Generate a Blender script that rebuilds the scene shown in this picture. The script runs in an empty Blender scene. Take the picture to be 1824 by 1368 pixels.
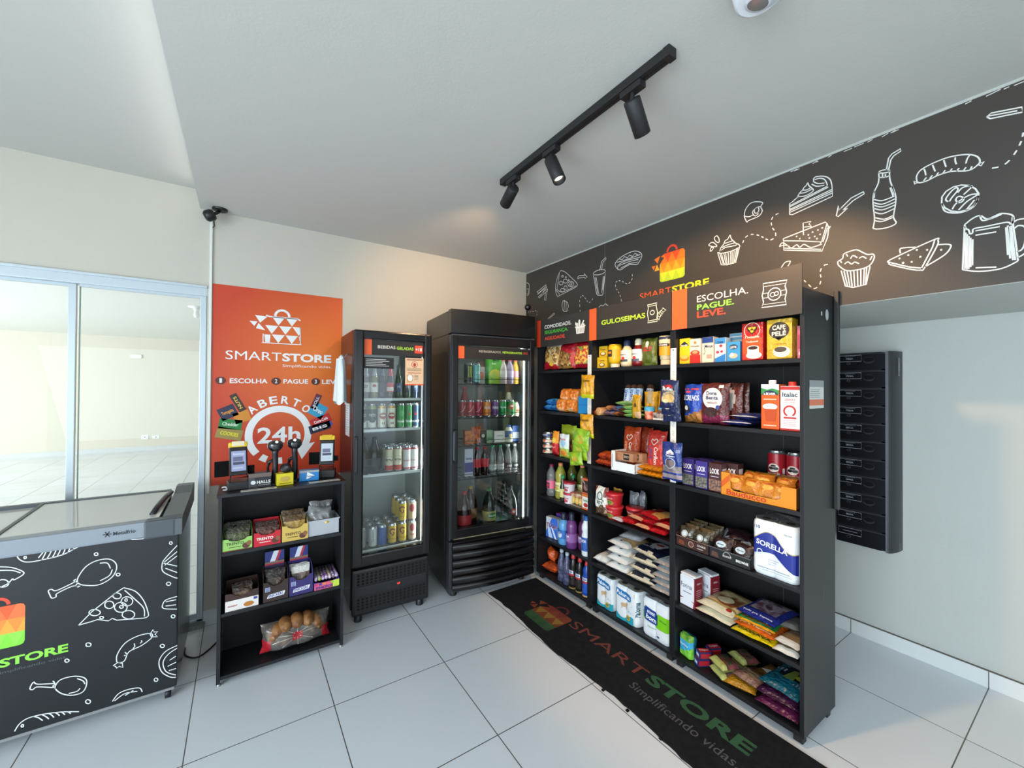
import bpy, bmesh, math, random
from mathutils import Vector, Matrix, Euler
from mathutils.geometry import tessellate_polygon

# ---------------------------------------------------------------- camera, world, lights, exposure
scene = bpy.context.scene
COL = scene.collection
R = math.radians
cd = bpy.data.cameras.new('camera')
cam = bpy.data.objects.new('camera', cd)
COL.objects.link(cam)
cam.location = (-3.065, -4.289, 1.452)
cam.rotation_euler = (R(90.49), R(-0.363), R(-33.566))
cd.sensor_fit = 'HORIZONTAL'
cd.sensor_width = 36
cd.lens = 14.335
cd.clip_start = 0.02
scene.camera = cam

world = bpy.data.worlds.new('world')
scene.world = world
world.use_nodes = True
bg = world.node_tree.nodes['Background']
bg.inputs[0].default_value = (0.72, 0.87, 1.0, 1)
bg.inputs[1].default_value = 1.0
vs = scene.view_settings
vs.view_transform = 'Standard'
vs.look = 'None'
vs.gamma = 1
vs.use_curve_mapping = False
vs.exposure = 0.08


def area_light(name, loc, rot, sx, sy, power, color, parent=None):
    d = bpy.data.lights.new(name, 'AREA')
    d.shape = 'RECTANGLE'
    d.size = sx
    d.size_y = sy
    d.energy = power
    d.color = color
    o = bpy.data.objects.new(name, d)
    COL.objects.link(o)
    o.location = loc
    o.rotation_euler = rot
    o.parent = parent
    return o


def aim(o, target):
    o.rotation_euler = (Vector(target) - o.location).to_track_quat('-Z', 'Y').to_euler()


# daylight entering through the glazed street side of the shop (left of and behind the camera) and of the hall next door
DAY = (0.79, 0.91, 1.0)
area_light('daylight_side_window', (-6.55, -5.2, 1.15), (0, R(-55), 0), 1.9, 3.6, 250, DAY)
area_light('daylight_front_window', (-3.3, -7.55, 1.25), (R(52), 0, 0), 4.6, 2.0, 56, DAY)
area_light('daylight_hall_window', (-10.9, 2.2, 1.3), (0, R(-104), 0), 2.3, 5.4, 560, (0.90, 0.95, 1.0))

# added light without a fitting, for the glow along the ceiling step's higher side
area_light('added_step_glow', (-3.292, -3.6, 2.565), (0, R(90), 0), .03, 4.6, 1.7, (1, .97, .9))

# ---------------------------------------------------------------- materials


def lin(c):
    return c / 12.92 if c <= 0.04045 else ((c + 0.055) / 1.055) ** 2.4


def hexc(h):
    h = h.lstrip('#')
    return tuple(lin(int(h[i:i + 2], 16) / 255) for i in (0, 2, 4)) + (1,)


MATS = {}


def P(h, rough=0.5, metal=0.0, spec=0.5, bump=0.0, bscale=60, emit=0.0, mix=None, mscale=20, coat=0.0, hard=False):
    """A procedural principled material: base colour, optional second colour by noise, optional noise bump."""
    key = (h, rough, metal, spec, bump, bscale, emit, mix, mscale, coat, hard)
    if key in MATS:
        return MATS[key]
    m = bpy.data.materials.new('mat_' + h.strip('#'))
    m.use_nodes = True
    nt = m.node_tree
    b = nt.nodes['Principled BSDF']
    b.inputs['Base Color'].default_value = hexc(h)
    b.inputs['Roughness'].default_value = rough
    b.inputs['Metallic'].default_value = metal
    b.inputs['Specular IOR Level'].default_value = spec
    b.inputs['Coat Weight'].default_value = coat
    if emit:
        b.inputs['Emission Color'].default_value = hexc(h)
        b.inputs['Emission Strength'].default_value = emit
    if bump or mix:
        tc = nt.nodes.new('ShaderNodeTexCoord')
    if mix:
        n = nt.nodes.new('ShaderNodeTexVoronoi' if hard else 'ShaderNodeTexNoise')
        n.inputs['Scale'].default_value = mscale
        nt.links.new(tc.outputs['Object'], n.inputs['Vector'])
        r = nt.nodes.new('ShaderNodeValToRGB')
        cols = (h,) + (mix if isinstance(mix, tuple) else (mix,))
        k = len(cols)
        el = r.color_ramp.elements
        lo, hi = (0.1, 0.9) if hard else (0.36, 0.64)
        el[0].position = lo
        el[0].color = hexc(cols[0])
        el[1].position = hi
        el[1].color = hexc(cols[-1])
        for i in range(1, k - 1):
            e = el.new(lo + (hi - lo) * i / (k - 1))
            e.color = hexc(cols[i])
        if hard:
            r.color_ramp.interpolation = 'CONSTANT'
            sx = nt.nodes.new('ShaderNodeSeparateColor')
            nt.links.new(n.outputs['Color'], sx.inputs[0])
            nt.links.new(sx.outputs[0], r.inputs[0])
        else:
            nt.links.new(n.outputs[0], r.inputs[0])
        nt.links.new(r.outputs[0], b.inputs['Base Color'])
    if bump:
        n2 = nt.nodes.new('ShaderNodeTexNoise')
        n2.inputs['Scale'].default_value = bscale
        n2.inputs['Detail'].default_value = 3
        nt.links.new(tc.outputs['Object'], n2.inputs['Vector'])
        bu = nt.nodes.new('ShaderNodeBump')
        bu.inputs['Strength'].default_value = bump
        bu.inputs['Distance'].default_value = 0.01
        nt.links.new(n2.outputs[0], bu.inputs['Height'])
        nt.links.new(bu.outputs[0], b.inputs['Normal'])
    MATS[key] = m
    return m


def foil(h, mix=None, mscale=25):
    return P(h, 0.27, 0, 0.65, 0.9, 48, mix=mix, mscale=mscale)


def gloss(h):
    return P(h, 0.25, 0, 0.5)


def paper(h):
    return P(h, 0.55, 0, 0.35)


def clear(name, tint=(1, 1, 1), alpha=0.2, rough=0.03, fres=1.5, base=0.0):
    """Thin clear sheet: transparent with a fresnel gloss (and an optional milky diffuse share)."""
    key = ('clear', name)
    if key in MATS:
        return MATS[key]
    m = bpy.data.materials.new(name)
    m.use_nodes = True
    nt = m.node_tree
    nt.nodes.remove(nt.nodes['Principled BSDF'])
    out = nt.nodes['Material Output']
    tr = nt.nodes.new('ShaderNodeBsdfTransparent')
    tr.inputs[0].default_value = tint + (1,)
    gl = nt.nodes.new('ShaderNodeBsdfGlossy')
    gl.inputs['Roughness'].default_value = rough
    fr = nt.nodes.new('ShaderNodeFresnel')
    fr.inputs[0].default_value = fres
    mx = nt.nodes.new('ShaderNodeMixShader')
    nt.links.new(fr.outputs[0], mx.inputs[0])
    last = tr.outputs[0]
    if base:
        df = nt.nodes.new('ShaderNodeBsdfDiffuse')
        df.inputs[0].default_value = tint + (1,)
        m2 = nt.nodes.new('ShaderNodeMixShader')
        m2.inputs[0].default_value = base
        nt.links.new(tr.outputs[0], m2.inputs[1])
        nt.links.new(df.outputs[0], m2.inputs[2])
        last = m2.outputs[0]
    nt.links.new(last, mx.inputs[1])
    nt.links.new(gl.outputs[0], mx.inputs[2])
    nt.links.new(mx.outputs[0], out.inputs[0])
    MATS[key] = m
    return m


WHITE = P('#f2f2ee', 0.5)
BLACK = P('#141416', 0.45)
ORANGE = P('#f0602b', 0.45)
GREENT = P('#8fe04a', 0.45)
DARKSIGN = P('#35302c', 0.5)

# ---------------------------------------------------------------- mesh helpers


def plane(x, z, o):
    return (x, -o, z)


def cyl_map(r, cx=0, cy=0, rot=0.0):
    return lambda x, z, o: (cx + (r + o) * math.sin(x / r + rot), cy - (r + o) * math.cos(x / r + rot), z)


def top_map(z0):
    return lambda x, z, o: (x, z, z0 + o)


def side_map(x0):      # right-hand side face seen from +x, first coordinate runs backwards
    return lambda x, z, o: (x0 + o, x, z)


_TXT = {}


def text_mesh(s, bold):
    key = (s, bold)
    if key in _TXT:
        return _TXT[key]
    cu = bpy.data.curves.new('tmp', 'FONT')
    cu.body = s
    cu.size = 1
    cu.offset = {0: 0, .5: 0.013, 1: 0.023, 2: 0.036}[bold]
    cu.resolution_u = 3
    ob = bpy.data.objects.new('tmp', cu)
    me = bpy.data.meshes.new_from_object(ob)
    vs_ = [(v.co.x, v.co.y) for v in me.vertices]
    fs = [tuple(p.vertices) for p in me.polygons]
    bpy.data.meshes.remove(me)
    bpy.data.objects.remove(ob)
    bpy.data.curves.remove(cu)
    _TXT[key] = (vs_, fs)
    return _TXT[key]


def crom(pts, closed=False, k=3):
    n = len(pts)
    out = []
    rng = range(n) if closed else range(n - 1)
    for i in rng:
        g = (lambda j: pts[j % n]) if closed else (lambda j: pts[min(max(j, 0), n - 1)])
        p0, p1, p2, p3 = g(i - 1), g(i), g(i + 1), g(i + 2)
        for q in range(k):
            t = q / k
            out.append(tuple(0.5 * (2 * p1[a] + (p2[a] - p0[a]) * t + (2 * p0[a] - 5 * p1[a] + 4 * p2[a] - p3[a]) * t * t
                                    + (3 * p1[a] - p0[a] - 3 * p2[a] + p3[a]) * t ** 3) for a in range(len(p1))))
    if not closed:
        out.append(pts[-1])
    return out


class MB:
    def __init__(s, M=None):
        s.v, s.f, s.mi, s.sm, s.mats = [], [], [], [], []
        s.M = M

    def add(s, vs_, fs, mat, smooth=False):
        if mat not in s.mats:
            s.mats.append(mat)
        k = s.mats.index(mat)
        o = len(s.v)
        if s.M is None:
            s.v += [tuple(v) for v in vs_]
        else:
            s.v += [tuple(s.M @ Vector(v)) for v in vs_]
        for f in fs:
            s.f.append(tuple(i + o for i in f))
            s.mi.append(k)
            s.sm.append(smooth)
        return s

    def box(s, x0, x1, y0, y1, z0, z1, mat, b=0.0):
        if b <= 0:
            v = [(x, y, z) for z in (z0, z1) for y in (y0, y1) for x in (x0, x1)]
            f = [(0, 2, 3, 1), (4, 5, 7, 6), (0, 1, 5, 4), (2, 6, 7, 3), (0, 4, 6, 2), (1, 3, 7, 5)]
            return s.add(v, f, mat)
        bm = bmesh.new()
        bmesh.ops.create_cube(bm, size=1)
        for v in bm.verts:
            v.co = Vector(((x0 + x1) / 2 + v.co.x * (x1 - x0), (y0 + y1) / 2 + v.co.y * (y1 - y0), (z0 + z1) / 2 + v.co.z * (z1 - z0)))
        b = min(b, 0.45 * min(x1 - x0, y1 - y0, z1 - z0))
        bmesh.ops.bevel(bm, geom=bm.edges[:], offset=b, segments=2, affect='EDGES', profile=0.6)
        bm.verts.index_update()
        s.add([v.co.copy() for v in bm.verts], [tuple(v.index for v in f.verts) for f in bm.faces], mat)
        bm.free()
        return s

    def lathe(s, prof, mat, cx=0, cy=0, n=20, smooth=True):
        v, f = [], []
        for r, z in prof:
            for i in range(n):
                a = 2 * math.pi * i / n
                v.append((cx + r * math.cos(a), cy + r * math.sin(a), z))
        for j in range(len(prof) - 1):
            for i in range(n):
                a, b = j * n + i, j * n + (i + 1) % n
                f.append((a, b, b + n, a + n))
        s.add(v, f, mat, smooth)
        if prof[0][0] > 1e-5:
            s.add(v[:n], [tuple(reversed(range(n)))], mat)
        if prof[-1][0] > 1e-5:
            s.add(v[-n:], [tuple(range(n))], mat)
        return s

    def tube(s, pts, r, mat, n=8, smooth=True):
        P_ = [Vector(p) for p in pts]
        v, f = [], []
        up = Vector((0.13, 0.2, 0.97)).normalized()
        for i, p in enumerate(P_):
            d = (P_[min(i + 1, len(P_) - 1)] - P_[max(i - 1, 0)]).normalized()
            a = d.cross(up)
            if a.length < 0.05:
                a = d.cross(Vector((1, 0, 0)))
            a.normalize()
            b = d.cross(a)
            rr = r[i] if isinstance(r, (list, tuple)) else r
            for k in range(n):
                t = 2 * math.pi * k / n
                v.append(p + a * (rr * math.cos(t)) + b * (rr * math.sin(t)))
        for i in range(len(P_) - 1):
            for k in range(n):
                a, b = i * n + k, i * n + (k + 1) % n
                f.append((a, b, b + n, a + n))
        f.append(tuple(reversed(range(n))))
        f.append(tuple(range(len(v) - n, len(v))))
        return s.add(v, f, mat, smooth)

    def poly(s, pts, mat, F=plane, o=0.0006):
        pts = [tuple(p) for p in pts]
        tris = tessellate_polygon([[Vector((a, b, 0)) for a, b in pts]])
        out = []
        for t in tris:
            a, b, c = (pts[i] for i in t)
            if (b[0] - a[0]) * (c[1] - a[1]) - (b[1] - a[1]) * (c[0] - a[0]) < 0:
                t = (t[0], t[2], t[1])
            out.append(tuple(t))
        return s.add([F(a, b, o) for a, b in pts], out, mat)

    def rect(s, x0, x1, z0, z1, mat, F=plane, o=0.0006, nx=1):
        v, f = [], []
        for i in range(nx + 1):
            x = x0 + (x1 - x0) * i / nx
            v += [F(x, z0, o), F(x, z1, o)]
        for i in range(nx):
            f.append((2 * i, 2 * i + 2, 2 * i + 3, 2 * i + 1))
        return s.add(v, f, mat)

    def ell(s, cx, cz, rx, rz, mat, F=plane, o=0.0008, n=20, rings=2, rot=0):
        v, f = [F(cx, cz, o)], []
        c_, s_ = math.cos(rot), math.sin(rot)
        for j in range(1, rings + 1):
            for i in range(n):
                a = 2 * math.pi * i / n
                x, z = rx * math.cos(a) * j / rings, rz * math.sin(a) * j / rings
                v.append(F(cx + x * c_ - z * s_, cz + x * s_ + z * c_, o))
        for i in range(n):
            f.append((0, 1 + i, 1 + (i + 1) % n))
        for j in range(1, rings):
            for i in range(n):
                a, b = 1 + (j - 1) * n + i, 1 + (j - 1) * n + (i + 1) % n
                f.append((a, a + n, b + n, b))
        return s.add(v, f, mat)

    def line(s, pts, w, mat, F=plane, o=0.0008, closed=False):
        n = len(pts)
        if closed:
            pts = list(pts) + [pts[0]]
            n += 1
        v, f = [], []
        for i in range(n):
            a = pts[max(i - 1, 0)] if not closed else (pts[i - 1] if i > 0 else pts[-2])
            b = pts[min(i + 1, n - 1)] if not closed else (pts[i + 1] if i < n - 1 else pts[1])
            dx, dz = b[0] - a[0], b[1] - a[1]
            L = math.hypot(dx, dz) or 1
            nx_, nz_ = -dz / L * w / 2, dx / L * w / 2
            x, z = pts[i]
            v += [F(x + nx_, z + nz_, o), F(x - nx_, z - nz_, o)]
        for i in range(n - 1):
            f.append((2 * i, 2 * i + 1, 2 * i + 3, 2 * i + 2))
        return s.add(v, f, mat)

    def ring(s, cx, cz, r, w, mat, F=plane, o=0.0008, a0=0, a1=360, n=24, ry=None):
        pts = []
        for i in range(n + 1):
            a = R(a0 + (a1 - a0) * i / n)
            pts.append((cx + r * math.cos(a), cz + (ry or r) * math.sin(a)))
        return s.line(pts, w, mat, F, o)

    def txt(s, t, x0, z0, w, mat, F=plane, o=0.001, h=None, bold=1, rot=0, center=False, wmax=None):
        vs_, fs = text_mesh(t, bold)
        if not vs_:
            return s
        ax, bx = min(v[0] for v in vs_), max(v[0] for v in vs_)
        az, bz = min(v[1] for v in vs_), max(v[1] for v in vs_)
        k = w / (bx - ax)
        kz = k if h is None else h / (bz - az)
        c_, s_ = math.cos(rot), math.sin(rot)
        pts = []
        for x, z in vs_:
            X, Z = (x - ax) * k, (z - az) * kz
            if center:
                X -= w / 2
                Z -= (bz - az) * kz / 2
            pts.append(F(x0 + X * c_ - Z * s_, z0 + X * s_ + Z * c_, o))
        return s.add(pts, fs, mat)

    def build(s, name, parent=None):
        me = bpy.data.meshes.new(name)
        me.from_pydata(s.v, [], s.f)
        me.polygons.foreach_set('material_index', s.mi)
        me.polygons.foreach_set('use_smooth', s.sm)
        for m in s.mats:
            me.materials.append(m)
        me.update()
        ob = bpy.data.objects.new(name, me)
        COL.objects.link(ob)
        ob.parent = parent
        return ob


def tag(o, label, cat, group=None, kind=None):
    o['label'] = label
    o['category'] = cat
    if group:
        o['group'] = group
    if kind:
        o['kind'] = kind
    return o


def structure(o, label=None):
    o['kind'] = 'structure'
    if label:
        o['label'] = label
    return o


def thing(name, label, cat, loc=(0, 0, 0), rot=(0, 0, 0), group=None):
    o = bpy.data.objects.new(name, None)
    COL.objects.link(o)
    o.empty_display_size = 0.05
    o.location = loc
    o.rotation_euler = rot
    return tag(o, label, cat, group)


def single(mb, name, label, cat, loc=(0, 0, 0), rot=(0, 0, 0), group=None):
    o = mb.build(name)
    o.location = loc
    o.rotation_euler = rot
    return tag(o, label, cat, group)


def copy_tree(root, loc, rot=None, label=None, group=None):
    r = root.copy()
    COL.objects.link(r)
    r.location = loc
    if rot is not None:
        r.rotation_euler = rot
    if label:
        r['label'] = label
    if group:
        r['group'] = group
    for ch in list(root.children):
        c = ch.copy()
        COL.objects.link(c)
        c.parent = r
        for g in ch.children:
            d = g.copy()
            COL.objects.link(d)
            d.parent = c
    return r


# the bag mark of the shop: x 0..1, z 0..~1 scaled to (w, h)
def bag_logo(mb, x0, z0, w, h, F=plane, o=0.0008, white=None, cols=None):
    def T(p):
        return (x0 + p[0] * w, z0 + p[1] * h)
    L, Rr = 0.26, 1.0
    rows = [(0.52, 0.78), (0.26, 0.52), (0.0, 0.26)]
    tw = (Rr - L) / 3
    if white is not None:
        g = 0.008
        for (za, zb), xs in zip(rows, ((.42, .69), (.29, .56, .83), (.42, .69))):
            for xa in xs:
                xe = min(xa + .27, 1.0)
                q = [(xa + g, zb - g), (xa + .135, za + g), (xe - g, zb - g)]
                if xe < xa + .27:
                    q = [(xa + g, zb - g), (xa + .135, za + g), (xe, za + .06), (xe, zb - g)]
                mb.poly([T(p) for p in q], white, F, o)
        mb.poly([T(p) for p in ((L + .02, .24), (.40, .24), (L + .13, .02), (L + .04, .02))], white, F, o)
        mb.poly([T(p) for p in ((.97, .24), (1.0, .24), (1.0, .06), (.985, .12))], white, F, o)
        mb.line([T(q) for q in crom([(L - .0, 0.26), (L, 0.03), (L + .04, 0.0), (Rr - .04, 0.0), (Rr, 0.04), (Rr, .26)])], w * 0.018, white, F, o)
        mb.line([T((Rr, .26)), T((Rr, .5)), T((Rr - .03, .52))], w * 0.018, white, F, o)
        mb.line([T((L + .05, .80)), T((L + .12, .77)), T((Rr - .06, .77)), T((Rr - .0, .72))], w * 0.03, white, F, o)
        mb.ring(x0 + w * .63, z0 + h * .80, w * .14, w * .05, white, F, o, 0, 180, 16)
        for t in ([(.10, .78), (.34, .76), (.20, .57)], [(.0, .60), (.15, .60), (.09, .46)], [(.17, .56), (.30, .36), (.12, .40)]):
            mb.poly([T(p) for p in t], white, F, o)
        return
    c = cols or ['#f4511e', '#fb7a1e', '#f98d1d', '#fbaa22', '#d9dd2e', '#b7cf2a', '#e8452c']
    cm = [P(k, 0.5) for k in c]
    rr = 0.07
    for r, (za, zb) in enumerate(rows):
        body = [(L, za), (Rr, za), (Rr, zb), (L, zb)]
        if r == 0:
            body = [(L, za), (Rr, za), (Rr, zb - rr), (Rr - rr * .3, zb - rr * .3), (Rr - rr, zb), (L + .16, zb), (L + 0.02, zb - .06), (L + .14, zb - .1)]
        if r == 2:
            body = [(L + rr, za), (Rr - rr, za), (Rr - rr * .3, za + rr * .3), (Rr, za + rr), (Rr, zb), (L, zb), (L, za + rr), (L + rr * .3, za + rr * .3)]
        mb.poly([T(p) for p in body], cm[2 * r + 1], F, o)
        for k in range(3):
            xa = L + k * tw + (0.12 if r == 0 else 0)
            if xa + tw > Rr:
                continue
            mb.poly([T((xa, zb)), T((xa + tw / 2, za)), T((xa + tw, zb))], cm[2 * r], F, o + 0.0004)
    mb.ring(x0 + w * .63, z0 + h * .80, w * .14, w * .055, cm[6], F, o, 0, 180, 16)
    for t, k in (([(.08, .70), (.27, .76), (.19, .56)], 1), ([(.0, .52), (.13, .52), (.06, .40)], 1), ([(.17, .54), (.25, .36), (.09, .36)], 3)):
        mb.poly([T(p) for p in t], cm[k], F, o)


def draw_lines(mb, text, w, mat, F, o):
    """Chalk drawings: one stroke per row, points in mm on the surface; d = dashed, s = smooth."""
    for row in text.strip().split('\n'):
        fl, pts = row.split(':')
        q = [tuple(int(a) / 1000 for a in p.split(',')) for p in pts.split()]
        if 's' in fl and len(q) > 2:
            q = crom(q, k=4 if 'd' not in fl else 8)
        if 'd' in fl:
            acc, seg, on = 0.0, [q[0]], True
            for a, b in zip(q, q[1:]):
                acc += math.dist(a, b)
                seg.append(b)
                if acc > 0.013:
                    if on and len(seg) > 1:
                        mb.line(seg, w, mat, F, o)
                    seg, acc, on = [b], 0.0, not on
        else:
            mb.line(q, w, mat, F, o)

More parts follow.
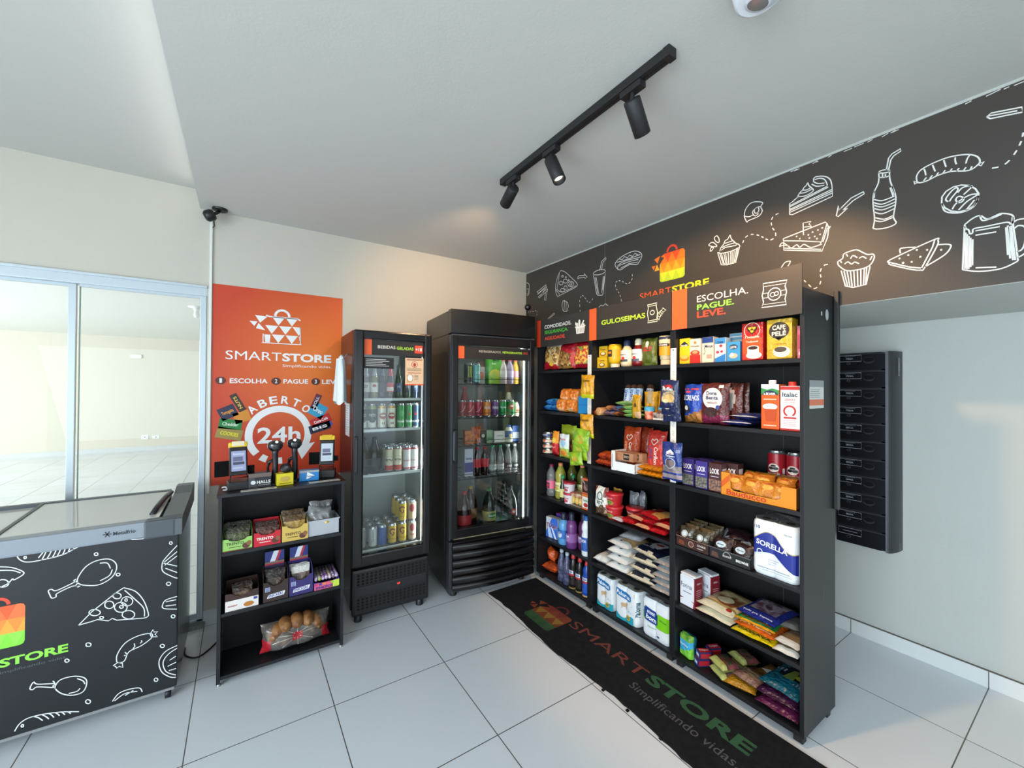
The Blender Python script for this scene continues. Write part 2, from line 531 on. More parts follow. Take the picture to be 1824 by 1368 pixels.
MURAL_LINES = """
s:1672,2436 1641,2410 1609,2350 1603,2284 1619,2239 1636,2224 1655,2228 1754,2242 1855,2259 1870,2283 1802,2346 1729,2407 1672,2436
:1608,2287 1655,2237
s:1619,2290 1693,2250 1860,2269
s:1653,2416 1635,2345 1622,2289
:1756,2327 1754,2321 1746,2317 1735,2316 1723,2318 1712,2324 1705,2331 1702,2339 1705,2345 1712,2349 1723,2350 1735,2348 1746,2342 1753,2335 1756,2327
:1698,2323 1696,2317 1689,2313 1679,2313 1668,2315 1657,2320 1650,2327 1648,2334 1650,2340 1657,2343 1667,2344 1679,2342 1689,2337 1696,2330 1698,2323
:1831,2289 1828,2280 1818,2275 1804,2273 1788,2277 1774,2284 1764,2293 1760,2304 1763,2312 1773,2318 1788,2319 1804,2316 1818,2308 1828,2299 1831,2289
:1811,2293 1810,2289 1806,2287 1799,2286 1793,2287 1786,2291 1782,2295 1780,2299 1782,2303 1786,2306 1792,2306 1799,2305 1806,2302 1810,2297 1811,2293
:1717,2262 1715,2256 1708,2252 1698,2251 1687,2253 1677,2258 1670,2265 1667,2272 1670,2278 1677,2281 1687,2282 1698,2280 1708,2275 1715,2269 1717,2262
:1753,2275 1751,2269 1745,2265 1737,2264 1728,2266 1719,2270 1713,2277 1711,2284 1713,2290 1719,2293 1727,2295 1737,2293 1745,2288 1751,2282 1753,2275
:1703,2380 1702,2377 1699,2375 1694,2375 1689,2376 1685,2379 1681,2382 1680,2385 1681,2387 1685,2389 1689,2389 1694,2388 1699,2386 1702,2383 1703,2380
:1744,2362 1739,2358 1731,2360 1727,2366 1731,2370 1739,2368 1744,2362
:1779,2330 1775,2327 1768,2328 1765,2333 1768,2337 1775,2335 1779,2330
:1877,2334 1894,2341 1955,2329 1950,2346 1985,2309 1961,2306 1950,2315 1894,2323 1877,2319 1877,2334
:1342,2318 1467,2356 1479,2343 1361,2303 1342,2318
:1361,2269 1468,2311 1498,2313 1493,2301 1376,2258 1361,2269
:1467,2361 1484,2320
:1493,2310 1469,2219 1448,2227 1468,2293
:1346,2294 1454,2327
:1390,2273 1481,2334
:2174,2314 2171,2307 2156,2301 2133,2299 2105,2300 2078,2305 2058,2312 2049,2320 2053,2328 2069,2334 2093,2336 2121,2335 2147,2330 2166,2323 2174,2314
s:2052,2309 2068,2238 2087,2160 2119,2145 2149,2147 2160,2219 2173,2295
:2067,2291 2097,2162
:2080,2288 2107,2156
:2153,2279 2137,2158
:2163,2277 2147,2178
:2116,2330 2136,2393 2175,2413 2181,2402 2150,2382 2134,2329
:1700,2175 1687,2144 1696,2102 1719,2082 1750,2081 1767,2115 1761,2148 1737,2164 1700,2175
:1718,2164 1714,2091
:1740,2160 1739,2087
:1731,2165 1712,2181
ds:1907,2053 1901,2132 1907,2162 1929,2178 1962,2152 2000,2111 2032,2117 2053,2151
s:2267,2331 2272,2351 2317,2375 2396,2388 2455,2382 2496,2354 2498,2327 2476,2300 2459,2290 2405,2304 2353,2296 2318,2287 2286,2304 2267,2331
s:2290,2304 2299,2327 2370,2340 2463,2333 2492,2335
s:2281,2349 2317,2347 2396,2347 2488,2350
:2308,2366 2335,2356 2353,2372 2379,2355 2396,2371 2422,2354 2443,2369 2472,2351
:2299,2313 2308,2321 2396,2327 2472,2321 2464,2303 2396,2313 2317,2298
ds:2328,2062 2309,2118 2277,2166 2273,2203 2295,2215 2331,2204 2371,2178 2405,2181 2421,2205 2420,2239
s:1177,2437 1216,2415 1224,2377 1214,2324 1189,2314
:1182,2376 1209,2375 1205,2330 1186,2329
:1495,2051 1572,2087 1591,2088 1589,2080 1518,2052
ds:1188,2130 1203,2155 1265,2150 1333,2149 1343,2130 1338,2104
s:2110,2056 2130,2067 2154,2060 2174,2072 2193,2057 2217,2049
:3022,2218 3043,2143 3076,2135 3123,2135 3143,2216
s:3022,2218 3046,2207 3094,2204 3128,2210 3144,2216 3137,2231 3123,2239
s:3034,2221 3040,2239 3055,2253 3064,2271 3079,2276 3091,2294 3098,2273 3114,2251 3131,2231
s:3043,2224 3064,2233 3105,2230 3128,2230
s:3046,2238 3076,2244 3117,2244
s:3061,2257 3088,2258 3105,2259
:3034,2210 3054,2146
:3043,2208 3060,2142
:3057,2204 3069,2140
:3067,2201 3076,2138
:3081,2200 3085,2136
:3094,2201 3095,2136
:3103,2201 3103,2137
:3114,2203 3111,2138
:3126,2207 3117,2139
:3134,2213 3124,2143
s:3016,2315 3003,2307 3008,2288 3023,2273 3031,2276 3028,2297 3016,2315
s:2968,2274 2981,2284 2998,2280 3018,2254 2992,2259 2968,2274
s:2983,2256 2997,2253 2989,2239 2978,2237 2983,2256
s:3167,2377 3173,2404 3195,2427 3222,2428 3259,2410 3250,2393 3257,2368 3243,2348 3216,2343 3189,2341 3181,2336 3169,2363 3167,2377
s:3250,2391 3237,2396 3216,2388 3209,2374 3222,2354 3240,2360
s:3168,2372 3189,2361 3211,2362
:3239,2373 3236,2368 3232,2365 3226,2366 3222,2369 3219,2375 3218,2381 3220,2388 3223,2393 3228,2396 3233,2396 3237,2392 3240,2387 3241,2380 3239,2373
ds:3159,2231 3173,2256 3195,2263 3222,2257 3253,2237 3279,2214 3299,2206 3319,2217 3318,2242 3306,2264 3300,2293 3306,2318 3326,2327 3355,2325
:3392,2361 3383,2359 3383,2305 3395,2300 3556,2327 3554,2378
s:3554,2376 3548,2405 3533,2425 3513,2437 3490,2443 3483,2437 3483,2428
s:3487,2432 3509,2429 3527,2414 3537,2385
:3392,2361 3424,2381
:3384,2348 3537,2381
:3384,2342 3540,2375
:3385,2330 3554,2359
:3385,2324 3554,2351
:3386,2315 3554,2342
s:3417,2380 3426,2394 3438,2403 3444,2413 3454,2419 3459,2429 3464,2413 3475,2398 3482,2384 3470,2375 3446,2371 3417,2379
s:3426,2392 3449,2387 3477,2392
s:3438,2403 3453,2397 3470,2400
s:3481,2426 3500,2408 3525,2400
s:3475,2416 3496,2397 3525,2390
:3666,2304 3624,2293 3589,2263 3581,2254 3579,2279 3570,2234 3577,2227 3612,2254 3593,2250 3631,2279 3669,2294 3666,2304
:3355,2195 3529,2219 3535,2210 3514,2132 3435,2160 3355,2185 3355,2195
:3514,2132 3509,2127
:3357,2179 3357,2138 3516,2089 3537,2145 3542,2188 3535,2210
:3360,2147 3513,2098
:3520,2131 3537,2190
:3442,2186 3440,2244 3473,2241 3464,2232 3475,2217 3445,2223
s:3338,2161 3345,2174 3355,2174 3371,2159 3390,2139 3413,2148 3426,2132 3444,2141 3470,2119 3496,2119 3515,2122
s:3338,2161 3357,2162 3381,2151
:3541,2194 3548,2193 3541,2181
:3502,2191 3501,2190 3499,2190 3499,2192 3499,2193 3501,2192 3502,2191
:3481,2188 3480,2187 3478,2187 3477,2189 3478,2190 3480,2189 3481,2188
:3510,2168 3509,2167 3508,2168 3507,2169 3508,2170 3509,2170 3510,2168
:3463,2180 3463,2179 3461,2180 3460,2181 3461,2183 3463,2182 3463,2180
:3489,2165 3488,2164 3487,2164 3486,2166 3487,2167 3488,2167 3489,2165
:3519,2195 3518,2194 3516,2195 3515,2197 3516,2198 3518,2197 3519,2195
:3468,2164 3467,2163 3465,2163 3464,2165 3465,2166 3467,2166 3468,2164
:3415,2188 3414,2187 3412,2187 3411,2189 3412,2190 3414,2189 3415,2188
:3498,2152 3497,2151 3495,2152 3494,2153 3495,2154 3497,2154 3498,2152
:3428,2173 3427,2172 3426,2173 3425,2174 3426,2175 3427,2175 3428,2173
ds:3444,1970 3462,1946 3483,1923 3504,1932 3512,1960 3509,1996 3521,2020 3541,2022 3563,2014
s:3345,2052 3362,2075 3383,2077 3385,2071 3374,2053 3357,2050
s:3698,2136 3703,2174 3698,2242 3701,2285 3716,2323 3717,2366
s:3751,2358 3753,2314 3769,2251 3769,2209 3763,2161 3771,2133 3745,2124 3712,2128 3698,2136
:3752,2357 3750,2354 3746,2353 3739,2354 3731,2356 3724,2359 3719,2362 3717,2366 3719,2368 3723,2369 3730,2369 3738,2367 3745,2364 3750,2360 3752,2357
s:3717,2344 3737,2336 3751,2337
:3741,2364 3748,2410 3758,2423 3785,2432 3786,2422 3764,2413 3755,2400 3748,2362
s:3701,2257 3728,2242 3766,2246
s:3699,2245 3728,2227 3767,2234
s:3699,2234 3728,2216 3769,2221
s:3699,2221 3728,2203 3767,2209
s:3701,2204 3728,2187 3766,2195
s:3703,2180 3734,2162 3764,2169
s:3702,2167 3728,2155 3761,2160
:3758,2291 3766,2252
:3753,2286 3762,2247
:3703,2291 3702,2263
:3729,2354 3729,2339
:3738,2349 3738,2335
s:3833,2278 3832,2299 3843,2318 3872,2329 3918,2334 3962,2324 3988,2307 3998,2287 3994,2273 3971,2261 3927,2277 3891,2277 3862,2269 3840,2270 3833,2278
:3833,2275 3824,2283 3827,2270 3833,2273
:3997,2275 4008,2276 4001,2265 3995,2271
s:3853,2319 3856,2308 3858,2292
s:3877,2324 3880,2311 3884,2296
s:3907,2329 3909,2318 3913,2300
s:3937,2325 3937,2312 3940,2298
s:3973,2316 3967,2305 3964,2290
:3852,2273 3860,2283
:3869,2274 3876,2284
:3886,2277 3893,2288
:3904,2279 3911,2289
:3923,2278 3929,2287
:3940,2271 3947,2281
:3958,2266 3964,2276
:3975,2263 3979,2273
:3995,2166 3993,2144 3984,2127 3967,2117 3946,2117 3926,2127 3910,2145 3901,2167 3902,2190 3913,2207 3931,2216 3952,2215 3972,2205 3987,2187 3995,2166
s:3902,2166 3911,2131 3949,2113 3983,2123 3995,2159
:3958,2162 3958,2157 3955,2153 3952,2151 3947,2151 3943,2154 3940,2159 3938,2164 3939,2169 3941,2173 3945,2175 3949,2174 3953,2171 3956,2167 3958,2162
s:3918,2166 3912,2178 3927,2202 3940,2210 3943,2199 3927,2176 3922,2165
s:3943,2190 3956,2204 3979,2200 3958,2177
s:3929,2133 3940,2152 3971,2169 3992,2164 3966,2148 3945,2124
:3964,2117 3985,2147
:4015,2435 4025,2443 4094,2425 4095,2407 4023,2424 4015,2435
:4018,2436 4084,2418
ds:4097,2336 4091,2304 4076,2269 4056,2245 4033,2243 4009,2252
:3960,2058 3955,1899
s:3955,1899 3995,1883 4048,1881 4084,1898
s:4084,1898 4081,1943 4073,2036 4073,2054
s:3960,2064 3979,2080 3998,2085 4014,2067 4032,2071 4048,2075 4071,2062 4075,2044 4069,2030 4060,2040 4012,2041 3983,2042 3980,2029 3974,2026 3970,2042 3964,2048 3960,2064
s:3998,2085 4004,2065 4024,2065 4048,2072
s:4075,2035 4086,2041 4108,2033 4116,1998 4112,1947 4099,1921 4084,1910
s:4077,2013 4086,2020 4101,2006 4099,1956 4092,1935 4082,1931
:3963,2034 3961,1901
:3967,2027 3966,1898
:3971,2019 3970,1898
:3975,2011 3975,1904
:3980,2004 3979,1909
:4069,2025 4078,1903
:4065,2023 4073,1904
:4062,2028 4067,1911
:4058,2023 4062,1925
:3987,2033 4044,2030
:3987,2017 4036,2014
:3987,1898 4036,1889
s:3750,1978 3755,1989 3881,2033 3891,2027 3888,2005 3854,1930 3842,1924 3812,1935 3753,1968 3750,1978
:3882,2030 3876,2005 3846,1932
s:3750,1978 3807,1946 3843,1932
s:3892,2010 3918,2004 3925,1993 3908,1966 3854,1933
s:3784,2006 3783,2024 3797,2025 3832,2017
:3783,1985 3782,1984 3781,1984 3780,1986 3781,1988 3782,1987 3783,1985
:3809,1992 3808,1991 3807,1991 3806,1993 3807,1995 3808,1994 3809,1992
:3834,2006 3833,2005 3832,2005 3831,2007 3832,2009 3833,2008 3834,2006
:3844,1976 3843,1975 3841,1975 3841,1977 3842,1979 3843,1978 3844,1976
:3819,1962 3818,1961 3817,1961 3816,1963 3817,1965 3818,1964 3819,1962
:3863,1998 3862,1997 3861,1997 3860,1999 3861,2001 3862,2000 3863,1998
:3794,1965 3793,1963 3791,1964 3790,1966 3791,1968 3793,1967 3794,1965
:3901,1988 3900,1986 3899,1987 3898,1988 3899,1990 3900,1990 3901,1988
s:3578,2008 3576,2025 3593,2035 3597,2053 3615,2059 3642,2060 3663,2043 3680,2029 3698,2026 3702,2010 3692,1987 3677,1976 3648,1972 3606,1978 3578,2008
:3588,1982 3603,1910 3630,1898 3675,1902 3688,1977
:3598,1978 3611,1908
:3609,1976 3619,1905
:3621,1973 3627,1902
:3633,1971 3636,1901
:3645,1970 3647,1901
:3657,1970 3657,1900
:3669,1972 3666,1903
:3677,1974 3673,1903
s:3621,2026 3630,2038 3645,2025
s:3651,2020 3663,2025 3676,2013
s:3600,2008 3612,2015 3625,2002 3636,2008 3651,1997
:3584,2029 3590,2016
:3606,2051 3612,2039
:3695,2019 3688,2003"""
FREEZER_LINES = """
s:-3625,628 -3624,649 -3603,687 -3572,706 -3533,706 -3510,683 -3508,651 -3526,620 -3564,603 -3608,614 -3625,628
s:-3627,637 -3645,628 -3686,612 -3699,621 -3708,617 -3704,601 -3698,585 -3686,587 -3683,600 -3639,618 -3622,609
s:-3630,644 -3636,639 -3625,628 -3631,616 -3617,612
s:-3559,694 -3536,689 -3526,664
s:-3520,658 -3529,634 -3558,619
:-3620,451 -3582,494 -3506,556 -3483,570
s:-3483,570 -3445,544 -3417,495 -3401,435 -3404,420 -3416,418
:-3416,418 -3451,425 -3504,436 -3518,448 -3530,441 -3563,457 -3582,454 -3620,451
s:-3480,558 -3445,508 -3417,463 -3414,425
:-3453,503 -3455,494 -3460,489 -3467,487 -3476,490 -3483,496 -3489,504 -3491,513 -3489,521 -3484,527 -3476,529 -3468,526 -3460,520 -3455,512 -3453,503
:-3471,481 -3473,473 -3479,467 -3487,465 -3496,468 -3504,474 -3510,484 -3512,493 -3510,502 -3505,508 -3496,510 -3487,507 -3479,501 -3473,491 -3471,481
:-3446,442 -3448,435 -3454,430 -3462,429 -3471,432 -3479,438 -3485,446 -3487,454 -3485,462 -3479,466 -3471,467 -3462,465 -3454,459 -3448,451 -3446,442
:-3514,505 -3515,498 -3519,494 -3525,492 -3531,494 -3537,499 -3541,505 -3542,513 -3541,519 -3537,524 -3531,525 -3525,524 -3519,519 -3515,512 -3514,505
:-3555,484 -3557,479 -3562,476 -3569,475 -3576,477 -3583,482 -3588,488 -3590,494 -3588,499 -3583,503 -3576,503 -3569,501 -3562,496 -3557,490 -3555,484
:-3491,537 -3492,532 -3496,528 -3501,527 -3507,529 -3512,533 -3516,538 -3517,544 -3516,549 -3512,553 -3507,554 -3501,552 -3496,548 -3492,543 -3491,537
:-3471,513 -3473,508 -3477,509 -3479,516 -3477,521 -3473,520 -3471,513
:-3484,487 -3484,484 -3486,483 -3488,482 -3491,483 -3493,485 -3495,488 -3496,490 -3495,493 -3493,495 -3491,495 -3488,494 -3486,493 -3484,490 -3484,487
:-3545,460 -3546,458 -3548,456 -3550,456 -3552,457 -3555,458 -3556,461 -3557,463 -3556,465 -3555,467 -3553,467 -3550,466 -3548,465 -3546,462 -3545,460
s:-3502,255 -3501,286 -3477,327 -3436,345 -3394,343 -3387,324 -3422,299 -3463,286 -3476,254 -3489,248 -3502,255
:-3394,340 -3384,357 -3380,344 -3368,344 -3377,334 -3369,320 -3389,326 -3394,340
:-3499,252 -3513,244 -3505,238 -3502,229 -3494,234 -3482,224 -3484,243 -3499,252
:-3479,275 -3468,274 -3476,289
:-3451,295 -3444,302 -3446,316
:-3427,310 -3421,315 -3423,322
s:-3685,224 -3671,244 -3635,245 -3604,229 -3593,205 -3603,170 -3634,167 -3664,185 -3682,209 -3685,224
s:-3687,236 -3734,252 -3743,264 -3749,258 -3754,242 -3746,235 -3734,241 -3691,221
s:-3691,248 -3685,233 -3691,227 -3683,213
s:-3646,179 -3622,178 -3613,187
s:-3622,231 -3604,214 -3599,199
:-3565,734 -3566,731 -3567,729 -3569,729 -3572,729 -3574,731 -3576,733 -3576,736 -3576,739 -3574,740 -3572,741 -3570,741 -3567,739 -3566,736 -3565,734
:-3496,630 -3496,627 -3498,626 -3500,625 -3503,626 -3505,627 -3507,630 -3508,633 -3507,636 -3506,637 -3503,638 -3501,637 -3498,636 -3496,633 -3496,630
:-3321,730 -3324,725 -3329,726 -3332,733 -3330,738 -3324,737 -3321,730
:-3325,546 -3326,543 -3328,541 -3331,540 -3334,541 -3337,543 -3339,546 -3340,550 -3339,553 -3337,555 -3334,556 -3331,555 -3328,553 -3326,550 -3325,546
:-3582,357 -3583,354 -3585,352 -3588,352 -3592,353 -3595,355 -3597,359 -3597,362 -3597,366 -3595,368 -3592,368 -3588,367 -3585,364 -3583,361 -3582,357
:-3308,393 -3309,390 -3311,388 -3313,387 -3316,388 -3319,390 -3321,394 -3322,397 -3321,400 -3319,402 -3316,403 -3314,402 -3311,400 -3309,397 -3308,393
:-3646,314 -3647,311 -3649,310 -3651,309 -3654,310 -3656,312 -3658,315 -3658,318 -3658,321 -3656,323 -3654,323 -3651,322 -3649,320 -3647,317 -3646,314
:-3344,270 -3345,267 -3347,265 -3350,265 -3353,266 -3356,269 -3358,272 -3359,275 -3358,278 -3356,280 -3353,281 -3350,280 -3347,277 -3345,274 -3344,270
:-3365,126 -3366,123 -3368,121 -3370,121 -3373,122 -3376,124 -3377,128 -3378,131 -3377,134 -3376,136 -3373,137 -3370,135 -3368,133 -3366,130 -3365,126
:-3581,118 -3582,115 -3584,113 -3587,112 -3590,114 -3593,117 -3595,121 -3596,125 -3595,128 -3593,130 -3590,131 -3587,129 -3584,126 -3582,123 -3581,118
s:-3796,788 -3789,764 -3768,747 -3728,746 -3670,754 -3622,778 -3593,785
:-3769,765 -3771,761 -3774,761 -3776,767 -3774,771 -3771,771 -3769,765
:-3723,778 -3737,756
s:-3728,744 -3720,765 -3714,783
s:-3714,746 -3705,766 -3700,783
s:-3699,748 -3691,767 -3687,784
s:-3685,751 -3678,769 -3675,785
s:-3670,754 -3664,770 -3662,786
s:-3655,759 -3650,773 -3648,786
s:-3640,767 -3636,778 -3633,787
s:-3838,745 -3806,734 -3779,713 -3777,700 -3800,685 -3805,690 -3816,675 -3837,665
s:-3838,731 -3806,723 -3784,708
:-3814,675 -3816,669 -3820,665 -3826,664 -3833,665 -3839,670 -3843,676 -3844,682 -3843,688 -3839,692 -3833,694 -3826,692 -3820,688 -3816,681 -3814,675
s:-3304,716 -3341,672 -3355,647 -3353,609 -3318,576 -3301,565
:-3348,650 -3304,688
:-3347,636 -3304,668
:-3344,621 -3303,592
:-3351,646 -3303,621
s:-3302,482 -3339,478 -3351,463 -3349,441 -3301,424
:-3342,469 -3305,468
:-3342,450 -3305,445
s:-3299,257 -3340,244 -3362,208 -3353,158 -3324,123 -3302,113
s:-3299,245 -3329,229 -3348,198 -3337,152 -3302,123
:-3325,199 -3303,210
:-3332,174 -3302,182
:-3328,153 -3302,153
s:-3793,91 -3777,118 -3744,128 -3675,115 -3615,91
:-3769,102 -3771,98 -3774,99 -3776,105 -3774,109 -3771,108 -3769,102
s:-3744,128 -3730,117 -3718,100
s:-3719,123 -3709,112 -3701,99
s:-3701,121 -3693,111 -3687,99
s:-3684,117 -3676,108 -3671,99
s:-3666,111 -3660,104 -3656,96
s:-3648,105 -3643,99 -3639,94
s:-3514,91 -3494,117 -3461,122 -3427,114 -3418,93
s:-3507,91 -3474,109 -3434,102
:-3474,100 -3447,112
s:-3467,788 -3458,774 -3399,771 -3365,785
s:-3461,778 -3454,789 -3371,791"""
# ---------------------------------------------------------------- the room
XM, YB, H, HL, ZM = -0.84, -1.17, 2.53, 2.645, 1.825   # mural face, back wall, ceiling, higher ceiling, soffit underside
TILE = 0.54


def tile_floor():
    m = bpy.data.materials.new('white_floor_tile')
    m.use_nodes = True
    nt = m.node_tree
    b = nt.nodes['Principled BSDF']
    tc = nt.nodes.new('ShaderNodeTexCoord')
    mp = nt.nodes.new('ShaderNodeMapping')
    mp.inputs['Location'].default_value = (-0.002 + 40 * TILE, 2.292 + 40 * TILE, 0)
    br = nt.nodes.new('ShaderNodeTexBrick')
    br.offset = 0
    br.squash = 1
    br.inputs['Scale'].default_value = 1
    br.inputs['Brick Width'].default_value = TILE
    br.inputs['Row Height'].default_value = TILE
    br.inputs['Mortar Size'].default_value = 0.0022
    br.inputs['Mortar Smooth'].default_value = 0.15
    br.inputs['Color1'].default_value = hexc('#e0e4e8')
    br.inputs['Color2'].default_value = hexc('#dadfe4')
    br.inputs['Mortar'].default_value = hexc('#5d5b55')
    nz = nt.nodes.new('ShaderNodeTexNoise')
    nz.inputs['Scale'].default_value = 2.5
    nz.inputs['Detail'].default_value = 5
    r = nt.nodes.new('ShaderNodeMapRange')
    r.inputs['To Min'].default_value = 0.20
    r.inputs['To Max'].default_value = 0.30
    nt.links.new(tc.outputs['Object'], mp.inputs['Vector'])
    nt.links.new(mp.outputs[0], br.inputs['Vector'])
    nt.links.new(tc.outputs['Object'], nz.inputs['Vector'])
    nt.links.new(br.outputs['Color'], b.inputs['Base Color'])
    nt.links.new(nz.outputs[0], r.inputs[0])
    nt.links.new(r.outputs[0], b.inputs['Roughness'])
    bu = nt.nodes.new('ShaderNodeBump')
    bu.inputs['Strength'].default_value = 0.4
    bu.inputs['Distance'].default_value = 0.002
    bu.invert = True
    nt.links.new(br.outputs['Fac'], bu.inputs['Height'])
    nt.links.new(bu.outputs[0], b.inputs['Normal'])
    return m


WALLM = P('#c8c3b6', 0.85, 0, 0.2, 0.08, 200)
WALLG = P('#bcbfba', 0.8, 0, 0.25, 0.08, 200)
WALLH = P('#dcd6c4', 0.85, 0, 0.2)
CEILM = P('#cbc9c3', 0.9, 0, 0.15, 0.05, 120)
SKIRT = P('#d6d9d8', 0.25, 0, 0.5)
ALU = P('#c3ccd2', 0.35, 0.35, 0.5)


def sbox(name, x0, x1, y0, y1, z0, z1, mat, label=None):
    return structure(MB().box(x0, x1, y0, y1, z0, z1, mat).build(name), label)


sbox('floor', -11, 0.1, -7.7, 8.0, -0.1, 0.0, tile_floor())
sbox('ceiling', -3.285, 0.1, -7.7, YB, H, H + 0.25, CEILM, 'lower plastered ceiling over the shop')
sbox('ceiling', -7.0, -3.285, -7.7, YB, HL, HL + 0.14, CEILM, 'higher ceiling on the left beyond the step')
sbox('ceiling', -11, 0.1, YB + .16, 8.0, 2.51, 2.6, P('#eceae0', .9), 'ceiling of the empty hall behind the glass')
sbox('wall_right', 0.0, 0.12, -7.7, YB, 0, H, WALLG)
sbox('wall_right_upper', XM, 0.0, -7.7, YB, ZM, H, WALLG, 'boxed-out upper wall that carries the mural')
sbox('wall_back', -3.245, 0.12, YB, YB + 0.16, 0, HL, WALLM)
sbox('wall_back', -7.0, -3.245, YB, YB + 0.16, 2.06, HL + .1, WALLM, 'wall band above the glass doors')
# front wall with a wide glazed opening, side wall with a wide glazed opening (daylight)
sbox('wall_front', -7.0, 0.12, -7.85, -7.7, 2.35, 2.8, WALLM)
sbox('wall_front', -7.0, 0.12, -7.85, -7.7, 0, 0.15, WALLM)
sbox('wall_front', -7.0, -5.7, -7.85, -7.7, 0.15, 2.35, WALLM)
sbox('wall_front', -0.9, 0.12, -7.85, -7.7, 0.15, 2.35, WALLM)
sbox('wall_left', -7.1, -6.75, -7.7, YB, 2.35, 2.8, WALLM)
sbox('wall_left', -7.1, -6.75, -7.7, YB, 0, 0.15, WALLM)
sbox('wall_left', -7.1, -6.75, -1.9, YB, 0.15, 2.35, WALLM)
sbox('wall_left', -7.1, -6.75, -7.7, -7.0, 0.15, 2.35, WALLM)
# the hall next door
sbox('wall_hall', -11, 0.1, 7.8, 7.9, 0, 2.6, WALLH, 'far cream wall of the hall behind the glass')
sbox('wall_hall', 0.0, 0.1, YB + .16, 7.8, 0, 2.6, WALLH)
sbox('wall_hall', -11.3, -11.1, YB + .16, -0.3, 0, 2.6, WALLH)
sbox('baseboard_hall', -11, 0, 7.785, 7.8, 0, 0.09, SKIRT)


def skirting():
    mb = MB()
    g = P('#6a665e', 0.8)
    mb.box(-0.012, 0.0, -7.7, YB, 0.0, 0.08, SKIRT, 0)
    for k in range(13):
        y = -1.212 - TILE * k
        mb.box(-0.0128, -0.011, y - .0018, y + .0018, 0.0, 0.0805, g)
    mb.box(-0.013, -0.0, -7.7, YB, 0.0798, 0.083, g)
    return structure(mb.build('baseboard_right'))


skirting()
structure(MB().box(-3.245, 0, YB - .012, YB, 0, .08, SKIRT).build('baseboard_back'))
sbox('trim_1', -7.0, -3.235, YB - .06, YB + .1, 0, 0.018, P('#8b8d8a', .45, mix='#767876', mscale=60), 'grey stone sill under the glass doors')
# white cable duct on the wall left of the poster
tag(MB().box(-3.236, -3.222, YB - .013, YB, 0.79, 2.47, P('#e4e4dc', .5), .002).build('cable_duct'),
    'slim white plastic cable duct running down the wall left of the orange poster', 'cable duct')


def glass_doors():
    y0 = YB + .02
    G = clear('door_glass', (0.97, 0.99, 0.99), rough=0.01, base=0.03, fres=1.4)
    fr = MB()
    fr.box(-7.0, -3.245, y0 - .02, y0 + .06, 2.0, 2.062, ALU, .003)
    fr.box(-7.0, -3.245, y0 - .035, y0 + .06, 2.048, 2.062, ALU, .002)
    fr.box(-3.280, -3.247, y0 - .02, y0 + .06, .018, 2.0, ALU, .003)
    fr.box(-7.0, -3.247, y0 - .02, y0 + .06, .018, .034, ALU, .002)
    f = structure(fr.build('door_1'), 'aluminium frame of the sliding glass doors')
    for i, (x0, x1, yy, st) in enumerate(((-3.80, -3.28, .0, 0), (-5.2, -3.845, .025, 1), (-6.6, -5.2, .0, 1))):
        mb = MB()
        mb.box(x0, x1, y0 + yy, y0 + yy + .008, .06, 1.998, G)
        p = mb.build('glass_pane', f)
        e = MB()
        e.box(x0, x1, y0 + yy - .004, y0 + yy + .014, .034, .062, ALU)
        e.box(x0, x1, y0 + yy - .004, y0 + yy + .014, 1.985, 2.0, ALU)
        if i == 0:
            e.box(x0 - .002, x0 + .002, y0 + yy - .001, y0 + yy + .009, .06, 1.99, P('#6e8a84', .2))
        if st:
            e.box(x1 - .004, x1 + .026, y0 + yy - .008, y0 + yy + .02, .034, 2.0, ALU, .002)
        e.build('pane_frame', f)


glass_doors()


# hall fittings seen through the glass
for k, (x, z) in enumerate(((-4.846, .295), (-4.656, .285))):
    mb = MB()
    mb.box(-.06, .06, -.01, 0, -.035 if k else -.05, .035 if k else .05, WHITE, .003)
    mb.ell(0, 0, .012, .012, P('#555555'), plane, .0105)
    single(mb, 'wall_socket', ['white wall socket plate with a plugged lead low on the far hall wall',
                               'small white blank socket plate beside the plugged socket on the far hall wall'][k], 'wall socket', (x, 7.8, z))
single(MB().box(-.09, .09, -.03, 0, -.04, .04, WHITE, .004), 'emergency_light', 'small white box light high on the far hall wall', 'emergency light', (-5.005, 7.8, 2.084))
hl = thing('ceiling_bulb', 'white bulb holder on the hall ceiling seen through the glass door', 'ceiling lamp', (-3.58, 2.63, 2.51))
MB().lathe([(.09, 0), (.09, -.012), (.03, -.02), (.03, -.06)][::-1], WHITE).build('holder', hl)
MB().lathe([(0.001, -.15), (.025, -.14), (.033, -.11), (.025, -.07), (.018, -.055)], P('#f4f4f0', .3)).build('bulb', hl)

# ---------------------------------------------------------------- mural and poster


def mural():
    mb = MB()
    base = P('#423d38', 0.5, 0, 0.35, mix='#46413b', mscale=3)
    F = lambda s_, z, o: (XM - .003 - o, -s_, z)
    mb.box(XM - .003, XM - .0005, -7.6, YB - .001, ZM + .002, H - .012, base)
    W = P('#e2e0da', 0.6)
    draw_lines(mb, MURAL_LINES, 0.0046, W, F, 0.0007)
    bag_logo(mb, 2.58, 2.128, .238, .225, F, .0007)
    mb.txt('SMART', 2.485, 2.046, .243, P('#f0602b'), F, .0008, h=.040, bold=0)
    mb.txt('STORE', 2.730, 2.046, .242, P('#d8e02c'), F, .0008, h=.041, bold=2)
    mb.line([(2.166, 2.517), (2.181, 1.83)], .0022, P('#8a857c'), F, .0008)
    rnd = random.Random(4)
    for k in range(16):
        s_ = 3.35 + rnd.random() * .8
        w = .01 + rnd.random() * .03
        mb.line([(s_, H - .016 - rnd.random() * .005), (s_ + w, H - .014 - rnd.random() * .006)], .003, W, F, .0008)
    o = mb.build('wall_mural')
    tag(o, 'dark wall mural with white chalk style food drawings and an orange bag mark', 'wall mural')


mural()


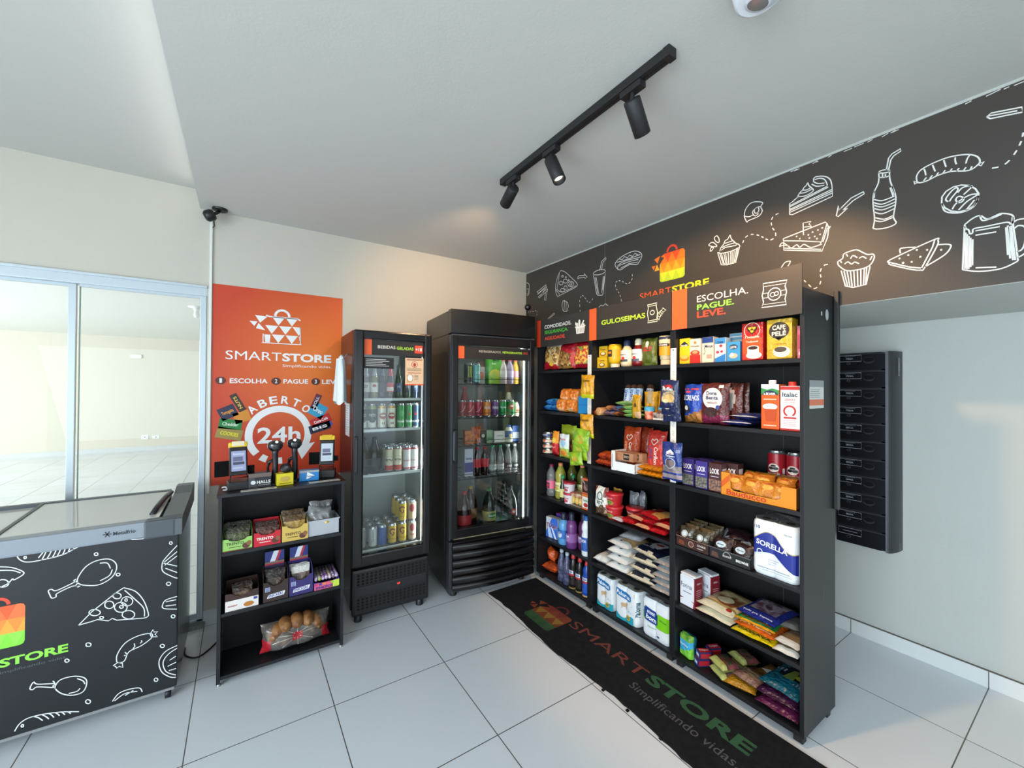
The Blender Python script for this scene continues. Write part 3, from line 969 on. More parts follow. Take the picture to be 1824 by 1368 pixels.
def poster():
    mb = MB()
    x0, x1, z0, z1 = -3.219, -2.466, 0.835, 2.083
    m = bpy.data.materials.new('poster_orange_print')
    m.use_nodes = True
    nt = m.node_tree
    b = nt.nodes['Principled BSDF']
    b.inputs['Roughness'].default_value = .45
    tc = nt.nodes.new('ShaderNodeTexCoord')
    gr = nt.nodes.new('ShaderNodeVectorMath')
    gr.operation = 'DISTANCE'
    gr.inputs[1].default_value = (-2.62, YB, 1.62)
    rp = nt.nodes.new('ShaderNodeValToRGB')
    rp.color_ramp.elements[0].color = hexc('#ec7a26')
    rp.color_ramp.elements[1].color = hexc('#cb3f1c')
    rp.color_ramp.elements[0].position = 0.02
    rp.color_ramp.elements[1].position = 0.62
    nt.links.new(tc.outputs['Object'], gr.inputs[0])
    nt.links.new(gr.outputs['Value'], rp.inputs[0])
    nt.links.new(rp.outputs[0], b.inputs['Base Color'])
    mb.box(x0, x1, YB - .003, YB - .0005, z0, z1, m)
    F = lambda x, z, o: (x, YB - .003 - o, z)
    W = P('#f2f0ee', .5)
    bag_logo(mb, -3.026, 1.735, .292, .226, F, .0008, white=W)
    mb.txt('SMART', -3.150, 1.618, .306, W, F, .001, h=.056, bold=0)
    mb.txt('STORE', -2.840, 1.616, .303, W, F, .001, h=.056, bold=2)
    mb.txt('Simplificando vidas.', -2.838, 1.574, .303, W, F, .001, h=.024, bold=0)
    D = P('#5a2a20', .5)
    for c, n, t, xt, wt in ((-3.173, '1', 'ESCOLHA', -3.127, .205), (-2.874, '2', 'PAGUE', -2.832, .150), (-2.635, '3', 'LEVE', -2.595, .115)):
        mb.ell(c, 1.484, .028, .024, D, F, .0008)
        mb.txt(n, c, 1.484, .013, W, F, .0016, h=.028, center=True)
        mb.txt(t, xt, 1.468, wt, W, F, .001, h=.031)
    cx, cz = -2.852, 1.128
    # circular arrow
    for a0, a1 in ((-38, 222), (233, 246), (262, 276)):
        mb.ring(cx, cz, .172, .042, W, F, .0008, a0, a1, 36)
    mb.poly([(cx + .098, cz - .085), (cx + .215, cz - .062), (cx + .135, cz - .175)], W, F, .0009)
    mb.txt('24h', -2.976, 1.076, .250, W, F, .001, h=.105)
    # ABERTO on an arc
    for ch, a in zip('ABERTO', (132, 115, 99, 82, 65, 47)):
        rr = .232
        mb.txt(ch, cx + rr * math.cos(R(a)), cz + rr * math.sin(R(a)), .046, W, F, .001, h=.052, center=True, rot=R(a - 90))
    # little printed packets fanned out on both sides of the ring
    packs = [(-3.083, 1.345, .035, .095, 28, '#3a2a1e', 'NUTS', '#e8c25a'), (-3.135, 1.285, .08, .062, 25, '#2b2c48', 'Tortuguita', '#f0a030'),
             (-3.060, 1.255, .075, .055, 18, '#d88a2a', '', ''), (-3.120, 1.210, .105, .050, -8, '#1f7f3a', 'Cheddar', '#d6e8d0'),
             (-3.125, 1.150, .120, .055, -14, '#a08a4a', 'COOKIES', '#e8dc20'),
             (-2.632, 1.345, .035, .085, -22, '#6a3040', 'ROLL', '#e0e0f0'), (-2.618, 1.285, .085, .075, -32, '#3aa0c8', 'Oreo', '#f4f4f4'),
             (-2.600, 1.215, .115, .045, 22, '#c82a2a', 'Coca-Cola', '#ffffff'), (-2.605, 1.165, .120, .045, 16, '#26283e', 'BIS', '#ffffff'),
             (-2.560, 1.18, .06, .03, 30, '#4a5ab0', '', '')]
    for x, z, w, h, a, c, t, tc_ in packs:
        a, w, h = R(a), w * 1.15, h * 1.25
        q = [(-w / 2, -h / 2), (w / 2, -h / 2), (w / 2, h / 2), (-w / 2, h / 2)]
        mb.poly([(x + u * math.cos(a) - v * math.sin(a), z + u * math.sin(a) + v * math.cos(a)) for u, v in q], P(c, .5, mix=None), F, .0012)
        if t:
            if w < h:
                mb.txt(t, x, z, h * .7, P(tc_), F, .0018, h=w * .45, center=True, rot=a + R(90))
            else:
                mb.txt(t, x, z, w * .7, P(tc_), F, .0018, h=h * .35, center=True, rot=a)
    tag(mb.build('wall_poster'), 'orange wall poster with white bag mark and 24h circular arrow', 'poster')


poster()


# ---------------------------------------------------------------- ceiling fittings
def track():
    mb = MB()
    dark = P('#1c1c1e', .55)
    mb.box(-1.962, -1.928, -3.50, -2.50, H - .032, H, dark, .002)
    mb.box(-1.949, -1.941, -3.49, -2.51, H - .0335, H - .031, P('#0a0a0a', .6))
    mb.box(-1.964, -1.926, -3.504, -3.48, H - .034, H, dark, .002)
    mb.ell(-1.945, -3.38, .003, .003, P('#9a9a9a', .3, .8), lambda x, y, o: (x, y, H - .034 - o), .0003)
    tag(mb.build('track_rail'), 'black ceiling track rail that carries three spotlights', 'track rail')
    W = (1.0, 0.60, 0.30)
    for i, (y, d, pw, lab) in enumerate(((-3.345, (.78, .18, -.80), 58, 'black cylinder spotlight nearest the rail end with the bare tip, tilted to the mural'),
                                       (-2.90, (.10, -.40, -.91), 4, 'black cylinder spotlight in the middle of the ceiling track'),
                                       (-2.60, (.17, .96, -.34), 42, 'black cylinder spotlight at the track end towards the fridges'))):
        r = thing('spotlight', lab, 'spotlight', (-1.945, y, H - .034), group='spotlights on the ceiling track')
        a = MB()
        a.box(-.016, .016, -.045, .045, -.022, 0, dark, .003)
        a.build('track_adapter', r)
        k = MB()
        k.lathe([(.008, -.058), (.008, -.02)], dark, n=12)
        k.build('swivel_arm', r)
        dv = Vector(d).normalized()
        M = Matrix.Translation((0, 0, -.052)) @ dv.to_track_quat('-Z', 'Y').to_matrix().to_4x4()
        b = MB(M)
        b.lathe([(.0235, -.088), (.0258, -.112), (.0290, -.110), (.0290, .006), (.0270, .009), (.001, .009)], dark, n=28)
        b.build('lamp_body', r)
        l = MB(M)
        l.lathe([(.0225, -.0885), (.0225, -.0878)], P('#fff0d8', .3, emit=4), n=20)
        l.build('lens', r)
        ld = bpy.data.lights.new('spot_beam', 'SPOT')
        ld.energy = pw
        ld.color = W
        ld.spot_size = R((98, 80, 84)[i])
        ld.spot_blend = (.35, .9, .9)[i]
        ld.shadow_soft_size = .025
        lo = bpy.data.objects.new('spot_beam', ld)
        COL.objects.link(lo)
        lo.parent = r
        lo.matrix_local = M @ Matrix.Translation((0, 0, -.118))


track()

rl = thing('round_ceiling_lamp', 'white round ceiling fitting with an angled face near the track', 'ceiling lamp', (-1.945, -3.76, H))
MB().lathe([(.050, -.058), (.056, -.055), (.062, -.03), (.066, 0)], P('#e6e9ee', .35), n=32).build('base', rl)
M_ = Matrix.Translation((0, 0, -.056)) @ Matrix.Rotation(R(14), 4, 'X')
MB(M_).lathe([(.026, -.012), (.030, -.012), (.034, -.004), (.046, 0)], P('#dfe3ea', .3), n=32).build('lens_ring', rl)
MB(M_).lathe([(.001, -.0135), (.012, -.0138), (.025, -.0125)], P('#9a9c9c', .2, .4), n=24).build('lens', rl)


def sec_cam():
    r = thing('security_camera', 'small black camera on the ceiling above the cable duct', 'security camera', (-3.185, -1.235, H))
    k = P('#151517', .4)
    MB().lathe([(.030, -.014), (.040, -.010), (.040, 0)], k, n=28).build('mount', r)
    MB().tube([(0, 0, -.012), (-.012, -.01, -.030), (-.026, -.016, -.042)], .009, k).build('swivel_arm', r)
    M = Matrix.Translation((-.045, -.025, -.058)) @ Matrix.Rotation(R(60), 4, 'Y')
    b = MB(M)
    b.lathe([(.001, -.034), (.022, -.032), (.033, -.02), (.033, .01), (.026, .022), (.001, .026)], k, n=26)
    b.build('camera_body', r)
    MB(M).lathe([(.001, -.0352), (.012, -.0345), (.016, -.033)], P('#2c2c34', .1, .2, coat=1), n=20).build('lens', r)
    MB().tube([(-.03, .0, -.07), (-.026, .035, -.10), (-.038, .055, -.105)], .0025, k, n=6).build('cable', r)


sec_cam()
# ---------------------------------------------------------------- shelf units
XF, XB = -1.162, -0.845
SZ = [1.58, 1.275, .95, .635, .325, .055]
RACK = P('#1c1d20', 0.4, 0, 0.4, 0.04, 150)
RACK2 = P('#101114', 0.5, 0, 0.35)


def shelf_unit(y0, y1, label, last):
    u = thing('shelf_unit', label, 'shelf unit', (XF, (y0 + y1) / 2, 0), group=None)
    w = (y0 - y1)
    h = w / 2
    D = XB - XF
    top = 1.868
    for s_ in (1, -1):
        mb = MB()
        mb.box(0, D, s_ * h - (.016 if s_ > 0 else 0), s_ * h + (0 if s_ > 0 else .016), .04, top, RACK, .001)
        if last and s_ < 0:
            F = lambda x, z, o: (x, -h - o, z)
            mb.ell(.225, 1.778, .017, .024, P('#aeb2b2', .4), F, .0008)
            mb.ell(.168, 1.778, .006, .010, P('#cfd2d2', .4), F, .0008)
            mb.line([(.19, .55), (.193, .60)], .002, P('#6a6c70'), F, .0006)
            mb.rect(.046, .190, 1.372, 1.49, P('#c9cbc6', .5), F, .0008)
            mb.rect(.046, .190, 1.462, 1.49, P('#8d9293', .5), F, .0012)
            mb.rect(.046, .190, 1.385, 1.410, P('#d4714f', .5), F, .0012)
            for q in range(5):
                mb.rect(.055, .15 - .01 * (q % 2), 1.418 + q * .008, 1.4205 + q * .008, P('#8d8f90'), F, .0012)
        mb.build('side_panel', u)
    for z in SZ:
        MB().box(.002, D - .006, -h + .016, h - .016, z - .018, z, RACK, .001).build('shelf_board', u)
    MB().box(0.0, D, -h + .0165, h - .0165, top - .018, top - .0005, RACK).build('top_panel', u)
    mb = MB()
    mb.box(D - .006, D - .001, -h + .0165, h - .0165, .04, top - .02, RACK2)
    mb.box(D - .0085, D - .006, -.16 * w - .001, -.16 * w + .001, .04, top - .02, P('#3a3c42', .4))
    mb.build('back_panel', u)
    for x in (.02, D - .05):
        for s_ in (1, -1):
            MB().box(x, x + .035, s_ * (h - .03) - .018, s_ * (h - .03) + .018, 0, .0395, BLACK, .003).build('foot', u)
    return u


shelf_unit(-1.777, -2.3445, 'black shelf unit beside the tall fridge, under the sign with the shopping basket', False)
shelf_unit(-2.3455, -2.9595, 'black shelf unit between two others, with wide sign reading GULOSEIMAS', False)
shelf_unit(-2.9605, -3.566, 'black shelf unit with exposed side panel beside the mailboxes', True)


def sign(y0, y1, z0, z1, label, deco):
    mb = MB()
    X = XF - .004
    mb.box(X - .006, X, -y1 if False else y1, y0, z0, z1, DARKSIGN)
    F = lambda s_, z, o: (X - .006 - o, -s_, z)
    deco(mb, F)
    tag(mb.build('shelf_sign'), label, 'sign')


def basket_icon(mb, F):
    W = P('#efe9de', .5)
    mb.poly([(2.217, 1.862), (2.305, 1.862), (2.298, 1.818), (2.224, 1.818)], W, F, .001)
    mb.rect(2.211, 2.311, 1.862, 1.870, W, F, .001)
    for k in range(5):
        mb.rect(2.233 + k * .014, 2.238 + k * .014, 1.825, 1.855, P('#a08c84'), F, .0015)
    mb.rect(2.222, 2.240, 1.871, 1.892, W, F, .001)
    mb.poly([(2.244, 1.871), (2.262, 1.871), (2.262, 1.905), (2.256, 1.912), (2.248, 1.912), (2.244, 1.905)], W, F, .001)
    mb.poly([(2.266, 1.871), (2.282, 1.871), (2.300, 1.900), (2.292, 1.905)], W, F, .001)
    mb.ell(2.294, 1.876, .008, .006, W, F, .001)
    mb.ell(2.218, 1.888, .006, .012, W, F, .001)


def sign1(mb, F):
    mb.rect(1.779, 1.826, 1.7605, 1.9645, P('#c63c1c', .5), F)
    mb.txt('COMODIDADE.', 1.874, 1.891, .297, P('#e9e2d6'), F, h=.027)
    mb.txt('SEGURANÇA.', 1.875, 1.846, .264, P('#58b83c'), F, h=.031)
    mb.txt('AGILIDADE.', 1.875, 1.806, .236, P('#ee4a2c'), F, h=.025)
    basket_icon(mb, F)


def candy_icon(mb, F):
    W = P('#ece8c8', .5)
    mb.line([(2.806, 1.919), (2.868, 1.921), (2.864, 1.90), (2.872, 1.87), (2.868, 1.838), (2.872, 1.820), (2.808, 1.819), (2.812, 1.84), (2.806, 1.87), (2.812, 1.90)], .0045, W, F, .001, True)
    mb.line([(2.809, 1.909), (2.867, 1.910)], .003, W, F, .001)
    mb.line([(2.809, 1.829), (2.869, 1.830)], .003, W, F, .001)
    mb.ring(2.838, 1.872, .014, .004, W, F, .001, ry=.012)
    mb.line([(2.876, 1.862), (2.896, 1.876), (2.908, 1.862), (2.890, 1.842), (2.876, 1.846)], .004, W, F, .001, True)
    for a, b in (((2.883, 1.865), (2.893, 1.846)), ((2.890, 1.870), (2.901, 1.852))):
        mb.line([a, b], .003, W, F, .001)
    mb.line([(2.899, 1.872), (2.905, 1.888), (2.925, 1.872), (2.908, 1.864)], .004, W, F, .001, True)
    mb.line([(2.880, 1.846), (2.870, 1.842), (2.882, 1.825), (2.888, 1.840)], .004, W, F, .001, True)


def sign2(mb, F):
    mb.rect(2.347, 2.411, 1.7605, 1.9645, ORANGE, F)
    mb.txt('GULOSEIMAS', 2.455, 1.849, .336, P('#bfe23c'), F, h=.030)
    candy_icon(mb, F)


def chip_icon(mb, F):
    W = P('#eceae4', .5)
    mb.line([(3.414, 1.912), (3.508, 1.908), (3.500, 1.885), (3.506, 1.86), (3.500, 1.83), (3.505, 1.806), (3.408, 1.808), (3.416, 1.83), (3.410, 1.86), (3.416, 1.885)], .004, W, F, .001, True)
    mb.line([(3.416, 1.898), (3.504, 1.895)], .002, W, F, .001)
    mb.line([(3.416, 1.820), (3.504, 1.818)], .002, W, F, .001)
    mb.ring(3.459, 1.858, .025, .004, W, F, .001, ry=.026)
    mb.ring(3.452, 1.857, .009, .003, W, F, .001)
    mb.ring(3.467, 1.859, .008, .003, W, F, .001)
    for x0, x1 in ((3.414, 3.434), (3.485, 3.503)):
        mb.line([(x0, 1.868), (x1, 1.868)], .002, W, F, .001)
        mb.line([(x0, 1.848), (x1, 1.848)], .002, W, F, .001)


def sign3(mb, F):
    mb.rect(2.962, 3.049, 1.7605, 1.9645, ORANGE, F)
    mb.txt('ESCOLHA.', 3.104, 1.882, .247, P('#e9e2d6'), F, h=.032, bold=0)
    mb.txt('PAGUE.', 3.104, 1.843, .184, P('#8fd84a'), F, h=.028)
    mb.txt('LEVE.', 3.104, 1.804, .146, P('#f04a2a'), F, h=.032)
    chip_icon(mb, F)


sign(-1.778, -2.343, 1.76, 1.965, 'dark shelf header sign with shopping basket icon and three slogan lines', sign1)
sign(-2.346, -2.958, 1.76, 1.965, 'dark shelf header sign reading GULOSEIMAS with candy icon', sign2)
sign(-2.961, -3.562, 1.76, 1.965, 'dark shelf header sign reading ESCOLHA PAGUE LEVE with chip bag icon', sign3)
# flat black bar fixed behind the last unit
tag(MB().box(-.868, -.846, -3.585, -3.5675, .92, 1.89, P('#1a1a1c', .4), .002).build('metal_bar'),
    'slim black upright bar standing out behind the shelf unit next to the mailboxes', 'metal bar')


# ---------------------------------------------------------------- mailboxes
def mailboxes():
    r = thing('mailbox_column', 'black wall column of eleven apartment mailboxes', 'mailbox', (0, -3.452, .566))
    k = P('#1a1b1f', .35)
    face = P('#121318', .3)
    n, hh = 11, 1.096
    b = MB()
    b.box(-.125, -.001, -.09, .112, 0, hh, k)
    # rounded side profile
    prof = [(-.132, 0.0), (-.132, -.004)] + [(-.132 + .132 * (1 - math.cos(R(a))), -.004 - .034 * math.sin(R(a))) for a in range(10, 91, 10)]
    v, f = [], []
    for x, y in prof:
        v += [(x, -.110 + y, -.002), (x, -.110 + y, hh + .002)]
    v += [(0.0, -.105, -.002), (0.0, -.105, hh + .002)]
    m = len(v) // 2
    f = [(2 * i, 2 * i + 1, 2 * i + 3, 2 * i + 2) for i in range(m - 1)] + [tuple(2 * i for i in range(m)), tuple(2 * i + 1 for i in reversed(range(m)))]
    b.add(v, f, P('#24262a', .4))
    b.box(-.134, -.130, -.1135, -.1085, -.002, hh + .002, P('#8e9296', .3, .6))
    b.build('housing', r)
    F = lambda x, z, o: (-.131 - o, .112 - x, z)
    names = ['703A', '704A', '705A', '706A', '801A', '802A', '803A', '804A', '805A', '806A', '']
    L = P('#9a9da2', .4)
    for i in range(n):
        z1 = hh - i * hh / n
        z0 = z1 - hh / n
        d = MB()
        d.box(-.131, -.125, -.1085, .112, z0 + .004, z1 - .010, face, .001)
        d.box(-.128, -.125, -.1085, .112, z1 - .010, z1 - .003, P('#2b2d33', .4))
        zb, zt = z0 + .052, z0 + .086
        d.line([(.010, zb), (.116, zb), (.116, zt), (.010, zt)], .0022, L, F, .0006, True)
        if names[i]:
            d.txt(names[i], .063, (zb + zt) / 2 - .001, .034, L, F, .0008, h=.010, center=True)
            d.line([(.04, zt - .006), (.088, zt - .006)], .001, L, F, .0006)
        else:
            d.line([(.03, (zb + zt) / 2), (.098, (zb + zt) / 2)], .002, L, F, .0006)
        if i != 10:
            d.ell(.149, zb + .004, .025, .019, P('#2e3036', .35), F, .0012)
            d.ell(.149, zb + .007, .023, .013, P('#0c0c10', .3), F, .0018)
        dd = d.build('mailbox_door', r)
        c = MB()
        c.ell(.059, z0 + .040, .010, .008, P('#5c5f64', .3, .7), F, .004, rings=2)
        c.ell(.059, z0 + .040, .004, .004, P('#1a1a1a', .3), F, .0048)
        c.build('lock', dd)
    s = MB()
    S = lambda x, z, o: (x, -.1485 - o, z)
    s.txt('CORREIOS', -.090, hh - .060, .10, P('#b8bcc0'), lambda x, z, o: S(-.078 + (z - (hh - .06)), hh - .035 - (x + .09), o + .0), .0008, h=.020)
    s.line([(-.075, .012), (-.03, .012), (-.03, .042), (-.075, .042)], .0018, P('#8e9296'), S, .0008, True)
    for q in range(3):
        s.line([(-.065, .020 + q * .008), (-.042, .020 + q * .008)], .0015, P('#8e9296'), S, .0008)
    s.build('side_sticker', r)


mailboxes()


# ---------------------------------------------------------------- floor mat
def mat():
    mb = MB()
    rub = P('#232326', .95, 0, .1, .35, 400, mix='#1d1d20', mscale=30)
    rnd = random.Random(2)
    x0, x1, y0, y1 = -1.185, -1.603, -1.80, -3.66
    v = []
    n = 60
    for i in range(n + 1):
        y = y0 + (y1 - y0) * i / n
        j = rnd.uniform(-.004, .004) if 3 < i < n else 0
        v += [(x0, y), (x1 + j + .012 * math.sin(i * .21), y)]
    vv = [(x, y, z) for z in (.0005, .007) for x, y in v]
    m = len(v)
    f = []
    for i in range(n):
        a = 2 * i
        f += [(m + a, m + a + 1, m + a + 3, m + a + 2), (a + 1, a + 3, m + a + 3, m + a + 1), (a, m + a, m + a + 2, a + 2)]
    f += [(0, 1, m + 1, m), (m - 2, 2 * m - 2, 2 * m - 1, m - 1)]
    mb.add(vv, f, rub)
    for q in range(4):
        y = -2.85 - q * .17 - rnd.random() * .05
        mb.box(x1 - .008, x1 + .006, y - .006, y + .006, .001, .006, rub)
    F = lambda s_, t, o: (t, -s_, .007 + o)

    def FL(a, b, o):      # logo is turned so that its handle points towards the letters
        return F(a, b, o)
    cols = ['#6f2f20', '#7d3a24', '#8a6a2a', '#733823', '#33552f', '#284a2e', '#54221c']
    bag_logo(mb, 2.055, -1.545, .33, .27, FL, .0008, cols=cols)
    mb.txt('SMART', 2.400, -1.392, .545, P('#6c3024', .95), F, .0008, h=.075, bold=0)
    mb.txt('STORE', 2.962, -1.392, .500, P('#2a5636', .95), F, .0008, h=.080, bold=2)
    mb.txt('Simplificando vidas.', 2.945, -1.500, .520, P('#555557', .95), F, .0008, h=.062, bold=0)
    tag(mb.build('floor_mat'), 'long black floor mat with faded bag mark and lettering in front of shelves', 'floor mat')


mat()


# ---------------------------------------------------------------- fridges
def rack(mb, w, y0, y1, z, mat, wire):
    if wire:
        for k in range(13):
            x = .02 + (w - .04) * k / 12
            mb.box(x - .0015, x + .0015, y0, y1, z - .004, z, mat)
        mb.box(.01, w - .01, y0, y0 + .006, z - .008, z, mat)
        mb.box(.01, w - .01, y1 - .006, y1, z - .008, z, mat)
    else:
        mb.box(.005, w - .005, y0, y1, z - .006, z, mat)


def fridge_beer():
    """slim display fridge; local frame: front-left-bottom corner at the origin, x to the right, y into depth"""
    r = thing('display_fridge', 'slim black glass-door drinks fridge next to the orange poster', 'fridge', (-2.502, -1.716, 0), (0, 0, R(-2.5)))
    w, d, h = .492, .50, 1.80
    K = P('#0d0d0f', .25, 0, .5)
    KM = P('#151619', .4)
    INN = P('#8d9391', .4)
    c = MB()
    t = .035
    c.box(0, t, .055, d, .08, h, K, .004)
    c.box(w - t, w, .055, d, .08, h, K, .004)
    c.box(t, w - t, d - t, d, .08, h, K)
    c.box(t, w - t, .055, d - t, h - .045, h - .003, K)
    c.box(t, w - t, .055, d - t, .08, .395, KM)
    c.build('cabinet', r)
    i = MB()
    i.box(t, t + .004, .06, d - t, .396, h - .046, INN)
    i.box(w - t - .004, w - t, .06, d - t, .396, h - .046, INN)
    i.box(t, w - t, d - t - .004, d - t, .396, h - .046, INN)
    i.box(t, w - t, .06, d - t, h - .05, h - .0455, INN)
    i.box(t, w - t, .06, d - t, .3955, .400, INN)
    i.build('liner', r)
    fr = MB()
    z0, z1 = .352, h
    fr.box(0, .062, 0, .05, z0, z1, K, .012)
    fr.box(w - .052, w, 0, .05, z0, z1, K, .012)
    fr.box(.03, w - .03, .003, .05, z1 - .052, z1, K, .010)
    fr.box(.03, w - .03, .003, .05, z0, z0 + .07, K, .010)
    door = fr.build('door', r)
    g = MB()
    g.box(.060, w - .050, .022, .026, z0 + .065, z1 - .05, clear('fridge_glass', (.95, .98, .97), rough=.02))
    g.build('glass_pane', door)
    hd = MB()
    hd.box(.004, .026, -.012, .004, .92, 1.15, P('#0c0c0e', .25), .004)
    hd.box(.009, .021, -.0135, -.0115, .94, 1.13, P('#2a2b30', .3))
    hd.build('handle', door)
    F = lambda x, z, o: (x, .0205 - o, z)
    s = MB()
    s.rect(.064, w - .054, 1.650, 1.745, P('#2a2623', .5), F, 0)
    s.rect(.064, .108, 1.650, 1.745, ORANGE, F, .0006)
    s.txt('BEBIDAS', .144, 1.692, .110, P('#e6ddd0'), F, .0006, h=.020, bold=.5)
    s.txt('GELADAS', .262, 1.689, .110, P('#b4e23c'), F, .0006, h=.020)
    s.rect(.380, .432, 1.672, 1.722, P('#ee4a2c', .5), F, .0006)
    s.txt('+18', .384, 1.686, .044, WHITE, F, .0012, h=.022)
    s.build('header_sticker', door)
    s = MB()
    s.rect(.064, .245, 1.565, 1.635, P('#1d1c1c', .5), F, 0)
    for q in range(5):
        s.rect(.072, .215 - .02 * (q % 3), 1.580 + q * .010, 1.584 + q * .010, P('#c9c4bd'), F, .0006)
    s.build('age_notice', door)
    s = MB()
    s.rect(.318, .440, 1.462, 1.640, P('#f0c8a0', .5), F, 0)
    s.rect(.318, .440, 1.462, 1.470, ORANGE, F, .0006)
    s.ring(.380, 1.598, .019, .003, P('#b0302a'), F, .0006)
    s.ell(.380, 1.596, .009, .012, P('#b0302a'), F, .0006)
    s.rect(.330, .352, 1.480, 1.530, P('#d9a060', .5), F, .0006)
    s.ell(.350, 1.510, .016, .022, P('#f6efe4'), F, .0009)
    s.line([(.345, 1.53), (.355, 1.535), (.370, 1.52), (.366, 1.49), (.348, 1.485)], .002, P('#7a3a2a'), F, .001)
    for q in range(4):
        s.rect(.330, .430 - .008 * (q % 2), 1.556 + q * .0055, 1.558 + q * .0055, P('#8a6a50'), F, .0006)
    for q in range(3):
        s.rect(.328, .432, 1.623 + q * .004, 1.625 + q * .004, P('#8a3a2a'), F, .0006)
    s.rect(.335, .425, 1.541, 1.545, P('#c0502a'), F, .0006)
    for q in range(4):
        s.rect(.378, .405, 1.500 + q * .009, 1.503 + q * .009, P('#8a6a50'), F, .0006)
    s.build('warning_notice', door)
    for z, m in ((1.372, 0), (1.176, 0), (.892, 0), (.418, 1)):
        k = MB()
        rack(k, w - .08, .075, d - .05, 0, P('#aeb4b3', .4), m)
        k.box(0.0, w - .08, .066, .078, -.010, .006, P('#dfe3e2', .3))
        k.M = None
        kk = k.build('wire_shelf', r)
        kk.location = (.04, 0, z)
    gl = MB()
    gl.box(0.004, w - .004, .012, .05, .052, .335, KM, .018)
    FF = lambda x, z, o: (x, .0115 - o, z)
    hole = P('#010101', .9)
    for zc in (.268, .120):
        for a in range(17):
            for b_ in range(4):
                if zc > .2:
                    z = .246 + b_ * .0185
                else:
                    z = .098 + b_ * .0185
                gl.ell(.040 + a * .0258, z, .0082, .0072, hole, FF, .0006, n=8, rings=1)
    gl.box(.03, w - .03, .008, .013, .178, .232, P('#202125', .4))
    gl.rect(.232, .305, .192, .214, P('#1e2a2a', .2), lambda x, z, o: (x, .0078 - o, z), .0004)
    gl.txt('09', .276, .197, .017, P('#ff2a20', .4, emit=5), lambda x, z, o: (x, .0078 - o, z), .001, h=.011, bold=0)
    gl.build('grille', r)
    for x in (.05, w - .05):
        for y in (.07, d - .06):
            MB().lathe([(.024, 0), (.024, .05), (.018, .055), (.018, .08)], BLACK, x, y, 16).build('foot', r)
    li = MB()
    li.box(w - .046, w - .043, .066, .074, .42, 1.70, P('#f4fbff', .3, emit=1.6))
    li.build('light_strip', r)
    area_light('fridge_strip_light', (w - .055, .085, 1.06), (R(20), R(90), 0), 1.25, .012, 1.6, (.92, 1, .98), r)
    return r


FR1 = fridge_beer()


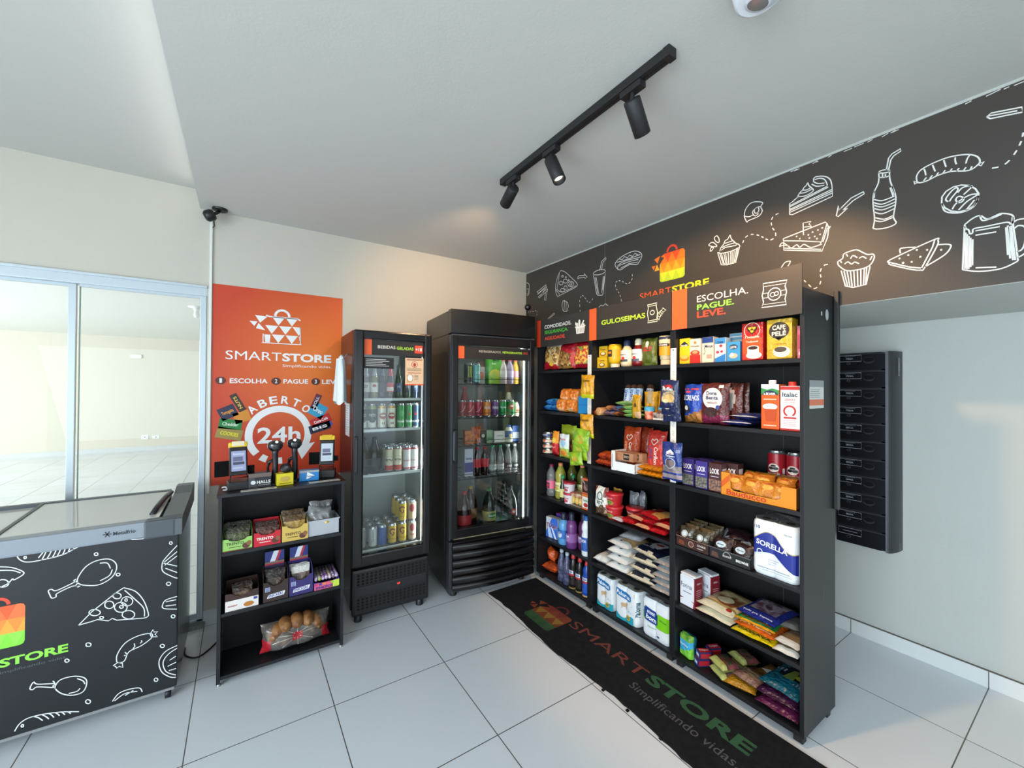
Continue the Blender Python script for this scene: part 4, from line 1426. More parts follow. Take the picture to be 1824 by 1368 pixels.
def fridge_tall():
    r = thing('display_fridge', 'wide tall black glass-door fridge standing next to the shelf units', 'fridge', (-1.885, -1.758, 0), (0, 0, R(-6)))
    w, d, h = .662, .59, 1.985
    K = P('#0e0e10', .25, 0, .5)
    SIDE = P('#151312', .3, 0, .5)
    INN = P('#7f827c', .45)
    c = MB()
    t = .045
    c.box(0, t, .05, d, .05, 1.815, SIDE, .004)
    c.box(w - t, w, .05, d, .05, 1.815, SIDE, .004)
    c.box(t, w - t, d - t, d, .05, 1.815, SIDE)
    c.box(t, w - t, .05, d - t, 1.77, 1.815, SIDE)
    c.box(t, w - t, .05, d - t, .05, .392, SIDE)
    c.box(-.002, .0005, .10, .50, .30, 1.70, P('#201e1e', .4))
    c.build('cabinet', r)
    i = MB()
    i.box(t, t + .004, .055, d - t, .392, 1.77, INN)
    i.box(w - t - .004, w - t, .055, d - t, .392, 1.77, INN)
    i.box(t, w - t, d - t - .004, d - t, .392, 1.77, INN)
    i.box(t, w - t, .055, d - t, 1.765, 1.7695, INN)
    i.box(t, w - t, .055, d - t, .3925, .397, P('#b6a985', .5))
    i.build('liner', r)
    # canopy with bulged front
    def bulge(z0, z1, dep, mat, name, n=14, tilt=0.0, x0=0.0, x1=w):
        mb = MB()
        v = []
        for zz in (z0, z1):
            for k in range(n + 1):
                x = x0 + (x1 - x0) * k / n
                u = 2 * k / n - 1
                v.append((x, -dep * (1 - u * u) - (tilt if zz == z1 else 0), zz))
            v += [(x1, .05, zz), (x0, .05, zz)]
        m = n + 3
        f = [(k, k + 1, m + k + 1, m + k) for k in range(n)] + [(n, n + 1, m + n + 1, m + n), (n + 1, n + 2, m + n + 2, m + n + 1), (n + 2, 0, m, m + n + 2)]
        f += [tuple(reversed(range(m))), tuple(range(m, 2 * m))]
        mb.add(v, f, mat)
        return mb
    cp = bulge(1.822, h, .018, K, 'c')
    cp.box(0, w, .05, d, 1.816, h - .004, K, .006)
    cp.box(.08, .2, .2, .3, h - .004, h + .003, P('#2b2a28', .4))
    cp.build('canopy', r)
    z0, z1 = .418, 1.808
    fr = MB()
    fr.box(.008, .056, 0, .045, z0, z1, K, .006)
    fr.box(w - .040, w - .002, 0, .045, z0, z1, K, .006)
    fr.box(.03, w - .02, .002, .045, z1 - .062, z1, K, .006)
    fr.box(.03, w - .02, .002, .045, z0, z0 + .062, K, .006)
    fr.box(.010, w - .004, .004, .04, z1 - .001, z1 + .010, P('#55585c', .3, .6), .002)
    fr.box(.0, .010, .004, .045, z0 - .01, z1, P('#3a3d44', .25, .5), .002)
    fr.box(w - .06, w - .01, .01, .04, z0 - .018, z0, P('#9a9488', .3, .7), .002)
    door = fr.build('door', r)
    g = MB()
    g.box(.054, w - .038, .020, .024, z0 + .06, z1 - .06, clear('fridge_glass', (.95, .98, .97), rough=.02))
    g.build('glass_pane', door)
    hd = MB()
    hd.box(.022, .048, -.026, .0, .94, 1.165, P('#0b0b0d', .2), .006)
    hd.box(.020, .024, -.020, -.002, .955, 1.15, P('#8a8f98', .2, .7), .001)
    hd.build('handle', door)
    F = lambda x, z, o: (x, .0185 - o, z)
    s = MB()
    s.rect(.058, w - .042, 1.652, 1.738, P('#25211e', .5), F, 0)
    s.rect(.058, .104, 1.652, 1.738, ORANGE, F, .0006)
    s.txt('REFRIGERADOS.', .215, 1.699, .175, P('#cfc8bc'), F, .0006, h=.015, bold=0)
    s.txt('REFRIGERANTES.', .400, 1.699, .165, P('#b4e23c'), F, .0006, h=.015)
    s.txt('ETC.', .575, 1.699, .038, P('#ee4a2c'), F, .0006, h=.015)
    s.build('header_sticker', door)
    wire = P('#1b1c1e', .35)
    for z in (1.478, 1.232, 1.035, .800):
        k = MB()
        rack(k, w - .10, .085, d - .07, 0, wire, True)
        k.box(.0, w - .10, .078, .084, -.006, 0, wire)
        k.box(.0, w - .10, .078, .082, .030, .034, wire)
        for xx in (0, w - .104):
            k.box(xx, xx + .004, .078, .082, 0, .034, wire)
        kk = k.build('wire_shelf', r)
        kk.location = (.05, 0, z)
    gl = MB()
    for q in range(6):
        za = .062 + q * .055
        lv, lf = [], []
        for i in range(17):
            x = .02 + (w - .024) * i / 16
            u = i / 8 - 1
            for j in range(9):
                a = R(90 - 22.5 * j)
                lv.append((x, -.030 * (1 - u * u) - .016 * math.cos(a) + .004, za + .024 + .024 * math.sin(a)))
        for i in range(16):
            for j in range(8):
                k = i * 9 + j
                lf.append((k, k + 1, k + 10, k + 9))
        gl.add(lv, lf, P('#0e0e11', .22, 0, .6), True)
        gl.box(.02, w - .004, .004, .05, za + .046, za + .055, P('#060607', .5))
    gl.box(-.002, .02, -.002, .05, .05, .40, P('#2c2e33', .35), .004)
    gl.ell(.33, .366, .018, .008, P('#3a5a9a', .3), lambda x, z, o: (x, -.034 - o, z), .001)
    gl.build('louvre_grille', r)
    for x in (.06, w - .06):
        for y in (.09, d - .07):
            MB().lathe([(.025, 0), (.025, .03), (.018, .05)], BLACK, x, y, 16).build('foot', r)
    li = MB()
    li.box(w - .062, w - .055, .058, .070, .43, 1.70, P('#f4fbff', .3, emit=1.6))
    li.build('light_strip', r)
    area_light('fridge_strip_light', (w - .075, .10, 1.1), (R(20), R(90), 0), 1.25, .02, .9, (.95, 1, .97), r)
    area_light('fridge_top_light', (.42, .12, 1.755), (0, 0, 0), .4, .03, .8, (.95, 1, .97), r)
    return r


FR2 = fridge_tall()

# black ball camera on the fridge top, in front of the mural
r_ = thing('ball_camera', 'small black ball camera on a short stem above the tall fridge', 'camera', (-1.269, -1.79, 1.987))
r_.scale = (.72, .72, .72)
MB().lathe([(.028, 0), (.026, .008), (.007, .014), (.007, .075)], BLACK).build('stem', r_)
MB().lathe([(.001, .066), (.018, .070), (.030, .083), (.035, .10), (.030, .117), (.018, .130), (.001, .134)], P('#0e0e10', .25), n=24).build('camera_body', r_)


# ---------------------------------------------------------------- checkout shelf
def checkout():
    x0, x1, y0, y1, h = -3.153, -2.578, -1.868, -1.625, .925
    r = thing('checkout_shelf', 'low black open shelf carrying the payment terminals and sweets', 'shelf unit', (x0, y0, 0))
    w, d = x1 - x0, y1 - y0
    for x in (0, w - .016):
        MB().box(x, x + .016, 0, d, .012, h - .016, RACK, .001).build('side_panel', r)
    MB().box(-.006, w + .006, -.006, d, h - .016, h, RACK, .002).build('top_panel', r)
    for z in (.638, .345, .045):
        MB().box(.0165, w - .0165, .002, d - .006, z - .016, z, RACK, .001).build('shelf_board', r)
    MB().box(.0165, w - .0165, d - .006, d, .03, h - .017, RACK2).build('back_panel', r)
    for x in (.01, w - .01):
        for y in (.012, d - .03):
            MB().lathe([(.010, 0), (.010, .006), (.006, .0115)], P('#9a9a9a', .3, .6), x, y, 12).build('foot', r)
    mb = MB()
    F = lambda x, y, o: (x, y, .0005 + o)
    for i, (cx, cy, a) in enumerate(((-2.985, -1.844, .01), (-2.675, -1.822, .02))):
        mb = MB()
        mb.box(-.078, .078, -.020, .020, 0, .001, P('#dcd6c8', .5))
        for q in range(4):
            mb.rect(-.070 + q * .037, -.045 + q * .037, -.003, .003, P('#8a857a'), lambda x, y, o: (x, y, .0011 + o))
        single(mb, 'label_strip', ['cream label strip near the left terminal on the checkout top', 'cream label strip near the right terminal on the checkout top'][i],
               'label strip', (cx, cy, h), (0, 0, a))


checkout()


# ---------------------------------------------------------------- chest freezer
def freezer():
    X1, Y0, Y1 = -3.300, -1.872, -1.315
    r = thing('chest_freezer', 'black chest freezer with sliding glass lids and chalk food drawings', 'freezer', (X1, Y0, 0))
    L, D = 1.35, Y1 - Y0
    K = P('#15171b', .35, 0, .5)
    G1 = P('#8a9199', .35)
    G2 = P('#4a4f55', .4)
    b = MB()
    zb, zt = .072, .775
    b.box(-L, 0, 0, .02, zb, zt, K, .004)
    b.box(-L, 0, D - .02, D, zb, zt, K, .004)
    b.box(-.02, 0, .02, D - .02, zb, zt, P('#3a3c42', .18, .2), .0)
    b.box(-L, -L + .02, .02, D - .02, zb, zt, K)
    b.box(-L + .02, -.02, .02, D - .02, zb, zb + .03, K)
    b.box(-L + .01, -.01, .012, D - .01, .055, zb, P('#8a8c8c', .5))
    a = b
    F = lambda x, z, o: (x - X1, -.0005 - o, z)
    W = P('#e4e6e6', .6)
    draw_lines(a, FREEZER_LINES, .0036, W, F, .0006)
    bag_logo(a, -3.960, .425, .190, .21, F, .0006, cols=['#e65a2a', '#e8703a', '#e88a34', '#e6a03a', '#8ede4a', '#7fd23c', '#e0452c'])
    a.txt('SMART', -4.030, .352, .19, ORANGE, F, .0008, h=.033, bold=0)
    a.txt('STORE', -3.836, .352, .187, P('#8ede4a'), F, .0008, h=.034, bold=2)
    a.txt('Simplificando vidas.', -3.845, .325, .194, P('#5d6064'), F, .0008, h=.014, bold=0)
    b.build('body', r)
    i = MB()
    i.box(-L + .03, -.03, .03, .034, .12, .80, WHITE)
    i.box(-L + .03, -.03, D - .034, D - .03, .12, .80, WHITE)
    i.box(-.034, -.03, .03, D - .03, .12, .80, WHITE)
    i.box(-L + .03, -L + .034, .03, D - .03, .12, .80, WHITE)
    i.box(-L + .03, -.03, .03, D - .03, .12, .124, WHITE)
    i.build('liner', r)
    t = MB()
    t.box(-L - .01, -.085, -.012, .048, .776, .845, G1, .008)
    t.box(-L - .01, -.085, D - .035, D + .01, .800, .868, G2, .006)
    t.box(-L - .01, -L + .06, -.012, D + .01, .776, .85, G2, .006)
    # right end cap, sloping up to the rear
    pr = [(-.014, .770), (-.014, .842), (.03, .852), (.40, .872), (.50, .893), (D + .012, .893), (D + .012, .790), (.06, .770)]
    v = [(x, y, z) for x in (-.060, .014) for y, z in pr]
    n = len(pr)
    t.add(v, [tuple(range(n)), tuple(reversed(range(n, 2 * n)))] + [(i_, n + i_, n + (i_ + 1) % n, (i_ + 1) % n) for i_ in range(n)], P('#565a5c', .4))
    t.box(-.12, -.010, -.016, .05, .768, .846, G2, .008)
    FT = lambda x, z, o: (x - X1, -.0125 - o, z)
    t.txt('Metalfrio', -3.517, .806, .072, P('#35393e'), FT, .0006, h=.016)
    for q in range(6):
        an = R(60 * q)
        t.line([(-3.535, .815), (-3.535 + .014 * math.cos(an), .815 + .013 * math.sin(an))], .004, P('#35393e'), FT, .0006)
    t.build('lid_frame', r)
    GL = clear('freezer_glass', (.97, .94, .86), rough=.04, fres=2.1, base=.72)  # cream tint and milky share paint the bright reflection on the lids
    for k, (xa, xb, dz) in enumerate(((-.58, -.075, .010), (-L + .06, -.56, 0))):
        l = MB()
        v = [(xa, .050, .832 + dz), (xb, .050, .832 + dz), (xb, D - .03, .850 + dz), (xa, D - .03, .850 + dz)]
        v += [(x, y, z + .004) for x, y, z in v]
        l.add(v, [(3, 2, 1, 0), (4, 5, 6, 7), (0, 1, 5, 4), (1, 2, 6, 5), (2, 3, 7, 6), (3, 0, 4, 7)], GL)
        lid = l.build('glass_lid', r)
        e = MB()
        for xx in ((xa, xa + .014) if k == 0 else (xb - .014, xb),):
            vv = [(xx[0], .05, .832 + dz), (xx[1], .05, .832 + dz), (xx[1], D - .03, .850 + dz), (xx[0], D - .03, .850 + dz)]
            vv += [(x, y, z + .008) for x, y, z in vv]
            e.add(vv, [(3, 2, 1, 0), (4, 5, 6, 7), (0, 1, 5, 4), (1, 2, 6, 5), (2, 3, 7, 6), (3, 0, 4, 7)], P('#23262a', .35))
        e.build('lid_edge', lid)
    h = MB()
    h.tube([(-.105, .10, .850), (-.10, .2, .862), (-.085, .33, .876), (-.075, .43, .876)], .012, P('#2a2c2f', .4))
    h.build('lid_handle', r)
    for x in (-.035, -L + .05):
        for y in (.055, D - .06):
            c = MB()
            c.box(x - .018, x + .018, y - .02, y + .02, .042, .055, P('#a8aaac', .3, .6), .002)
            M = Matrix.Translation((x, y, .022)) @ Matrix.Rotation(R(90), 4, 'Y')
            c.M = M
            c.lathe([(.001, -.011), (.021, -.010), (.021, .010), (.001, .011)], BLACK, n=18)
            c.build('castor', r)


freezer()

# leads on the floor between freezer and checkout
tag(MB().tube(crom([(-3.31, -1.42, .008), (-3.30, -1.50, .006), (-3.24, -1.55, .006), (-3.17, -1.46, .008), (-3.13, -1.36, .012), (-3.11, -1.25, .03), (-3.10, -1.195, .16)], k=5), .0045, BLACK, n=8).build('power_cord'),
    'black power cord lying on the floor between freezer and checkout shelf', 'power cord')
# ---------------------------------------------------------------- product builders
SILV = P('#b9bcc0', .25, .9)
RZ = R(-90)          # fronts of things on the long shelves face the room (-x)


def up(loc):
    return (loc[0], loc[1], loc[2] + .0012)


def carton(name, label, cat, loc, w, h, d, mat, deco=None, group=None, rz=0, b=.0015, cap=None, rx=0):
    loc = up(loc)
    mb = MB()
    mb.box(-w / 2, w / 2, 0, d, 0, h, mat, b)
    if deco:
        deco(mb)
    if cap is None:
        return single(mb, name, label, cat, loc, (rx, 0, rz), group)
    r = thing(name, label, cat, loc, (rx, 0, rz), group)
    mb.build('carton_body', r)
    MB().lathe([(cap[1], 0), (cap[1], .016), (cap[1] * .9, .018)], cap[0], 0, d * .35, 16).build('cap', r).location = (0, 0, h)
    return r


def pillow(mb, w, h, d, col, back, nx=14, nz=18, seed=0, crimp=.07, n=3.2, wr=.1, taper=0.0):
    """A filled bag: x -w/2..w/2, z 0..h, front towards -y. Returns the map onto its front."""
    rnd = random.Random(seed)
    ph = [rnd.uniform(0, 6.28) for _ in range(8)]
    fq = [rnd.uniform(2.5, 6) for _ in range(4)]

    def th(u, v):
        e = 1 - crimp
        vv = max(-1, min(1, v / e))
        a = max(0.0, 1 - abs(u) ** n) * max(0.0, 1 - abs(vv) ** n)
        t = d / 2 * a ** .55 * (1 - taper * v)
        t += d * wr * a ** .4 * (math.sin(fq[0] * u * 2 + ph[0] + 2 * v) * math.sin(fq[1] * v + ph[1]) * .6 + math.sin(fq[2] * (u + v) + ph[2]) * .4)
        return max(.0006, t)

    def xy(u, v):
        pin = 1 - .07 * (1 - v * v) + .012 * math.sin(9 * v + ph[3])
        return u * w / 2 * pin, (v + 1) / 2 * h + .012 * h * math.sin(5 * u + ph[4]) * (1 if abs(v) > .9 else .0)

    for sgn in (-1, 1):
        vv, ff, cc = [], [], []
        for j in range(nz + 1):
            v = -1 + 2 * j / nz
            for i in range(nx + 1):
                u = -1 + 2 * i / nx
                x, z = xy(u, v)
                vv.append((x, sgn * th(u, v), z))
        by = {}
        for j in range(nz):
            for i in range(nx):
                a = j * (nx + 1) + i
                q = (a, a + 1, a + nx + 2, a + nx + 1)
                if sgn > 0:
                    q = tuple(reversed(q))
                m = back if sgn > 0 else col(-1 + (2 * i + 1) / nx, -1 + (2 * j + 1) / nz)
                by.setdefault(m, []).append(q)
        for m, q in by.items():
            mb.add(vv, q, m, True)

    def F(x, z, o):
        v = max(-1, min(1, 2 * z / h - 1))
        u = max(-1, min(1, x / (w / 2)))
        return (x, -th(u, v) - o - .0006, z)
    return F


def bag(name, label, cat, loc, w, h, d, col, back=None, deco=None, group=None, rz=0, lying=False, seed=0, rx=0, rn=0, **kw):
    if not callable(col):
        c0 = col
        col = lambda u, v: c0
        back = back or c0
    back = back or col(0, 0)
    M = None
    if lying:
        kw.setdefault('wr', .05)
        d *= .93
    loc = (loc[0], loc[1], loc[2] + .0012 + (0 if lying else .013 * h * (1 if kw.get('crimp', 1) > .02 else 0)) + abs(math.sin(rx)) * d * .62)
    if lying:
        M = Matrix.Translation((0, 0, d * (.5 + kw['wr']))) @ Matrix.Rotation(R(-90), 4, 'X')
    mb = MB(M)
    F = pillow(mb, w, h, d, col, back, seed=seed, **kw)
    if deco:
        deco(mb, F)
    return single(mb, name, label, cat, loc, (rx, rn, rz), group)


def bottle(name, label, cat, loc, prof, body, capm, capprof, lab=None, group=None, rz=0, n=20, deco=None, inner=None, dmap=None):
    r = thing(name, label, cat, up(loc), (0, 0, rz), group)
    MB().lathe(prof, body, n=n).build('bottle_body', r)
    if inner:
        MB().lathe([(max(.001, a - .002), z) for a, z in prof if z < inner[1]] + [(.001, inner[1])], inner[0], n=n).build('contents', r)
    MB().lathe(capprof, capm, n=n).build('cap', r)
    if lab:
        z0, z1, rr, m = lab
        mb = MB()
        v, f = [], []
        k = 24
        for z in (z0, z1):
            for i in range(k):
                a = 2 * math.pi * i / k
                v.append((rr * math.cos(a), rr * math.sin(a), z))
        mb.add(v, [(i, (i + 1) % k, k + (i + 1) % k, k + i) for i in range(k)], m, True)
        if deco:
            deco(mb, dmap or cyl_map(rr))
        mb.build('paper_label', r)
    return r


def can(name, label, loc, mat, h=.165, r=.031, deco=None, group=None, rz=0, cat='drink can', top=SILV):
    r = .0268 if name == 'beer_can' else r
    mb = MB()
    mb.lathe([(r * .80, 0), (r * .97, .006), (r, .012)], SILV, n=20)
    mb.lathe([(r, .012), (r, h - .014)], mat, n=20)
    mb.lathe([(r, h - .014), (r * .84, h - .002), (r * .86, h), (r * .80, h), (r * .78, h - .003), (.001, h - .003)], top, n=20)
    if deco:
        deco(mb, cyl_map(r))
    return single(mb, name, label, cat, up(loc), (0, 0, rz), group)


def inside(fr, x, y, z):
    a = fr.rotation_euler.z
    l = fr.location
    return (l.x + x * math.cos(a) - y * math.sin(a), l.y + x * math.sin(a) + y * math.cos(a), z)


# ---------------------------------------------------------------- drinks in the slim fridge
BROWNG = P('#2a1a10', .12, 0, .6)
DGREEN = P('#163a20', .12, 0, .6)
BLKG = P('#121216', .12, 0, .6)
CLR = clear('bottle_plastic', (.90, .93, .92), rough=.06, base=.16)
LONG = lambda h=.225, r=.0255: [(r * .9, 0), (r, .006), (r, h * .52), (r * .85, h * .62), (r * .5, h * .75), (r * .42, h * .94)]
CROWN = lambda h=.225, r=.0255: [(r * .46, h * .93), (r * .50, h * .945), (r * .46, h * .99), (.001, h)]
W_ = P('#e9e6de', .5)
beers = [(.095, CLR, SILV, '#e8e4da', '27', '#6a6258', 'clear beer bottle with half-hidden white label at the left glass edge'),
         (.148, P('#8a8a62', .15, 0, .6), SILV, '#f0ece4', 'R', '#b0302a', 'pale beer bottle with white label and small red oval'),
         (.196, BLKG, P('#3a58b8', .3, .5), '#23252c', '', '#d8d8d8', 'dark beer bottle with blue crown cap'),
         (.249, BROWNG, P('#d83a48', .3, .4), '#c8283a', 'Bud', '#f0e8e0', 'dark beer bottle with red neck foil and red-white label'),
         (.303, DGREEN, P('#2a3a34', .3, .4), '#2c3c5a', 'H', '#c8d0d8', 'dark green beer bottle with round navy label'),
         (.362, DGREEN, P('#30443a', .3, .4), '#1c2430', 'H', '#b8c0c8', 'dark green beer bottle partly behind the cream notice'),
         (.414, P('#10203a', .12, 0, .6), P('#2a4a8a', .3, .4), '#1c2c4a', 'X', '#b8c8e8', 'navy beer bottle at the right end of the top fridge shelf')]
for i, (x, bm_, cm_, lc, t, tc_, lab) in enumerate(beers):
    def dd(mb, F, t=t, tc_=tc_, lc=lc, i=i):
        if i in (1,):
            mb.ell(0, .085, .012, .009, P('#c23a2c'), F, .0008)
        elif i in (4, 5, 6):
            mb.ell(0, .080, .019, .022, P('#39507a' if i != 5 else '#3a4450'), F, .0008)
            mb.txt(t, 0, .080, .014, P(tc_), F, .0014, center=True)
        elif i == 3:
            mb.rect(-.026, .026, .052, .075, W_, F, .0008, nx=6)
            mb.txt('Budweiser', 0, .064, .040, P('#b0202c'), F, .0014, center=True, bold=0)
        elif t:
            mb.txt(t, 0, .08, .026, P(tc_), F, .0012, center=True)
    o = bottle('beer_bottle', lab, 'beer bottle', inside(FR1, x, .125, 1.372), LONG(), bm_, cm_, CROWN(), (.045, .105, .0259, P(lc, .5)), 'beer bottles on the top shelf of the slim fridge',
               rz=R(-12), deco=dd)
    MB().lathe([(.0208, .141), (.0145, .168), (.0122, .208)], P('#c9cdd0', .3, .5) if i < 2 else (P('#cc3040', .3, .3) if i == 3 else P('#4a5a70', .3, .4) if i in (2, 6) else P('#39503e', .3, .3)), n=16).build('neck_foil', o)

tall = [(.075, '#26352e', 'ATO', '#e8e8e0', 'green and white tall can cut off by the left door frame'),
        (.133, '#22322b', 'PATO', '#e8e8e0', 'dark green over white tall can second from left edge'),
        (.196, '#e2dccb', '', '#b8322c', 'gold-topped cream tall can with a red oval, the one on the left of its pair'),
        (.258, '#e0dac8', '', '#b8322c', 'gold-topped cream tall can with a red oval, beside the green can'),
        (.318, '#2f8a44', 'kéne', '#e8f0e8', 'bright green tall can next to the cream can'),
        (.370, '#2a8040', 'nek', '#e8f0e8', 'green tall can with red star'),
        (.418, '#1d3a5a', 'ken', '#d8e4e8', 'blue and green tall can against the right fridge wall')]
for i, (x, c, t, tc_, lab) in enumerate(tall):
    def dd(mb, F, i=i, t=t, tc_=tc_):
        if i < 2:
            mb.rect(-.0973 + .003, .0973, .0135, .058, W_, F, .0006, nx=20)
            mb.ell(0, .062, .022, .018, P('#22322b'), F, .0010)
            mb.txt(t, 0, .092, .042, P(tc_), F, .0012, h=.018, center=True)
            mb.rect(-.095, .095, .130, .150, P('#8a9a6a', .3, .3), F, .0006, nx=20)
        elif i < 4:
            mb.rect(-.095, .095, .135, .150, P('#c89a3c', .3, .5), F, .0006, nx=20)
            mb.ell(0, .085, .022, .020, P('#b03028'), F, .0010)
            mb.ell(0, .089, .018, .006, P('#eee6d0'), F, .0014)
            mb.rect(-.006, .012, .030, .045, P('#7a3a34'), F, .0012)
            mb.ring(0, .085, .024, .002, P('#c89a3c'), F, .0012)
        else:
            mb.txt('Heineken' if i < 6 else 'neken', 0, .048, .054, P(tc_), F, .0012, h=.020, center=True)
            if i >= 5:
                q = [(.012 * math.cos(R(90 + 36 * k)) * (1 if k % 2 == 0 else .42), .095 + .014 * math.sin(R(90 + 36 * k)) * (1 if k % 2 == 0 else .42)) for k in range(10)]
                mb.poly(q, P('#c8302c'), F, .0012)
            else:
                mb.ell(0, .1, .016, .020, P('#46a058'), F, .0008)
    can('beer_can', lab, inside(FR1, x, .120, 1.176), P(c, .3, .2), deco=dd, group='tall beer cans on the second shelf of the slim fridge', rz=R(-12 + (i % 3) * 8))

big = lambda: [(.036, 0), (.041, .008), (.041, .125), (.030, .165), (.016, .195), (.0145, .225)]
for x, lab in ((.088, 'large dark bottle half hidden by the left door frame'), (.155, 'large dark bottle with plain neck beside the red and cream cans')):
    bottle('beer_bottle', lab, 'beer bottle', inside(FR1, x, .135, .892), big(), P('#1c1a1c', .2), P('#2c3450', .3), [(.0155, .215), (.016, .232), (.001, .234)], (.05, .10, .0415, P('#26262c', .5)),
           'large dark bottles on the third shelf of the slim fridge')


def petra(mb, F):
    mb.rect(-.095, .095, .0135, .045, P('#b83a2c'), F, .0006, nx=20)
    mb.txt('PETRA', 0, .080, .046, P('#3a2a22'), F, .0012, h=.014, center=True)
    mb.ring(0, .085, .022, .002, P('#b09a6a'), F, .0010)
    mb.rect(-.095, .095, .148, .151, P('#b83a2c'), F, .0006, nx=20)


def budw(mb, F):
    mb.rect(-.095, .095, .0135, .022, P('#a82c38'), F, .0006, nx=20)
    mb.txt('Budweiser', 0, .070, .050, P('#a82c38'), F, .0012, h=.014, center=True, bold=0)
    mb.rect(-.095, .095, .140, .151, P('#a82c38'), F, .0006, nx=20)


for j in range(3):
    for k, x in enumerate((.246, .303)):
        can('beer_can', ('front' if j == 0 else 'middle' if j == 1 else 'rear') + ' cream can with red foot in the ' + ('left' if k == 0 else 'right') + ' column of its pair',
            inside(FR1, x, .120 + j * .075, .892), P('#d9cfb6', .35, .1), deco=petra if j == 0 else None, group='cream and red cans on the third shelf of the slim fridge', rz=R(-14))
    for k, x in enumerate((.363, .414)):
        can('beer_can', ('front' if j == 0 else 'middle' if j == 1 else 'rear') + ' white can with red rim in the ' + ('inner' if k == 0 else 'wall-side') + ' column beside the cream ones',
            inside(FR1, x, .120 + j * .075, .892), P('#dcd8d6', .35, .1), deco=budw if j == 0 else None, group='white and red cans on the third shelf of the slim fridge', rz=R(-14))


def swirl(mb, F):
    mb.ring(0, .085, .016, .009, P('#7a2a1c'), F, .0010, 20, 250, 14)
    mb.ring(0, .072, .010, .007, P('#7a2a1c'), F, .0012, -120, 60, 10)
    mb.rect(-.02, .02, .035, .038, P('#8a6a1c'), F, .0010, nx=4)


low = [(.078, '#8d8a84', None, 'grey can at the left glass edge on the fridge floor', 3), (.148, '#c9c9c6', 'SL', 'silver white slim-lettered can on the fridge floor', 3),
       (.206, '#3a5a9c', None, 'blue can between silver and yellow cans', 3), (.272, '#d6b02c', 'sw', 'yellow can with brown swirl, single height', 3),
       (.338, '#d6b02c', 'sw', 'yellow swirl can that carries another on top', 2), (.404, '#b9a48a', 'CR', 'beige and maroon can under its twin', 2)]
for i, (x, c, t, lab, nrow) in enumerate(low):
    for j in range(nrow):
        def dd(mb, F, t=t):
            if t == 'sw':
                swirl(mb, F)
            elif t == 'SL':
                mb.txt('Spaten', 0, .075, .07, P('#6a6a6c'), F, .001, h=.018, center=True, rot=R(90), bold=0)
            elif t == 'CR':
                mb.ell(0, .09, .018, .024, P('#8a2c34'), F, .001)
                mb.txt('Skol', 0, .045, .03, P('#8a2c34'), F, .001, center=True)
        can('beer_can', lab + (', front row' if j == 0 else ', second row' if j == 1 else ', third row'), inside(FR1, x, .125 + j * .085, .418), P(c, .3, .15), h=.135,
            deco=dd if j == 0 and t else None, group='cans on the floor of the slim fridge', rz=R(-14))
for j in range(3):
    for x, c, nm in ((.338, '#d6b02c', 'yellow swirl can'), (.404, '#c9b48e', 'beige and maroon can')):
        can('beer_can', nm + ' stacked on top of another, ' + ('front row' if j == 0 else 'second row' if j == 1 else 'third row') + ' of upper layer', inside(FR1, x, .125 + j * .085, .5535), P(c, .3, .15), h=.135,
            deco=(swirl if c == '#d6b02c' else (lambda mb, F: mb.ell(0, .085, .018, .026, P('#9a2c34'), F, .001))) if j == 0 else None,
            group='cans on the floor of the slim fridge', rz=R(-20))
    if j == 2:
        continue
for x in (.338, .404):
    can('beer_can', 'can carrying the rear upper one near the ' + ('yellow' if x < .35 else 'beige') + ' stack', inside(FR1, x, .295, .418), P('#b8a05a', .3, .15), h=.135, group='cans on the floor of the slim fridge')
can('beer_can', 'tall grey patterned can standing on others at the left back', inside(FR1, .085, .30, .5535), P('#8d9092', .3, .2, mix='#5a5c5e', mscale=40), h=.135, group='cans on the floor of the slim fridge')

# ---------------------------------------------------------------- drinks and food in the wide fridge


def vtxt(t, c, z, w, h=None, cx=0, rot=0):
    return lambda mb, F: mb.txt(t, cx, z, w, P(c), F, .0012, h=h, center=True, rot=rot)


can('energy_drink_can', 'black energy drink can with green claw-like marks', inside(FR2, .185, .15, 1.478), P('#16181a', .3, .2), h=.150,
    deco=lambda mb, F: [mb.line([(x, .045), (x + .003, .08), (x, .125)], .005, P('#b8c83a'), F, .001) for x in (-.012, 0, .012)])
can('drink_can', 'turquoise tall can on the top shelf of the wide fridge', inside(FR2, .250, .155, 1.478), P('#7ab8b4', .3, .2), h=.150, deco=vtxt('ICE', '#d8f0f0', .08, .03))
carton('juice_box', 'small pale box with coral print beside the turquoise can', 'drink carton', inside(FR2, .302, .17, 1.478), .052, .125, .05, P('#b0a8a0', .4),
       lambda mb: mb.ell(0, .06, .018, .03, P('#c86a58'), plane, .001), rz=R(-6))


def juice(mb):
    mb.rect(-.053, .053, .0, .075, P('#8fb93a', .4), plane, .0008)
    mb.ell(0, .075, .045, .035, P('#c8c64a', .4), plane, .0012)
    mb.ell(-.012, .055, .022, .018, P('#a8cc50', .4), plane, .0016)
    mb.txt('Maçã', -.022, .165, .055, P('#1f5a2a'), plane, .0016)
    mb.txt('Suco', -.030, .145, .035, P('#e8f0d8'), plane, .0016)


